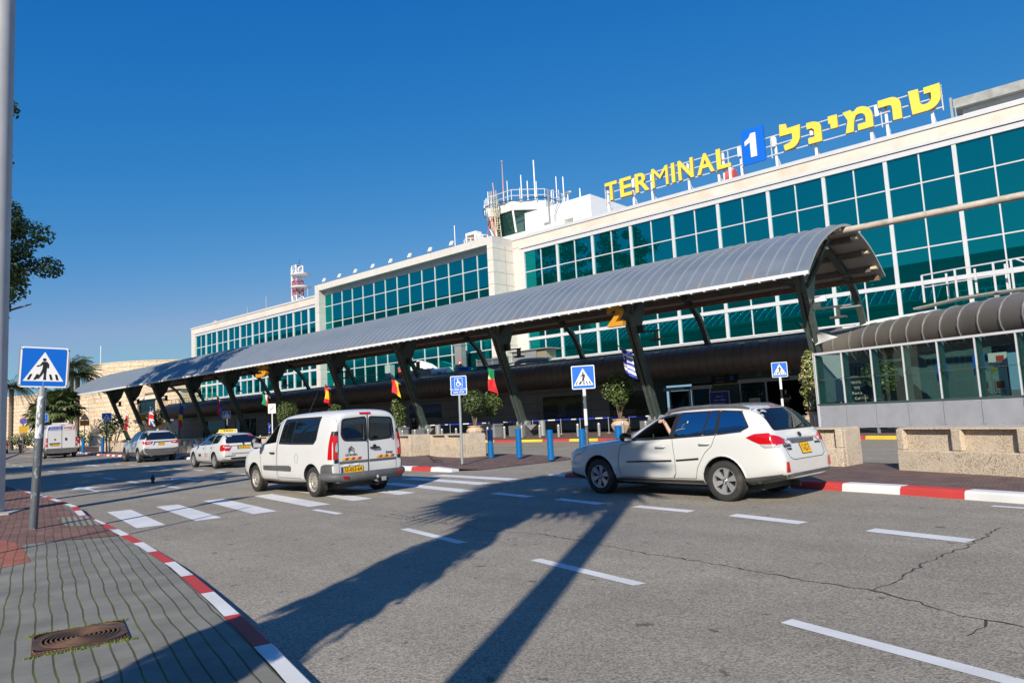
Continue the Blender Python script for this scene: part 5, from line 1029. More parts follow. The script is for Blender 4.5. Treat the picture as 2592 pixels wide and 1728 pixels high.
def redp(b): b.quad((-.05, -.018, .12), (.22, -.018, .12), (.22, -.018, .34), (-.05, -.018, .34), mi=0)
notice('small white notice with a red square on a stand behind the screen', 6.75, 1.3, 2.52, .62, .45, M['offwhite'], redp)
def bl(b):
    for k in range(4): b.quad((-.12, -.018, .1+.13*k), (.14, -.018, .1+.13*k), (.14, -.018, .15+.13*k), (-.12, -.018, .15+.13*k), mi=1 if k % 2 else 2)
notice('dark blue notice with small pictures on a post behind the middle of the screen', 4.55, 1.6, 2.05, .42, .72, M['sign_blue'], bl)
notice('faded blue notice behind the screen near the trolley panels', 6.0, 1.5, 2.2, .42, .80, M['sign_blue'], bl)
# ------------------------------------------------------------------ vehicles: lofted bodies, cut arches and windows, panels laid on the real surface
M['car_white'] = mat('car_paint_white', (.62, .62, .60), .28, coat=.9, var=.015, vs=2, dirt=(.66, .62, .56, .10), ds=1.2)
M['van_white'] = mat('van_paint_white', (.62, .62, .615), .32, coat=.6, var=.02, vs=2, dirt=(.55, .47, .38, .20), ds=1.6)
M['car_glass'] = glassmat('tinted_car_glass', (.006, .009, .011), (.75, .85, .9), .10, .005)
M['clear_car_glass'] = glassmat('clear_car_glass', (.55, .66, .62), (.85, .95, .95), .08, .005, trans=1)
M['interior'] = mat('car_interior', (.035, .036, .038), .8)
M['seat'] = mat('seat_fabric', (.06, .06, .065), .9, var=.2, vs=20)
M['trim'] = mat('black_trim', (.018, .018, .02), .4, var=.1)
M['bumper_grey'] = mat('grey_plastic', (.085, .088, .092), .6, var=.12, vs=6, dirt=(.22, .20, .17, .35), ds=2.5)
M['tyre'] = mat('tyre_rubber', (.028, .027, .026), .8, var=.15, vs=8, dirt=(.14, .12, .10, .4), ds=5, bump=.1, bs=40)
M['alloy'] = mat('alloy_wheel', (.52, .52, .53), .3, metal=.6, var=.06, vs=9)
M['steelwheel'] = mat('steel_wheel', (.36, .34, .31), .5, metal=.3, var=.12, vs=7, dirt=(.22, .18, .13, .5), ds=4)
M['chrome'] = mat('chrome', (.62, .62, .63), .12, metal=1)
M['lamp_red'] = mat('red_lamp', (.50, .004, .006), .12, coat=1)
M['lamp_clear'] = mat('clear_lamp', (.62, .62, .62), .12, metal=.3, coat=1)
M['plate_yellow'] = mat('plate_yellow', (.86, .47, .01), .4)
M['plate_blue'] = mat('plate_blue', (.01, .05, .35), .4)
M['seamgap'] = mat('panel_gap', (.06, .06, .06), .7)
def body_loft(st, sub=2):
    """st rows: x, zb, wsill, wmid, zmid, wbelt, zbelt, wroof, zedge, ztop"""
    vs = []; n = 0
    for x, zb, ws, wm, zm, wb, zbt, wr, ze, zt in st:
        mx = lambda a, b, t: a+(b-a)*t
        half = [(0, zb), (ws*.8, zb), (ws, zb+.05), (mx(ws, wm, .8), mx(zb+.05, zm, .45)), (wm, zm), (mx(wm, wb, .55), mx(zm, zbt, .62)), (wb, zbt), (mx(wb, wr, .52)+.012, mx(zbt, ze, .5)), (wr, ze), (wr*.66, mx(ze, zt, .72)), (0, zt)]
        ring = [(-y, z) for y, z in half]+[(y, z) for y, z in half[-2:0:-1]]
        n = len(ring); vs += [(x, y, z) for y, z in ring]
    fs = []
    for i in range(len(st)-1):
        for j in range(n): fs.append((i*n+j, (i+1)*n+j, (i+1)*n+(j+1) % n, i*n+(j+1) % n))
    for i, flip in ((0, 0), (len(st)-1, 1)):     # rounded end caps: an inset ring, then a fan of quads between mirrored points
        b = i*n; m = n//2
        for j in range(m):
            q = (b+j, b+j+1, b+(n-j-1) % n, b+(n-j) % n)
            q = tuple(dict.fromkeys(q)); fs.append(q if not flip else q[::-1])
    me = bpy.data.meshes.new('body'); me.from_pydata(vs, [], fs); bm = bmesh.new(); bm.from_mesh(me); bmesh.ops.recalc_face_normals(bm, faces=bm.faces); bm.to_mesh(me); bm.free()
    o = bpy.data.objects.new('tmp', me); C.objects.link(o); s = o.modifiers.new('s', 'SUBSURF'); s.levels = s.render_levels = sub
    bpy.context.view_layer.update(); r = bpy.data.meshes.new_from_object(o.evaluated_get(bpy.context.evaluated_depsgraph_get())); bpy.data.objects.remove(o); return r
def mesh_obj(me, name='tmp'): o = bpy.data.objects.new(name, me); C.objects.link(o); return o
def bvh_of(me): return BVHTree.FromPolygons([v.co.copy() for v in me.vertices], [tuple(p.vertices) for p in me.polygons])
def boolean(me, cutters, mats):
    o = mesh_obj(me)
    for m in mats: me.materials.append(m)
    cs = []
    for c, mi in cutters:
        cm = bpy.data.meshes.new('c'); cm.from_pydata(c.v, [], c.f); 
        for m in mats: cm.materials.append(m)
        bm = bmesh.new(); bm.from_mesh(cm); bmesh.ops.recalc_face_normals(bm, faces=bm.faces)
        for f in bm.faces: f.material_index = mi
        bm.to_mesh(cm); bm.free(); co = mesh_obj(cm); cs.append(co); b = o.modifiers.new('b', 'BOOLEAN'); b.operation = 'DIFFERENCE'; b.solver = 'EXACT'; b.object = co; b.material_mode = 'INDEX'
    bpy.context.view_layer.update(); r = bpy.data.meshes.new_from_object(o.evaluated_get(bpy.context.evaluated_depsgraph_get()))
    for q in cs+[o]: bpy.data.objects.remove(q)
    return r
AX = dict(L=(lambda a, b: (Vector((a, -3, b)), Vector((0, 1, 0)))), Rr=(lambda a, b: (Vector((a, 3, b)), Vector((0, -1, 0)))), B=(lambda a, b: (Vector((9, a, b)), Vector((-1, 0, 0)))), F=(lambda a, b: (Vector((-9, a, b)), Vector((1, 0, 0)))), T=(lambda a, b: (Vector((a, b, 5)), Vector((0, 0, -1)))))
def lay(bvh, poly, ax, off, step=.07, mb=None, mi=0, th=0):
    """lay a 2D outline onto the body surface along an axis, lifted by off"""
    bm = bmesh.new(); f = bm.faces.new([bm.verts.new((a, b, 0)) for a, b in poly]); f.normal_update()
    lo = [min(p[i] for p in poly) for i in (0, 1)]; hi = [max(p[i] for p in poly) for i in (0, 1)]
    for i in (0, 1):
        k = int((hi[i]-lo[i])/step)
        for q in range(1, k+1):
            c = [0, 0, 0]; c[i] = lo[i]+(hi[i]-lo[i])*q/(k+1); nn = [0, 0, 0]; nn[i] = 1
            bmesh.ops.bisect_plane(bm, geom=bm.verts[:]+bm.edges[:]+bm.faces[:], plane_co=c, plane_no=nn)
    bmesh.ops.triangulate(bm, faces=[f for f in bm.faces if len(f.verts) > 4]); bm.verts.index_update(); vs = []; last = None
    for v in bm.verts:
        o, d = AX[ax](v.co.x, v.co.y); h, nrm, _, _ = bvh.ray_cast(o, d)
        if h is None: h = bvh.find_nearest(o+d*((2.2 if ax in 'LRr' else 5.5)))[0]; nrm = -d
        if nrm.dot(d) > 0: nrm = -nrm
        vs.append(h+nrm*off*.6-d*off*.5)
    fs = [tuple(v.index for v in f.verts) for f in bm.faces]; bm.free(); (mb).add(vs, fs, mi); return mb
def grow(poly, d):
    cx = sum(p[0] for p in poly)/len(poly); cy = sum(p[1] for p in poly)/len(poly); n = len(poly); out = []
    ar = sum(poly[i][0]*poly[(i+1) % n][1]-poly[(i+1) % n][0]*poly[i][1] for i in range(n)); sg = 1 if ar > 0 else -1
    for i in range(n):
        a, b, c = Vector(poly[i-1]), Vector(poly[i]), Vector(poly[(i+1) % n]); e1 = (b-a).normalized(); e2 = (c-b).normalized(); n1 = Vector((e1.y, -e1.x))*sg; n2 = Vector((e2.y, -e2.x))*sg; m = (n1+n2)
        if m.length < .2: out.append(tuple(b+n1*d)); continue
        m.normalize(); out.append(tuple(b+m*d/max(.45, m.dot(n1))))
    return out
def rounded(poly, r=.03, n=3):
    out = []; k = len(poly)
    for i in range(k):
        a, b, c = Vector(poly[i-1]), Vector(poly[i]), Vector(poly[(i+1) % k]); ra = min(r, (a-b).length*.4); rc = min(r, (c-b).length*.4); p = b+(a-b).normalized()*ra; q = b+(c-b).normalized()*rc
        for t in range(n+1): s = t/n; out.append(tuple(p*(1-s)**2+b*2*s*(1-s)+q*s*s))
    return out
def line_poly(pts, w):
    L_, R_ = [], []
    for i, p in enumerate(pts):
        a = Vector(pts[max(0, i-1)]); b = Vector(pts[min(len(pts)-1, i+1)]); d = (b-a).normalized(); n = Vector((-d.y, d.x))*w/2; L_.append(tuple(Vector(p)+n)); R_.append(tuple(Vector(p)-n))
    return L_, R_
def seam(bvh, pts, ax, w=.007, off=.003, mb=None, mi=0):
    for a, b in zip(pts, pts[1:]): L_, R_ = line_poly([a, b], w); lay(bvh, L_+R_[::-1], ax, off, .06, mb, mi)
def wheel(R_, w, style, parent, loc, side):
    """side -1: outer face looks to -Y"""
    mb = MB(); h = w/2; rr = R_*.66
    mb.lathe([(rr, -h*.92), (R_*.84, -h*1.0), (R_*.955, -h*.88), (R_*.995, -h*.6), (R_, -h*.2), (R_, h*.2), (R_*.995, h*.6), (R_*.955, h*.88), (R_*.84, h), (rr, h*.92), (rr*.97, 0), (rr, -h*.92)], n=40, axis='Y')
    for k in range(56):
        for q in (-.55, 0, .55): a = 2*math.pi*(k+.5*(q != 0))/56; mb.box((R_*math.cos(a), q*h, R_*math.sin(a)), (.006, h*.42, .03), M=Matrix.Rotation(-a, 3, 'Y'))
    o = mb.build('wheel', M['tyre'], parent, smooth=40, loc=loc); y = -h*.86; mb = MB()
    if style == 'alloy':
        mb.lathe([(rr*1.0, y*1.04), (rr*.93, y*1.0), (rr*.88, y*.75), (rr*.86, 0), (rr*.9, h*.8)], n=40, axis='Y', cap=False)
        for k in range(6):
            a = 2*math.pi*k/6+.3; ca, sa = math.cos(a), math.sin(a); u = Vector((ca, 0, sa)); v = Vector((-sa, 0, ca))
            P0 = [u*rr*.17-v*rr*.10, u*rr*.17+v*rr*.10, u*rr*.90+v*rr*.24, u*rr*.90-v*rr*.24]; d0 = [.72, .72, .98, .98]
            mb.add([p+Vector((0, y*q, 0)) for p, q in zip(P0, d0)]+[p+Vector((0, y*q+.035, 0)) for p, q in zip(P0, d0)], [(0, 1, 2, 3), (7, 6, 5, 4), (0, 4, 5, 1), (1, 5, 6, 2), (2, 6, 7, 3), (3, 7, 4, 0)])
        mb.lathe([(.001, y*.86), (rr*.10, y*.86), (rr*.13, y*.80), (rr*.24, y*.70), (rr*.26, y*.45)], n=20, axis='Y', cap=False)
        o2 = mb.build('rim', M['alloy'], o, smooth=35); mb = MB(); mb.lathe([(rr*.86, y*.28), (.001, y*.28)], n=32, axis='Y')
        for k in range(5): a = 2*math.pi*k/5; mb.lathe([(.013, 0), (.013, .012), (.001, .014)], (rr*.155*math.cos(a), y*.80-.014, rr*.155*math.sin(a)), 6, axis='Y')
        mb.build('brake_disc', mat('brake_dark', (.05, .05, .052), .5, metal=.4) if 'brake_dark' not in bpy.data.materials else bpy.data.materials['brake_dark'], o)
    elif style == 'multi':
        mb.lathe([(rr*1.0, y*1.04), (rr*.95, y*1.0), (rr*.90, y*.75), (rr*.86, 0)], n=36, axis='Y', cap=False)
        for k in range(10):
            a = 2*math.pi*k/10; u = Vector((math.cos(a), 0, math.sin(a))); mb.bar(u*rr*.1+Vector((0, y*.78, 0)), u*rr*.93+Vector((0, y*.95, 0)), rr*.12, .03, up=(0, 1, 0))
        mb.lathe([(.001, y*.9), (rr*.2, y*.86), (rr*.22, y*.6)], n=18, axis='Y', cap=False); mb.build('rim', M['alloy'], o, smooth=35)
        mb = MB(); mb.lathe([(rr*.88, y*.4), (.001, y*.4)], n=28, axis='Y'); mb.build('brake_disc', M['interior'], o)
    else:
        mb.lathe([(rr*1.0, y*1.04), (rr*.93, y*1.0), (rr*.86, y*.72), (rr*.80, y*.62), (rr*.62, y*.78), (rr*.46, y*.86), (rr*.40, y*.70), (rr*.20, y*.74), (rr*.17, y*.95), (.001, y*.98)], n=36, axis='Y', cap=False); mb.build('rim', M['steelwheel'], o, smooth=35); mb = MB()
        for k in range(14): a = 2*math.pi*k/14; mb.lathe([(.016, 0), (.016, .006), (.001, .007)], (rr*.70*math.cos(a), y*.76-.008, rr*.70*math.sin(a)), 8, axis='Y')
        mb.build('rim_holes', M['seamgap'], o)
    if side > 0: o.rotation_euler = (0, 0, math.pi)
    return o
def arch(x, z, r, y0, y1):
    mb = MB(); mb.lathe([(r, y0), (r, y1)], (x, 0, z), 36, axis='Y'); return mb
def window_cut(poly, y=2): mb = MB(); mb.prism(poly, lambda a, b: (a, -y, b), (0, 2*y, 0)); return mb
def textpanel(bvh, txt, size, ax, cx, cz, off, mb, mi=0, sx=1, bold=.0, width=None):
    v, f = text_mesh(txt, size, 0, bold); xs = [a[0] for a in v]; k = width/(max(xs)-min(xs)) if width else 1; P = []
    for a in v:
        o, d = AX[ax](cx+a[0]*k*sx, cz+a[1]); h = bvh.ray_cast(o, d)[0]
        if h is None: h = o
        P.append(h-d*off)
    mb.add(P, f, mi)
def mirror_part(parent, x, y, z, s, m, name='door_mirror'):
    mb = MB(); sg = 1 if y > 0 else -1; mb.ball((0, sg*.10, .0), (.075, .13, .085), 12); mb.bar((.0, -sg*.03, -.05), (.0, sg*.1, -.03), .06, .05, up=(1, 0, 0)); o = mb.build(name, m, parent, smooth=60, loc=(x, y, z)); o.scale = (s, s, s)
    mb = MB(); mb.quad((.078, sg*.0, -.06), (.078, sg*.20, -.06), (.078, sg*.20, .06), (.078, sg*.0, .06)); mb.build('mirror_glass', M['chrome'], o, smooth=0); return o
def car(name, label, cat, loc, rz, st, paint, wb, tr, R_, ww, wstyle, arches, windows, open_win=(), extra=None, sub=2, scale=1, arch_r=None, rear_arch_r=None, extra_cut=()):
    t = thing(name, label, cat, loc, rz); me = body_loft(st, sub); bvh = bvh_of(me); ar = arch_r or R_+.055; rr = rear_arch_r or ar; cut = []
    for x, r in ((0, ar), (wb, rr)):
        for s in (-1, 1): a, b = sorted((s*.52, s*1.4)); cut.append((arch(x, R_+.01, r, a, b), 1))
    for w in open_win: cut.append((window_cut(w), 1))
    cut += list(extra_cut)
    me2 = boolean(me, cut, [M[paint], M['interior']]); me2.name = 'body'; b = mesh_obj(me2, 'body'); b.parent = t; me2.polygons.foreach_set('use_smooth', [True]*len(me2.polygons)); me2.set_sharp_from_angle(angle=R(32))
    for x in (0, wb):
        for s in (-1, 1): wheel(R_, ww, wstyle, t, (x, s*(tr/2), R_), s)
    mb = MB(); mb.bb(-.55, wb+.55, -.6, .6, R_*.55, R_*.85); mb.tube([(wb*.6, .3, R_*.6), (wb+.7, .35, R_*.62)], .05, 8); mb.build('underbody', M['interior'], t, smooth=0)
    for ax in ('L', 'Rr'):
        for w in windows:
            mb = MB(); lay(bvh, rounded(grow(w[0], w[3] if len(w) > 3 else .022), .03), ax, .004, .08, mb); g = mb.build('window', M['trim'], t, smooth=60, recalc=False)
            mb = MB(); lay(bvh, rounded(w[0], .03), ax, .008, .08, mb); mb.build('pane', M[w[1]], g, smooth=60, recalc=False)
    if extra: extra(t, bvh)
    for o in [t]: o.scale = (scale,)*3
    bpy.data.meshes.remove(me); return t
def part(t, name, m, fn, smooth=60, recalc=False, **k): mb = MB(); fn(mb); return mb.build(name, [M[q] for q in m] if isinstance(m, (list, tuple)) else M[m], t, smooth=smooth, recalc=recalc)
def number_plate(t, bvh, ax, x0, x1, z0, z1, txt, off=.012, blue=True, two=False):
    p = part(t, 'number_plate', ['trim', 'plate_yellow', 'plate_blue'], lambda mb: (lay(bvh, [(x0-.008, z0-.008), (x1+.008, z0-.008), (x1+.008, z1+.008), (x0-.008, z1+.008)], ax, off, .3, mb, 0), lay(bvh, [(x0, z0), (x1, z0), (x1, z1), (x0, z1)], ax, off+.004, .3, mb, 1), lay(bvh, [(x0, z0), (x0+.045, z0), (x0+.045, z1), (x0, z1)], ax, off+.006, .3, mb, 2) if blue else None), 0)
    part(p, 'plate_number', 'sign_black', lambda mb: textpanel(bvh, txt, (z1-z0)*1.0, ax, (x0+x1)/2+(.02 if blue else 0), (z0+z1)/2, off+.009, mb, width=(x1-x0)*.80, bold=.001), 0); return p
# ---- white estate car (nearest)
ST = [(-.99, .34, .40, .46, .52, .46, .62, .40, .66, .68), (-.95, .27, .62, .70, .54, .68, .70, .58, .755, .775), (-.80, .23, .76, .84, .56, .80, .80, .66, .875, .90), (-.45, .22, .83, .90, .60, .86, .90, .70, .955, .985), (.0, .22, .85, .915, .62, .885, .95, .72, 1.0, 1.035), (.45, .22, .85, .915, .62, .89, .985, .73, 1.045, 1.085), (.70, .22, .85, .915, .62, .89, 1.0, .73, 1.10, 1.135), (1.02, .22, .85, .915, .62, .89, 1.02, .69, 1.29, 1.325), (1.35, .22, .85, .915, .63, .89, 1.035, .645, 1.455, 1.49), (1.62, .22, .85, .915, .63, .89, 1.05, .63, 1.525, 1.565), (2.1, .22, .85, .915, .63, .89, 1.075, .625, 1.555, 1.60), (2.7, .23, .86, .92, .64, .895, 1.10, .62, 1.55, 1.60), (3.1, .25, .86, .915, .64, .89, 1.12, .605, 1.52, 1.58), (3.33, .28, .85, .905, .64, .875, 1.125, .60, 1.46, 1.545), (3.46, .31, .83, .895, .63, .86, 1.12, .635, 1.33, 1.38), (3.58, .33, .81, .88, .62, .84, 1.10, .68, 1.165, 1.19), (3.66, .35, .79, .86, .61, .82, 1.0, .70, 1.05, 1.065), (3.72, .36, .77, .84, .60, .79, .80, .70, .90, .915), (3.79, .37, .74, .81, .56, .77, .66, .72, .70, .71), (3.80, .40, .70, .76, .54, .73, .62, .68, .655, .66)]
W1 = [(.84, 1.035), (1.06, 1.20), (1.33, 1.365), (1.52, 1.43), (1.76, 1.46), (1.70, 1.07)]
W2 = [(1.86, 1.465), (2.42, 1.475), (2.36, 1.115), (1.79, 1.08)]
W3 = [(2.46, 1.475), (2.60, 1.475), (2.60, 1.125), (2.40, 1.12)]
W4 = [(2.66, 1.475), (3.02, 1.45), (3.20, 1.22), (3.10, 1.17), (2.68, 1.13)]
SUB = Vector((-5.35, 11.32, 0)); TH = R(-6.3); ex = Vector((math.cos(TH), math.sin(TH), 0)); ey = Vector((-math.sin(TH), math.cos(TH), 0))
def wagon_extra(t, v):
    P_ = lambda n, m, fn, **k: part(t, n, m, fn, **k)
    # rear screen
    g = P_('rear_window', 'trim', lambda mb: lay(v, rounded([(-.70, 1.145), (.70, 1.145), (.575, 1.51), (-.575, 1.51)], .06), 'B', .004, .08, mb)); part(g, 'pane', 'car_glass', lambda mb: lay(v, rounded([(-.675, 1.165), (.675, 1.165), (.555, 1.495), (-.555, 1.495)], .05), 'B', .009, .08, mb))
    part(g, 'rear_wiper', 'trim', lambda mb: mb.tube([v.ray_cast(*AX['B'](a, z))[0]+Vector((.03, 0, .01)) for a, z in ((.12, 1.17), (.22, 1.20), (.45, 1.235))], [.022, .016, .010], 6))
    P_('windscreen', 'car_glass', lambda mb: lay(v, rounded([(-.70, 1.14), (.70, 1.14), (.60, 1.50), (-.60, 1.50)], .05), 'F', .006, .1, mb))
    # tail lamps wrap the corner
    for s, ax in ((-1, 'L'), (1, 'Rr')):
        tl = P_('tail_lamp', 'lamp_red', lambda mb: (lay(v, [(3.20, 1.05), (3.34, 1.105), (3.56, 1.115), (3.70, .98), (3.72, .92), (3.48, .925), (3.32, .99)], ax, .010, .05, mb), lay(v, [(s*.83, .93), (s*.83, 1.09), (s*.68, 1.055), (s*.50, .975), (s*.53, .94)][::1], 'B', .010, .05, mb)))
        part(tl, 'lamp_lens', 'lamp_clear', lambda mb: (lay(v, [(3.50, .89), (3.70, .89), (3.70, .935), (3.44, .94)], ax, .016, .05, mb), lay(v, [(s*.50, .975), (s*.53, .94), (s*.60, .937), (s*.60, .985)], 'B', .016, .05, mb)))
        P_('reflector', 'lamp_red', lambda mb: lay(v, [(s*.78, .50), (s*.665, .50), (s*.69, .655), (s*.76, .655)], 'B', .012, .05, mb))
        for nm, x0, x1, zt in (('front_door', .55, 1.76, 0), ('rear_door', 1.78, 2.66, 0)):
            d = P_(nm, 'seamgap', lambda mb: (seam(v, [(.80, 1.0), (.58, .93), (.53, .80), (.50, .55), (.55, .345), (1.72, .35), (1.80, .45), (1.80, .7), (1.75, 1.06)], ax, .009, .004, mb) if nm == 'front_door' else seam(v, [(1.75, 1.06), (1.80, .7), (1.80, .45), (1.74, .35), (2.20, .36), (2.26, .55), (2.42, .80), (2.56, .92), (2.64, 1.11)], ax, .009, .004, mb)))
            hx, hz = (1.50, .905) if nm == 'front_door' else (2.42, .955)
            part(d, 'door_handle', 'car_white', lambda mb: mb.tube([v.ray_cast(*AX[ax](hx+q, hz+.02*q))[0]+Vector((0, s*o, 0)) for q, o in ((-.11, .005), (-.085, .035), (.085, .035), (.11, .005))], [.012, .017, .017, .012], 8))
            a, b, z = (.72, 1.74, .615) if nm == 'front_door' else (1.83, 2.30, .655)
            part(d, 'side_moulding', 'trim', lambda mb: lay(v, [(a, z), (b, z+.035), (b, z+.062), (a, z+.025)], ax, .016, .08, mb))
        P_('sill_trim', 'bumper_grey', lambda mb: lay(v, [(.42, .235), (2.33, .235), (2.33, .335), (.42, .325)], ax, .010, .1, mb))
        P_('bumper_side', 'bumper_grey', lambda mb: lay(v, [(3.15, .26), (3.74, .40), (3.74, .47), (3.12, .39)], ax, .009, .05, mb))
        P_('front_bumper_side', 'trim', lambda mb: lay(v, [(-.90, .25), (-.42, .235), (-.44, .33), (-.90, .42)], ax, .008, .05, mb))
        P_('headlamp', 'lamp_clear', lambda mb: (lay(v, [(-.80, .74), (-.52, .86), (-.30, .93), (-.42, .80), (-.72, .68)], ax, .008, .05, mb), lay(v, [(s*.40, .66), (s*.66, .68), (s*.70, .80), (s*.48, .74)], 'F', .008, .05, mb)))
        rail = []
        for x, y in ((1.42, .60), (1.55, .575), (1.8, .565), (2.4, .56), (2.9, .555), (3.12, .55)): h = v.ray_cast(*AX['T'](x, s*y))[0]; rail.append(h)
        P_('roof_rail', 'bumper_grey', lambda mb: mb.tube([rail[0]]+[p+Vector((0, 0, .035)) for p in rail[1:-1]]+[rail[-1]], [.018, .034, .036, .036, .034, .02], 8))
        P_('window_chrome', 'chrome', lambda mb: (seam(v, [(1.35, 1.395), (1.56, 1.465), (1.8, 1.488), (2.6, 1.503), (3.04, 1.475)], ax, .010, .010, mb), seam(v, [(.82, 1.012), (1.7, 1.048), (2.68, 1.105), (3.12, 1.145)], ax, .010, .010, mb)))
        P_('wheel_arch_lip', 'car_white', lambda mb: [mb.tube([v.ray_cast(*AX[ax](cx+r*math.cos(R(a)), .35+r*math.sin(R(a))))[0] or Vector((cx+r*math.cos(R(a)), s*.88, .35+r*math.sin(R(a)))) for a in range(8, 173, 12)], .014, 6) for cx, r in ((0, .405), (2.745, .405))])
    for ax in ('L', 'Rr'): P_('window_frame', 'trim', lambda mb: (lay(v, [(1.68, 1.05), (1.80, 1.06), (1.87, 1.48), (1.765, 1.475)], ax, .006, .06, mb), lay(v, [(2.35, 1.10), (2.43, 1.105), (2.47, 1.49), (2.41, 1.49)], ax, .006, .06, mb), lay(v, [(2.59, 1.11), (2.69, 1.12), (2.67, 1.49), (2.59, 1.49)], ax, .006, .06, mb), seam(v, W1+W1[:1], ax, .035, .007, mb)))
    P_('rear_bumper_trim', 'bumper_grey', lambda mb: lay(v, rounded([(-.80, .365), (.80, .365), (.80, .455), (.55, .465), (-.55, .465), (-.80, .455)], .02), 'B', .010, .06, mb))
    P_('tailgate', 'seamgap', lambda mb: seam(v, [(-.66, .93), (-.60, .72), (-.50, .675), (.50, .675), (.60, .72), (.66, .93)], 'B', .010, .004, mb))
    P_('chrome_strip', 'chrome', lambda mb: lay(v, [(-.50, .985), (.50, .985), (.50, 1.01), (-.50, 1.01)], 'B', .016, .06, mb)); P_('plate_recess', 'bumper_grey', lambda mb: lay(v, [(-.38, .925), (.38, .925), (.42, .98), (-.42, .98)], 'B', .008, .06, mb))
    number_plate(t, v, 'B', -.165, .155, .755, .915, '17-622-75', blue=False)
    P_('badge', 'trim', lambda mb: lay(v, disc(0, 1.055, .058, 18, .038), 'B', .016, .1, mb)); P_('lettering', 'trim', lambda mb: (textpanel(v, 'SUBARU', .062, 'B', -.555, .90, .009, mb, bold=.004, width=.24), textpanel(v, 'TURBO', .045, 'B', -.53, .845, .009, mb, bold=.003, width=.16), textpanel(v, 'OUTBACK', .045, 'B', .50, .90, .009, mb, bold=.003, width=.22)))
    P_('brake_light', 'lamp_red', lambda mb: lay(v, rounded([(-.16, 1.522), (.16, 1.522), (.14, 1.548), (-.14, 1.548)], .02), 'B', .010, .08, mb))
    mirror_part(t, .80, -.93, 1.09, 1, M['trim']); mirror_part(t, .80, .93, 1.09, 1, M['trim'])
    for s in (-1, 1):
        mb = MB(); mb.box((1.72, s*.38, .78), (.16, .48, .62), M=Matrix.Rotation(R(14), 3, 'Y')); mb.box((1.83, s*.38, 1.22), (.09, .26, .2), M=Matrix.Rotation(R(10), 3, 'Y')); mb.build('front_seat', M['seat'], t, smooth=0)
    mb = MB(); mb.lathe([(.175, -.012), (.19, 0), (.175, .012), (.16, 0), (.175, -.012)], (0, 0, 0), 24, axis='X', M=Matrix.Rotation(R(-24), 3, 'Y')); mb.bar((0, -.16, 0), (0, .16, 0), .03); o = mb.build('steering_wheel', M['trim'], t, loc=(1.12, -.38, 1.02))
wag = car('estate_car', 'white estate car with black roof rails, driver hand at its open window', 'car', SUB-ex*2.745+ey*.79, TH, ST, 'car_white', 2.745, 1.58, .335, .225, 'alloy', None, [(W2, 'car_glass'), (W3, 'car_glass'), (W4, 'car_glass')], [W1], wagon_extra, arch_r=.40)
# ---- white minivan
VS = [(-.93, .40, .50, .56, .60, .54, .74, .46, .80, .83), (-.88, .30, .72, .80, .60, .76, .80, .62, .90, .93), (-.68, .27, .82, .90, .62, .85, .95, .68, 1.03, 1.06), (-.40, .26, .87, .94, .62, .89, 1.03, .70, 1.12, 1.15), (.0, .26, .885, .95, .64, .905, 1.09, .70, 1.20, 1.23), (.22, .26, .89, .955, .65, .91, 1.115, .70, 1.27, 1.31), (.60, .26, .89, .955, .66, .92, 1.15, .69, 1.53, 1.57), (.95, .26, .89, .955, .68, .93, 1.17, .70, 1.75, 1.80), (1.22, .26, .89, .955, .70, .93, 1.19, .72, 1.83, 1.885), (1.6, .26, .89, .955, .72, .935, 1.2, .74, 1.86, 1.92), (2.4, .28, .89, .955, .72, .935, 1.2, .75, 1.87, 1.94), (3.2, .30, .89, .955, .72, .935, 1.2, .75, 1.87, 1.94), (3.62, .32, .88, .95, .72, .93, 1.2, .75, 1.86, 1.93), (3.78, .34, .87, .94, .72, .915, 1.2, .74, 1.83, 1.90), (3.84, .36, .86, .92, .70, .90, 1.2, .73, 1.80, 1.86), (3.88, .38, .84, .90, .70, .88, 1.18, .71, 1.77, 1.82), (3.885, .42, .80, .86, .68, .85, 1.15, .68, 1.72, 1.77)]
VAN_TH = R(-4.4); VRL = Vector((-14.17, 9.11, 0)); vx = Vector((math.cos(VAN_TH), math.sin(VAN_TH), 0)); vy = Vector((-math.sin(VAN_TH), math.cos(VAN_TH), 0))
def van_side(q, y=0): pass
VW1 = [(.46, 1.185), (.66, 1.42), (.90, 1.62), (1.16, 1.70), (1.20, 1.235)]
VW2 = [(1.42, 1.245), (2.02, 1.23), (2.02, 1.745), (1.46, 1.735)]
VW3 = [(2.10, 1.23), (3.08, 1.225), (3.16, 1.30), (3.16, 1.745), (2.10, 1.745)]
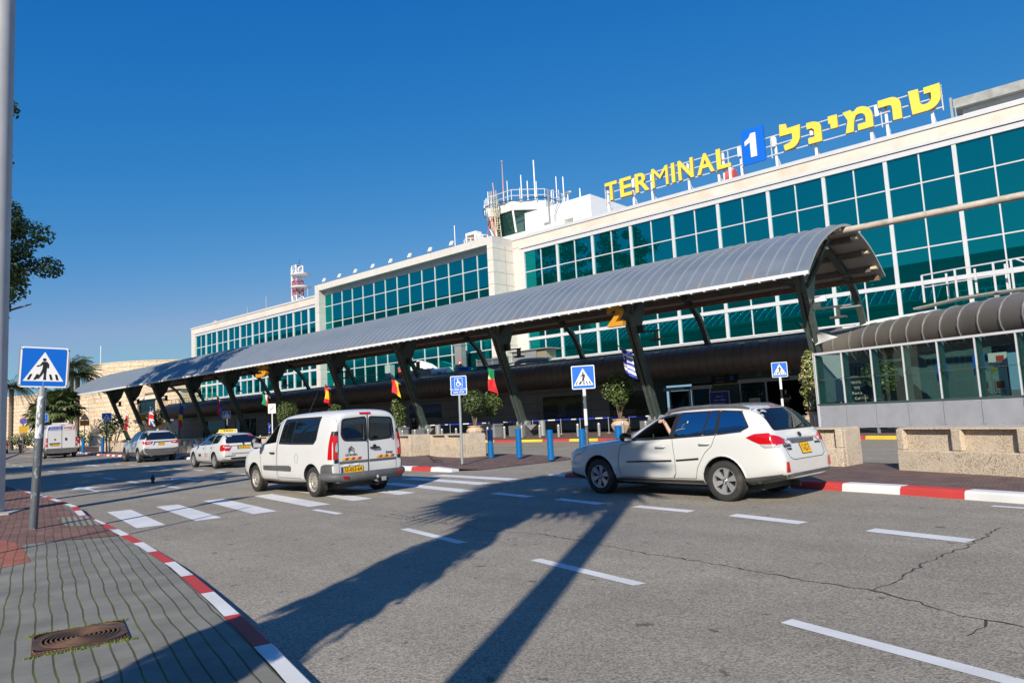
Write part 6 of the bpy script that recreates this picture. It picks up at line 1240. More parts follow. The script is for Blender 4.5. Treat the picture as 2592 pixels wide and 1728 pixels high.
def van_extra(t, v):
    P_ = lambda n, m, fn, **k: part(t, n, m, fn, **k)
    for s in (-1, 1):
        q = lambda P: [(s*a, b) for a, b in P]
        g = P_('rear_window', 'trim', lambda mb: lay(v, rounded(q([(.015, 1.19), (.62, 1.22), (.70, 1.36), (.66, 1.72), (.03, 1.76)]), .08), 'B', .005, .08, mb)); part(g, 'pane', 'car_glass', lambda mb: lay(v, rounded(q([(.05, 1.235), (.58, 1.265), (.655, 1.38), (.62, 1.68), (.06, 1.715)]), .07), 'B', .010, .08, mb))
        part(g, 'rear_wiper', 'trim', lambda mb: mb.tube([v.ray_cast(*AX['B'](a, z))[0]+Vector((.035, 0, 0)) for a, z in ((s*.60+(.0 if s > 0 else .48), 1.24), (s*.64+(.0 if s > 0 else .52), 1.30), (s*.61+(.0 if s > 0 else .48), 1.60))], [.03, .02, .010], 6))
        ax = 'L' if s < 0 else 'Rr'
        tl = P_('tail_lamp', 'lamp_red', lambda mb: (lay(v, q([(.89, .84), (.785, .84), (.772, 1.36), (.87, 1.36)]), 'B', .012, .06, mb), lay(v, [(3.74, .84), (3.865, .84), (3.855, 1.36), (3.78, 1.36)], ax, .012, .05, mb)))
        part(tl, 'lamp_lens', 'lamp_clear', lambda mb: lay(v, rounded(q([(.80, .98), (.775, 1.02), (.785, 1.22), (.83, 1.14), (.845, 1.02)]), .02), 'B', .020, .05, mb)); part(tl, 'lamp_cap', 'trim', lambda mb: (lay(v, q([(.84, 1.36), (.765, 1.36), (.76, 1.45), (.82, 1.45)]), 'B', .012, .05, mb), lay(v, [(3.78, 1.36), (3.90, 1.36), (3.90, 1.45), (3.80, 1.45)], ax, .012, .05, mb))); part(tl, 'lamp_foot', 'trim', lambda mb: lay(v, q([(.87, .76), (.775, .76), (.775, .84), (.86, .84)]), 'B', .010, .05, mb))
        d = P_('rear_door', 'seamgap', lambda mb: (seam(v, q([(.008, 1.80), (.008, .46)]), 'B', .012, .004, mb), seam(v, q([(.75, 1.74), (.755, .80), (.74, .50), (.01, .47)]), 'B', .009, .004, mb)))
        part(d, 'door_strip', 'bumper_grey', lambda mb: lay(v, q([(.02, .735), (.74, .735), (.74, .785), (.02, .785)]), 'B', .010, .1, mb))
        st_ = part(d, 'hazard_strip', ['plate_yellow', 'kerb_red'], lambda mb: [lay(v, [(s*.44-.24+.08*k, .805), (s*.44-.165+.08*k, .805), (s*.44-.135+.08*k, .86), (s*.44-.21+.08*k, .86)], 'B', .009, .2, mb, k % 2) for k in range(6)], smooth=0)
        P_('rear_bumper_side', 'bumper_grey', lambda mb: lay(v, rounded([(3.40, .33), (3.9, .36), (3.9, .74), (3.62, .74), (3.47, .70), (3.42, .55)], .05), ax, .016, .06, mb))
        P_('side_moulding', 'bumper_grey', lambda mb: lay(v, rounded([(.58, .57), (2.02, .56), (2.05, .66), (1.98, .69), (.58, .68)], .03), ax, .015, .1, mb))
        P_('front_bumper', 'bumper_grey', lambda mb: (lay(v, [(-.92, .36), (-.44, .30), (-.44, .48), (-.9, .62)], ax, .010, .06, mb), lay(v, q([(.02, .40), (.55, .42), (.55, .66), (.02, .68)]), 'F', .010, .08, mb)))
        fd = P_('front_door', 'seamgap', lambda mb: seam(v, [(.30, 1.17), (.34, .95), (.42, .70), (.44, .34), (1.26, .33), (1.28, 1.2), (1.24, 1.75), (.95, 1.69)], ax, .010, .004, mb)); part(fd, 'door_handle', 'trim', lambda mb: mb.tube([v.ray_cast(*AX[ax](1.06+qq, .985))[0]+Vector((0, s*o, 0)) for qq, o in ((-.12, .01), (-.09, .035), (.09, .035), (.12, .01))], .018, 8))
        P_('sliding_door', 'seamgap', lambda mb: (seam(v, [(1.30, 1.80), (1.32, .40), (2.45, .40)], ax, .009, .004, mb), seam(v, [(2.06, 1.21), (2.06, 1.15), (3.6, 1.15)], ax, .006, .004, mb) if 0 else None)); P_('fuel_cap', 'seamgap', lambda mb: seam(v, [(2.30+.085*math.cos(R(a)), .86+.10*math.sin(R(a))) for a in range(0, 361, 30)], ax, .006, .004, mb))
        P_('headlamp', 'lamp_clear', lambda mb: (lay(v, [(-.80, .78), (-.42, .98), (-.28, 1.09), (-.52, .94), (-.78, .70)], ax, .008, .05, mb), lay(v, q([(.42, .72), (.68, .74), (.70, .92), (.5, .86)]), 'F', .008, .05, mb)))
        P_('sill_dirt', 'van_white', lambda mb: lay(v, [(.44, .275), (2.55, .29), (2.55, .33), (.44, .33)], ax, .006, .2, mb))
    P_('windscreen', 'car_glass', lambda mb: lay(v, rounded([(-.74, 1.30), (.74, 1.30), (.64, 1.76), (-.64, 1.76)], .06), 'F', .006, .12, mb))
    P_('rear_bumper', 'bumper_grey', lambda mb: (mb.tube([Vector((3.50, -.955, .47)), Vector((3.82, -.93, .46)), Vector((3.97, -.80, .45)), Vector((4.0, 0, .45)), Vector((3.97, .80, .45)), Vector((3.82, .93, .46)), Vector((3.50, .955, .47))], .095, 10), mb.bb(3.8, 3.985, -.84, .84, .33, .49)))
    for s in (-1, 1): P_('reflector', 'lamp_red', lambda mb: mb.bb(4.085, 4.092, s*.70-.07, s*.70+.07, .43, .475), smooth=0)
    part(t, 'tow_bar', 'galv', lambda mb: (mb.tube([(3.9, .1, .33), (4.08, .1, .30), (4.10, .1, .38)], .022, 8), mb.ball((4.10, .1, .40), .035, 10), mb.box((4.06, .28, .34), (.06, .1, .09))), recalc=True)
    number_plate(t, v, 'B', -.70, -.16, .535, .655, '55-053-64', off=.016)
    P_('badge', 'bumper_grey', lambda mb: [lay(v, [(-.52, 1.0+dz), (-.44, 1.065+dz), (-.36, 1.0+dz), (-.36, 1.03+dz), (-.44, 1.10+dz), (-.52, 1.03+dz)], 'B', .012, .1, mb) for dz in (-.04, .015)]); P_('lettering', 'bumper_grey', lambda mb: (textpanel(v, 'CITROËN', .06, 'B', -.44, .915, .009, mb, bold=.002, width=.30), textpanel(v, 'Jumpy', .075, 'B', .56, .915, .009, mb, bold=.003, width=.20)))
    P_('rear_handle', 'trim', lambda mb: (lay(v, disc(.17, 1.06, .05, 12, .055), 'B', .010, .1, mb), mb.tube([v.ray_cast(*AX['B'](a, 1.04))[0]+Vector((o, 0, 0)) for a, o in ((.05, .012), (.09, .045), (.25, .045), (.29, .012))], .02, 8)))
    P_('brake_light', 'lamp_red', lambda mb: lay(v, rounded([(-.20, 1.80), (.10, 1.80), (.10, 1.845), (-.20, 1.845)], .015), 'B', .012, .08, mb)); P_('plate_lamps', 'sign_white', lambda mb: (lay(v, [(-.66, .675), (-.52, .675), (-.48, .72), (-.64, .72)], 'B', .014, .1, mb), lay(v, [(-.40, .68), (-.26, .68), (-.26, .725), (-.38, .725)], 'B', .014, .1, mb)), smooth=0)
    P_('antenna', 'trim', lambda mb: mb.tube([(1.3, -.1, 1.87), (1.75, -.05, 2.42)], [.012, .006], 6))
    mirror_part(t, .50, -1.0, 1.24, 1.3, M['trim']).scale = (1.0, 1.05, 1.75); mirror_part(t, .50, 1.0, 1.24, 1.3, M['trim']).scale = (1.0, 1.05, 1.75)
    for s in (-1, 1): part(t, 'front_seat', 'seat', lambda mb: (mb.box((1.22, s*.42, .95), (.16, .5, .7), M=Matrix.Rotation(R(12), 3, 'Y')), mb.box((1.32, s*.42, 1.42), (.1, .28, .22))), smooth=0)
    part(t, 'steering_wheel', 'trim', lambda mb: (mb.lathe([(.18, -.012), (.195, 0), (.18, .012), (.165, 0), (.18, -.012)], (.68, -.42, 1.2), 24, axis='X', M=Matrix.Rotation(R(-35), 3, 'Y'))))
    # quarter pane divider of the sliding door window
    P_('window_divider', 'chrome', lambda mb: seam(v, [(2.06, 1.25), (2.06, 1.73)], 'L', .012, .012, mb))
    P_('sliding_window_frame', 'trim', lambda mb: (seam(v, [(1.50, 1.30), (1.50, 1.66), (1.70, 1.67), (1.70, 1.29), (1.50, 1.30)], 'L', .022, .013, mb)))
van = car('minivan', 'white minivan with grey bumpers and twin rear doors driving over the crossing', 'van', VRL-vx*3.0+vy*.80, VAN_TH, VS, 'van_white', 3.0, 1.60, .335, .22, 'steel', None, [(VW2, 'car_glass', 0, .05), (VW3, 'car_glass', 0, .05)], [VW1], van_extra, arch_r=.405)
# ---- generic distant cars, each with its own lines
def rear_glass(t, v, P, m='car_glass', g=.03):
    w = part(t, 'rear_window', 'trim', lambda mb: lay(v, rounded(grow(P, g), .05), 'B', .004, .1, mb)); part(w, 'pane', m, lambda mb: lay(v, rounded(P, .05), 'B', .010, .1, mb))
TX = [(-.92, .34, .42, .48, .50, .46, .62, .40, .66, .68), (-.88, .25, .64, .72, .52, .68, .68, .58, .73, .75), (-.7, .21, .76, .84, .55, .79, .78, .65, .85, .88), (-.3, .20, .82, .89, .58, .84, .87, .68, .93, .965), (.2, .20, .83, .905, .60, .86, .92, .69, .99, 1.02), (.62, .20, .83, .905, .60, .865, .945, .70, 1.05, 1.085), (.95, .20, .83, .905, .60, .865, .96, .66, 1.24, 1.275), (1.3, .20, .83, .905, .60, .865, .975, .61, 1.395, 1.43), (1.7, .20, .83, .905, .61, .865, .99, .60, 1.435, 1.475), (2.4, .21, .83, .905, .61, .865, 1.01, .60, 1.43, 1.475), (3.0, .24, .83, .90, .62, .86, 1.02, .585, 1.40, 1.45), (3.32, .28, .82, .89, .62, .85, 1.02, .58, 1.34, 1.41), (3.48, .31, .80, .88, .62, .84, 1.01, .62, 1.19, 1.24), (3.62, .33, .78, .86, .61, .82, .99, .67, 1.05, 1.07), (3.70, .34, .76, .84, .60, .79, .90, .70, .95, .96), (3.74, .36, .74, .82, .56, .77, .70, .72, .75, .76), (3.75, .40, .70, .78, .54, .73, .64, .68, .67, .68)]
def taxi_extra(t, v):
    rear_glass(t, v, [(-.66, 1.065), (.66, 1.065), (.56, 1.37), (-.56, 1.37)])
    for s, ax in ((-1, 'L'), (1, 'Rr')):
        tl = part(t, 'tail_lamp', 'lamp_red', lambda mb: (lay(v, [(3.40, .80), (3.40, .96), (3.56, 1.0), (3.74, .98), (3.74, .74), (3.44, .74)], ax, .010, .06, mb), lay(v, [(s*.79, .74), (s*.79, .98), (s*.60, .98), (s*.50, .90), (s*.60, .74)], 'B', .010, .06, mb))); part(tl, 'lamp_lens', 'lamp_clear', lambda mb: lay(v, [(s*.78, .84), (s*.78, .92), (s*.55, .91), (s*.56, .86)], 'B', .018, .06, mb))
        part(t, 'front_door', 'seamgap', lambda mb: seam(v, [(.52, .92), (.46, .6), (.52, .30), (1.58, .31), (1.66, .6), (1.62, .98)], ax, .010, .004, mb)); part(t, 'rear_door', 'seamgap', lambda mb: seam(v, [(1.58, .31), (2.1, .32), (2.2, .55), (2.45, .82), (2.52, 1.0)], ax, .010, .004, mb))
        for hx, hz in ((1.42, .85), (2.36, .88)): part(t, 'door_handle', 'bumper_grey', lambda mb: lay(v, [(hx-.1, hz-.015), (hx+.1, hz-.01), (hx+.1, hz+.02), (hx-.1, hz+.015)], ax, .012, .1, mb))
        part(t, 'bumper_slot', 'trim', lambda mb: lay(v, [(s*.80, .50), (s*.38, .52), (s*.36, .55), (s*.80, .53)], 'B', .009, .08, mb))
        part(t, 'roof_rail', 'trim', lambda mb: mb.tube([v.ray_cast(*AX['T'](x, s*.55))[0]+Vector((0, 0, .02)) for x in (1.5, 2.0, 2.6, 3.0)], .02, 6))
    part(t, 'door_lettering', 'sign_black', lambda mb: (textpanel(v, 'מונית', .16, 'L', .95, .56, .008, mb, bold=.01, width=.34),), smooth=0); part(t, 'door_lettering', mat('taxi_red', (.35, .12, .12), .6) if 0 else 'kerb_red', lambda mb: (textpanel(v, 'הדר', .11, 'L', 1.75, .60, .008, mb, bold=.0, width=.42), lay(v, [(1.54, .52), (1.96, .52), (1.96, .535), (1.54, .535)], 'L', .008, .1, mb)), smooth=0)
    part(t, 'tailgate_strip', 'bumper_grey', lambda mb: (lay(v, [(-.55, .925), (.55, .925), (.55, .945), (-.55, .945)], 'B', .012, .1, mb), lay(v, [(-.52, .60), (.52, .60), (.52, .625), (-.52, .625)], 'B', .008, .1, mb))); part(t, 'diffuser', 'trim', lambda mb: lay(v, [(-.62, .37), (.62, .37), (.56, .46), (-.56, .46)], 'B', .008, .1, mb))
    number_plate(t, v, 'B', -.26, .26, .80, .91, '72-816-33'); part(t, 'badge', 'trim', lambda mb: lay(v, disc(0, 1.0, .045, 12), 'B', .012, .1, mb)); part(t, 'brake_light', 'lamp_red', lambda mb: lay(v, [(.30, 1.30), (.50, 1.29), (.50, 1.35), (.32, 1.36)], 'B', .014, .1, mb))
    rs = part(t, 'roof_sign', 'yellow', lambda mb: mb.box((1.75, 0, 1.56), (.20, .72, .14), taper=.85), smooth=0, recalc=True); part(rs, 'sign_frame', 'sign_white', lambda mb: (mb.bb(1.68, 1.82, .36, .42, 1.47, 1.62), mb.bb(1.60, 1.9, -.4, .42, 1.47, 1.488)), smooth=0, recalc=True); part(rs, 'sign_lettering', 'sign_black', lambda mb: text_into(mb, 'TAXI', .11, lambda a, b, c: (1.86, a, 1.56+b), width=.4), smooth=0)
    mirror_part(t, .72, -.92, 1.02, .95, M['trim']); mirror_part(t, .72, .92, 1.02, .95, M['trim'])
ttx = R(-7); tex = Vector((math.cos(ttx), math.sin(ttx), 0)); tey = Vector((-math.sin(ttx), math.cos(ttx), 0))
car('taxi', 'white estate taxi with a yellow roof sign waiting behind the minivan', 'taxi', Vector((-29.39, 14.06, 0))-tex*2.69+tey*.77, ttx, TX, 'car_white', 2.69, 1.55, .325, .21, 'multi', None,
    [([(.78, .985), (1.05, 1.18), (1.32, 1.33), (1.60, 1.375), (1.56, 1.01)], 'car_glass'), ([(1.66, 1.375), (2.24, 1.385), (2.30, 1.04), (1.63, 1.012)], 'car_glass'), ([(2.34, 1.385), (2.95, 1.345), (3.05, 1.12), (2.95, 1.075), (2.38, 1.045)], 'car_glass')], (), taxi_extra, arch_r=.39)
SV = [(-.95, .42, .48, .55, .66, .52, .86, .44, .92, .95), (-.9, .33, .74, .82, .66, .78, .92, .66, 1.0, 1.03), (-.6, .28, .86, .94, .70, .88, 1.03, .74, 1.09, 1.12), (.1, .28, .90, .985, .72, .92, 1.10, .76, 1.16, 1.19), (.58, .28, .91, .99, .72, .93, 1.14, .77, 1.24, 1.28), (.95, .28, .91, .99, .72, .93, 1.16, .73, 1.48, 1.52), (1.35, .28, .91, .99, .72, .93, 1.18, .69, 1.68, 1.72), (1.8, .28, .91, .99, .74, .93, 1.20, .68, 1.74, 1.78), (2.8, .30, .91, .99, .74, .93, 1.22, .68, 1.75, 1.80), (3.5, .33, .91, .985, .75, .93, 1.23, .67, 1.72, 1.78), (3.84, .36, .90, .98, .75, .92, 1.23, .66, 1.66, 1.74), (3.98, .38, .89, .97, .75, .91, 1.22, .70, 1.46, 1.50), (4.08, .40, .88, .96, .74, .90, 1.20, .76, 1.26, 1.28), (4.14, .41, .86, .94, .72, .89, 1.08, .80, 1.14, 1.15), (4.17, .43, .84, .92, .70, .88, .86, .82, .92, .93), (4.18, .47, .78, .86, .66, .82, .80, .76, .84, .85)]
def suv_extra(t, v):
    rear_glass(t, v, [(-.78, 1.29), (.78, 1.29), (.68, 1.66), (-.68, 1.66)], g=.05)
    for s, ax in ((-1, 'L'), (1, 'Rr')):
        g = part(t, 'window', 'trim', lambda mb: lay(v, rounded([(3.05, 1.30), (4.0, 1.30), (3.9, 1.66), (3.05, 1.68)], .04), ax, .006, .08, mb)); part(g, 'pane', 'car_glass', lambda mb: lay(v, rounded([(3.09, 1.33), (3.98, 1.33), (3.88, 1.63), (3.09, 1.65)], .04), ax, .011, .08, mb))
        tl = part(t, 'tail_lamp', 'lamp_red', lambda mb: (lay(v, [(s*.90, 1.18), (s*.42, 1.17), (s*.52, 1.03), (s*.80, 1.0), (s*.90, 1.04)], 'B', .012, .06, mb), lay(v, [(3.90, 1.18), (4.14, 1.18), (4.16, 1.02), (4.02, 1.04)], ax, .012, .06, mb))); part(tl, 'lamp_lens', 'lamp_clear', lambda mb: lay(v, [(s*.78, 1.13), (s*.52, 1.12), (s*.58, 1.07), (s*.74, 1.07)], 'B', .018, .06, mb))
        part(t, 'sill_trim', 'bumper_grey', lambda mb: lay(v, [(.40, .29), (2.66, .31), (2.66, .56), (2.3, .60), (.9, .56), (.40, .46)], ax, .012, .1, mb)); part(t, 'bumper_side', 'bumper_grey', lambda mb: lay(v, [(3.42, .36), (4.2, .42), (4.2, .78), (3.95, .70), (3.60, .56), (3.46, .5)], ax, .012, .06, mb))
        part(t, 'front_door', 'seamgap', lambda mb: seam(v, [(.56, 1.1), (.50, .7), (.56, .58), (1.66, .60), (1.72, 1.2)], ax, .010, .004, mb)); part(t, 'rear_door', 'seamgap', lambda mb: seam(v, [(1.66, .60), (2.5, .62), (2.68, .95), (2.85, 1.2)], ax, .010, .004, mb))
        for hx, hz in ((1.5, 1.03), (2.55, 1.06)): part(t, 'door_handle', 'chrome', lambda mb: lay(v, [(hx-.1, hz-.015), (hx+.1, hz-.01), (hx+.1, hz+.02), (hx-.1, hz+.015)], ax, .014, .1, mb))
        part(t, 'arch_trim', 'bumper_grey', lambda mb: [mb.tube([v.ray_cast(*AX[ax](cx+.455*math.cos(R(a)), .40+.455*math.sin(R(a))))[0] or Vector((cx, s*.9, .5)) for a in range(4, 177, 12)], .022, 6) for cx in (0, 3.07)])
    part(t, 'rear_bumper', 'bumper_grey', lambda mb: lay(v, [(-.90, .44), (.90, .44), (.90, .80), (.6, .76), (-.6, .76), (-.90, .80)], 'B', .014, .08, mb)); part(t, 'chrome_strip', 'chrome', lambda mb: (lay(v, [(-.40, 1.10), (.42, 1.10), (.42, 1.16), (-.40, 1.16)], 'B', .014, .08, mb), lay(v, [(-.46, .95), (-.42, .95), (-.32, 1.10), (-.38, 1.10)], 'B', .014, .08, mb)))
    part(t, 'exhaust', 'chrome', lambda mb: mb.lathe([(.05, -.1), (.06, .06), (.045, .06), (.04, -.1)], (4.2, -.55, .40), 14, axis='X')); number_plate(t, v, 'B', -.17, .15, .94, 1.09, '814-22', blue=False); part(t, 'roof_fin', 'car_white', lambda mb: mb.prism([(3.2, 1.78), (3.45, 1.78), (3.42, 1.87), (3.34, 1.87)], lambda a, b: (a, -.02, b), (0, .04, 0)), smooth=0)
    part(t, 'roof_rail', 'trim', lambda mb: [mb.tube([v.ray_cast(*AX['T'](x, s*.62))[0]+Vector((0, 0, .02)) for x in (1.5, 2.2, 3.0, 3.6)], .022, 6) for s in (-1, 1)])
    mirror_part(t, .74, -1.0, 1.24, 1.1, M['trim']); mirror_part(t, .74, 1.0, 1.24, 1.1, M['trim'])
tsv = R(-7); sx_ = Vector((math.cos(tsv), math.sin(tsv), 0)); sy_ = Vector((-math.sin(tsv), math.cos(tsv), 0))
car('crossover', 'white crossover with dark grey lower bumper and wide dark rear window', 'car', Vector((-42.98, 16.09, 0))-sx_*3.07+sy_*.86, tsv, SV, 'car_white', 3.07, 1.72, .375, .25, 'multi', None,
    [([(.86, 1.20), (1.15, 1.42), (1.45, 1.60), (1.72, 1.67), (1.70, 1.225)], 'car_glass'), ([(1.78, 1.675), (2.60, 1.685), (2.90, 1.60), (2.74, 1.27), (1.76, 1.23)], 'car_glass')], (), suv_extra, arch_r=.45)
BX = [(-.95, .40, .60, .68, .62, .66, .86, .56, .98, 1.0), (-.9, .32, .84, .92, .62, .88, .95, .74, 1.08, 1.11), (-.6, .30, .93, 1.0, .66, .95, 1.12, .80, 1.26, 1.3), (-.1, .30, .96, 1.02, .70, .98, 1.3, .82, 1.55, 1.6), (.5, .30, .96, 1.02, .72, 1.0, 1.42, .84, 2.18, 2.24), (.95, .30, .96, 1.02, .72, 1.0, 1.45, .88, 2.38, 2.46), (1.5, .32, .96, 1.02, .74, 1.01, 1.45, .92, 2.43, 2.52), (3.5, .34, .96, 1.02, .74, 1.01, 1.45, .93, 2.44, 2.53), (4.8, .36, .96, 1.02, .74, 1.01, 1.45, .92, 2.43, 2.52), (4.94, .38, .95, 1.01, .74, 1.0, 1.45, .91, 2.40, 2.49), (4.99, .40, .93, .99, .72, .98, 1.43, .89, 2.36, 2.44), (5.0, .44, .88, .95, .70, .94, 1.40, .86, 2.32, 2.40)]
def box_extra(t, v):
    for s, ax in ((-1, 'L'), (1, 'Rr')):
        tl = part(t, 'tail_lamp', 'lamp_red', lambda mb: (lay(v, [(s*.99, .86), (s*.88, .86), (s*.88, 1.52), (s*.96, 1.52)], 'B', .014, .08, mb), lay(v, [(4.86, .86), (5.02, .86), (5.02, 1.52), (4.88, 1.52)], ax, .014, .08, mb))); part(tl, 'lamp_lens', 'lamp_clear', lambda mb: lay(v, [(s*.98, 1.04), (s*.885, 1.04), (s*.885, 1.18), (s*.97, 1.18)], 'B', .02, .08, mb))
        part(t, 'rear_door', 'seamgap', lambda mb: seam(v, [(s*.012, 2.40), (s*.012, .72), (s*.86, .70), (s*.87, 2.3)], 'B', .014, .004, mb)); part(t, 'door_seam', 'seamgap', lambda mb: seam(v, [(s*.02, 2.02), (s*.86, 2.02)], 'B', .010, .004, mb)); part(t, 'bumper_side', 'bumper_grey', lambda mb: lay(v, [(4.45, .36), (5.05, .40), (5.05, .86), (4.6, .86)], ax, .016, .1, mb)); part(t, 'side_moulding', 'bumper_grey', lambda mb: lay(v, [(1.3, .54), (3.55, .54), (3.55, .74), (1.3, .74)], ax, .014, .2, mb)); part(t, 'front_door', 'seamgap', lambda mb: seam(v, [(.1, 1.4), (.45, .45), (1.25, .45), (1.28, 2.2)], ax, .012, .004, mb)); part(t, 'front_bumper', 'bumper_grey', lambda mb: lay(v, [(-.95, .34), (-.42, .32), (-.42, .70), (-.92, .80)], ax, .012, .1, mb))
        g = part(t, 'banner', 'plate_blue', lambda mb: lay(v, [(2.9, 2.12), (4.3, 2.12), (4.3, 2.36), (2.95, 2.36)], ax, .008, .2, mb), smooth=0); part(g, 'banner_text', 'sign_white', lambda mb: [textpanel(v, q, .11, ax, 3.62, z, .014, mb, sx=-1 if s > 0 else 1, width=1.1) for q, z in (('השכרת רכב', 2.29), ('03-9773200', 2.18))], smooth=0); part(t, 'side_lettering', 'kerb_red', lambda mb: textpanel(v, 'AVIS', .22, ax, 4.62, 2.25, .010, mb, sx=-1 if s > 0 else 1, width=.4, bold=.004), smooth=0)
    part(t, 'rear_bumper', 'bumper_grey', lambda mb: (mb.bb(4.95, 5.12, -.98, .98, .42, .62), mb.bb(4.95, 5.04, -.98, .98, .62, .74)), smooth=0, recalc=True); g = part(t, 'banner', 'plate_blue', lambda mb: lay(v, [(-.86, 2.08), (.02, 2.08), (.06, 2.32), (-.82, 2.32)], 'B', .010, .2, mb), smooth=0); part(g, 'banner_text', 'sign_white', lambda mb: (textpanel(v, 'השכרת רכב', .11, 'B', -.40, 2.25, .016, mb, width=.7), textpanel(v, '03-9773200', .11, 'B', -.40, 2.14, .016, mb, width=.7)), smooth=0)
    g = part(t, 'emblem_panel', 'kerb_red', lambda mb: lay(v, [(.52, 2.08), (.80, 2.10), (.80, 2.32), (.62, 2.32)], 'B', .010, .2, mb), smooth=0); part(g, 'emblem_slash', 'sign_white', lambda mb: lay(v, [(.60, 2.10), (.66, 2.10), (.76, 2.30), (.70, 2.30)], 'B', .016, .2, mb), smooth=0); part(t, 'rear_lettering', 'kerb_red', lambda mb: textpanel(v, 'AVIS', .22, 'B', .34, 2.2, .012, mb, width=.46, bold=.004), smooth=0)
    part(t, 'door_lock', 'trim', lambda mb: lay(v, rounded([(.20, 1.28), (.33, 1.28), (.33, 1.48), (.20, 1.48)], .03), 'B', .02, .2, mb)); part(t, 'badge', 'bumper_grey', lambda mb: lay(v, disc(-.42, 1.38, .07, 10), 'B', .012, .2, mb)); part(t, 'plate_recess', 'trim', lambda mb: lay(v, [(-.78, 1.06), (-.10, 1.06), (-.10, 1.13), (-.78, 1.13)], 'B', .012, .2, mb)); number_plate(t, v, 'B', -.70, -.18, .93, 1.05, '38-114-52', off=.02)
    part(t, 'brake_light', 'lamp_red', lambda mb: lay(v, [(-.12, 2.395), (.18, 2.395), (.18, 2.43), (-.12, 2.43)], 'B', .012, .1, mb)); part(t, 'roof_sign', 'offwhite', lambda mb: mb.bb(3.9, 4.3, -.5, .5, 2.52, 2.6), smooth=0, recalc=True)
    mirror_part(t, .35, -1.08, 1.45, 1.5, M['trim']).scale = (1.2, 1.3, 2.3); mirror_part(t, .35, 1.08, 1.45, 1.5, M['trim']).scale = (1.2, 1.3, 2.3)
tbx = R(-8)
car('cargo_van', 'tall white cargo van with blue and red rental banners at the far left', 'van', (-71.2, 19.4, 0), tbx, BX, 'van_white', 4.03, 1.84, .345, .22, 'steel', None, [([(.15, 1.52), (.55, 1.98), (1.16, 2.08), (1.2, 1.50)], 'car_glass')], (), box_extra, arch_r=.43, scale=1.10)
HB = [(q[0], q[1]+.05, q[2], q[3], q[4]+.06, q[5], q[6]+.10, q[7], q[8]+.16, q[9]+.16) for q in TX]
def hatch_extra(t, v):
    rear_glass(t, v, [(-.64, 1.22), (.64, 1.22), (.54, 1.50), (-.54, 1.50)])
    for s, ax in ((-1, 'L'), (1, 'Rr')): part(t, 'tail_lamp', 'lamp_red', lambda mb: (lay(v, [(s*.80, .80), (s*.80, 1.12), (s*.64, 1.12), (s*.66, .80)], 'B', .012, .08, mb), lay(v, [(3.52, 1.1), (3.75, 1.1), (3.75, .82), (3.6, .84)], ax, .012, .08, mb)))
    number_plate(t, v, 'B', -.26, .26, .84, .95, '61-337-84'); mirror_part(t, .72, -.92, 1.16, .95, M['trim']); mirror_part(t, .72, .92, 1.16, .95, M['trim'])
HW = [([(.78, 1.10), (1.05, 1.30), (1.32, 1.46), (1.60, 1.52), (1.56, 1.13)], 'car_glass'), ([(1.66, 1.52), (2.24, 1.535), (2.30, 1.16), (1.63, 1.13)], 'car_glass'), ([(2.34, 1.535), (2.95, 1.49), (3.05, 1.24), (2.38, 1.17)], 'car_glass')]
car('parked_car', 'white multi purpose car seen past the cargo van corner by the golden wall', 'car', (-86.5, 24.6, .0), R(-10), HB, 'car_white', 2.69, 1.55, .325, .21, 'multi', None, HW, (), hatch_extra, arch_r=.39, scale=1.25)
M['car_silver'] = mat('car_paint_silver_blue', (.30, .34, .38), .3, metal=.4, coat=.8)
car('parked_car', 'silver blue car cut by the lamp pole at the far left edge', 'car', (-103.5, 22.4, .0), R(-12), HB, 'car_silver', 2.69, 1.55, .325, .21, 'multi', None, HW, (), hatch_extra, arch_r=.39, scale=1.3)
# ------------------------------------------------------------------ people
def skin_mesh(verts, edges, name, m, parent, levels=2, root=0):
    """verts: list of (x, y, z, r); a skin-modified, subdivided continuous surface"""
    me = bpy.data.meshes.new(name); me.from_pydata([v[:3] for v in verts], edges, []); o = bpy.data.objects.new('tmp', me); C.objects.link(o)
    sk = o.modifiers.new('skin', 'SKIN'); sk.use_smooth_shade = True
    for i, v in enumerate(verts):
        r = v[3]; r = r if isinstance(r, tuple) else (r, r); me.skin_vertices[0].data[i].radius = r; me.skin_vertices[0].data[i].use_root = i == root
    s = o.modifiers.new('sub', 'SUBSURF'); s.levels = s.render_levels = levels; bpy.context.view_layer.update()
    r = bpy.data.meshes.new_from_object(o.evaluated_get(bpy.context.evaluated_depsgraph_get())); bpy.data.objects.remove(o); r.name = name; r.materials.clear(); r.materials.append(m)
    ob = bpy.data.objects.new(name, r); C.objects.link(ob); ob.parent = parent; return ob
SK = mat('skin', (.52, .33, .25), .5, var=.05, vs=20)
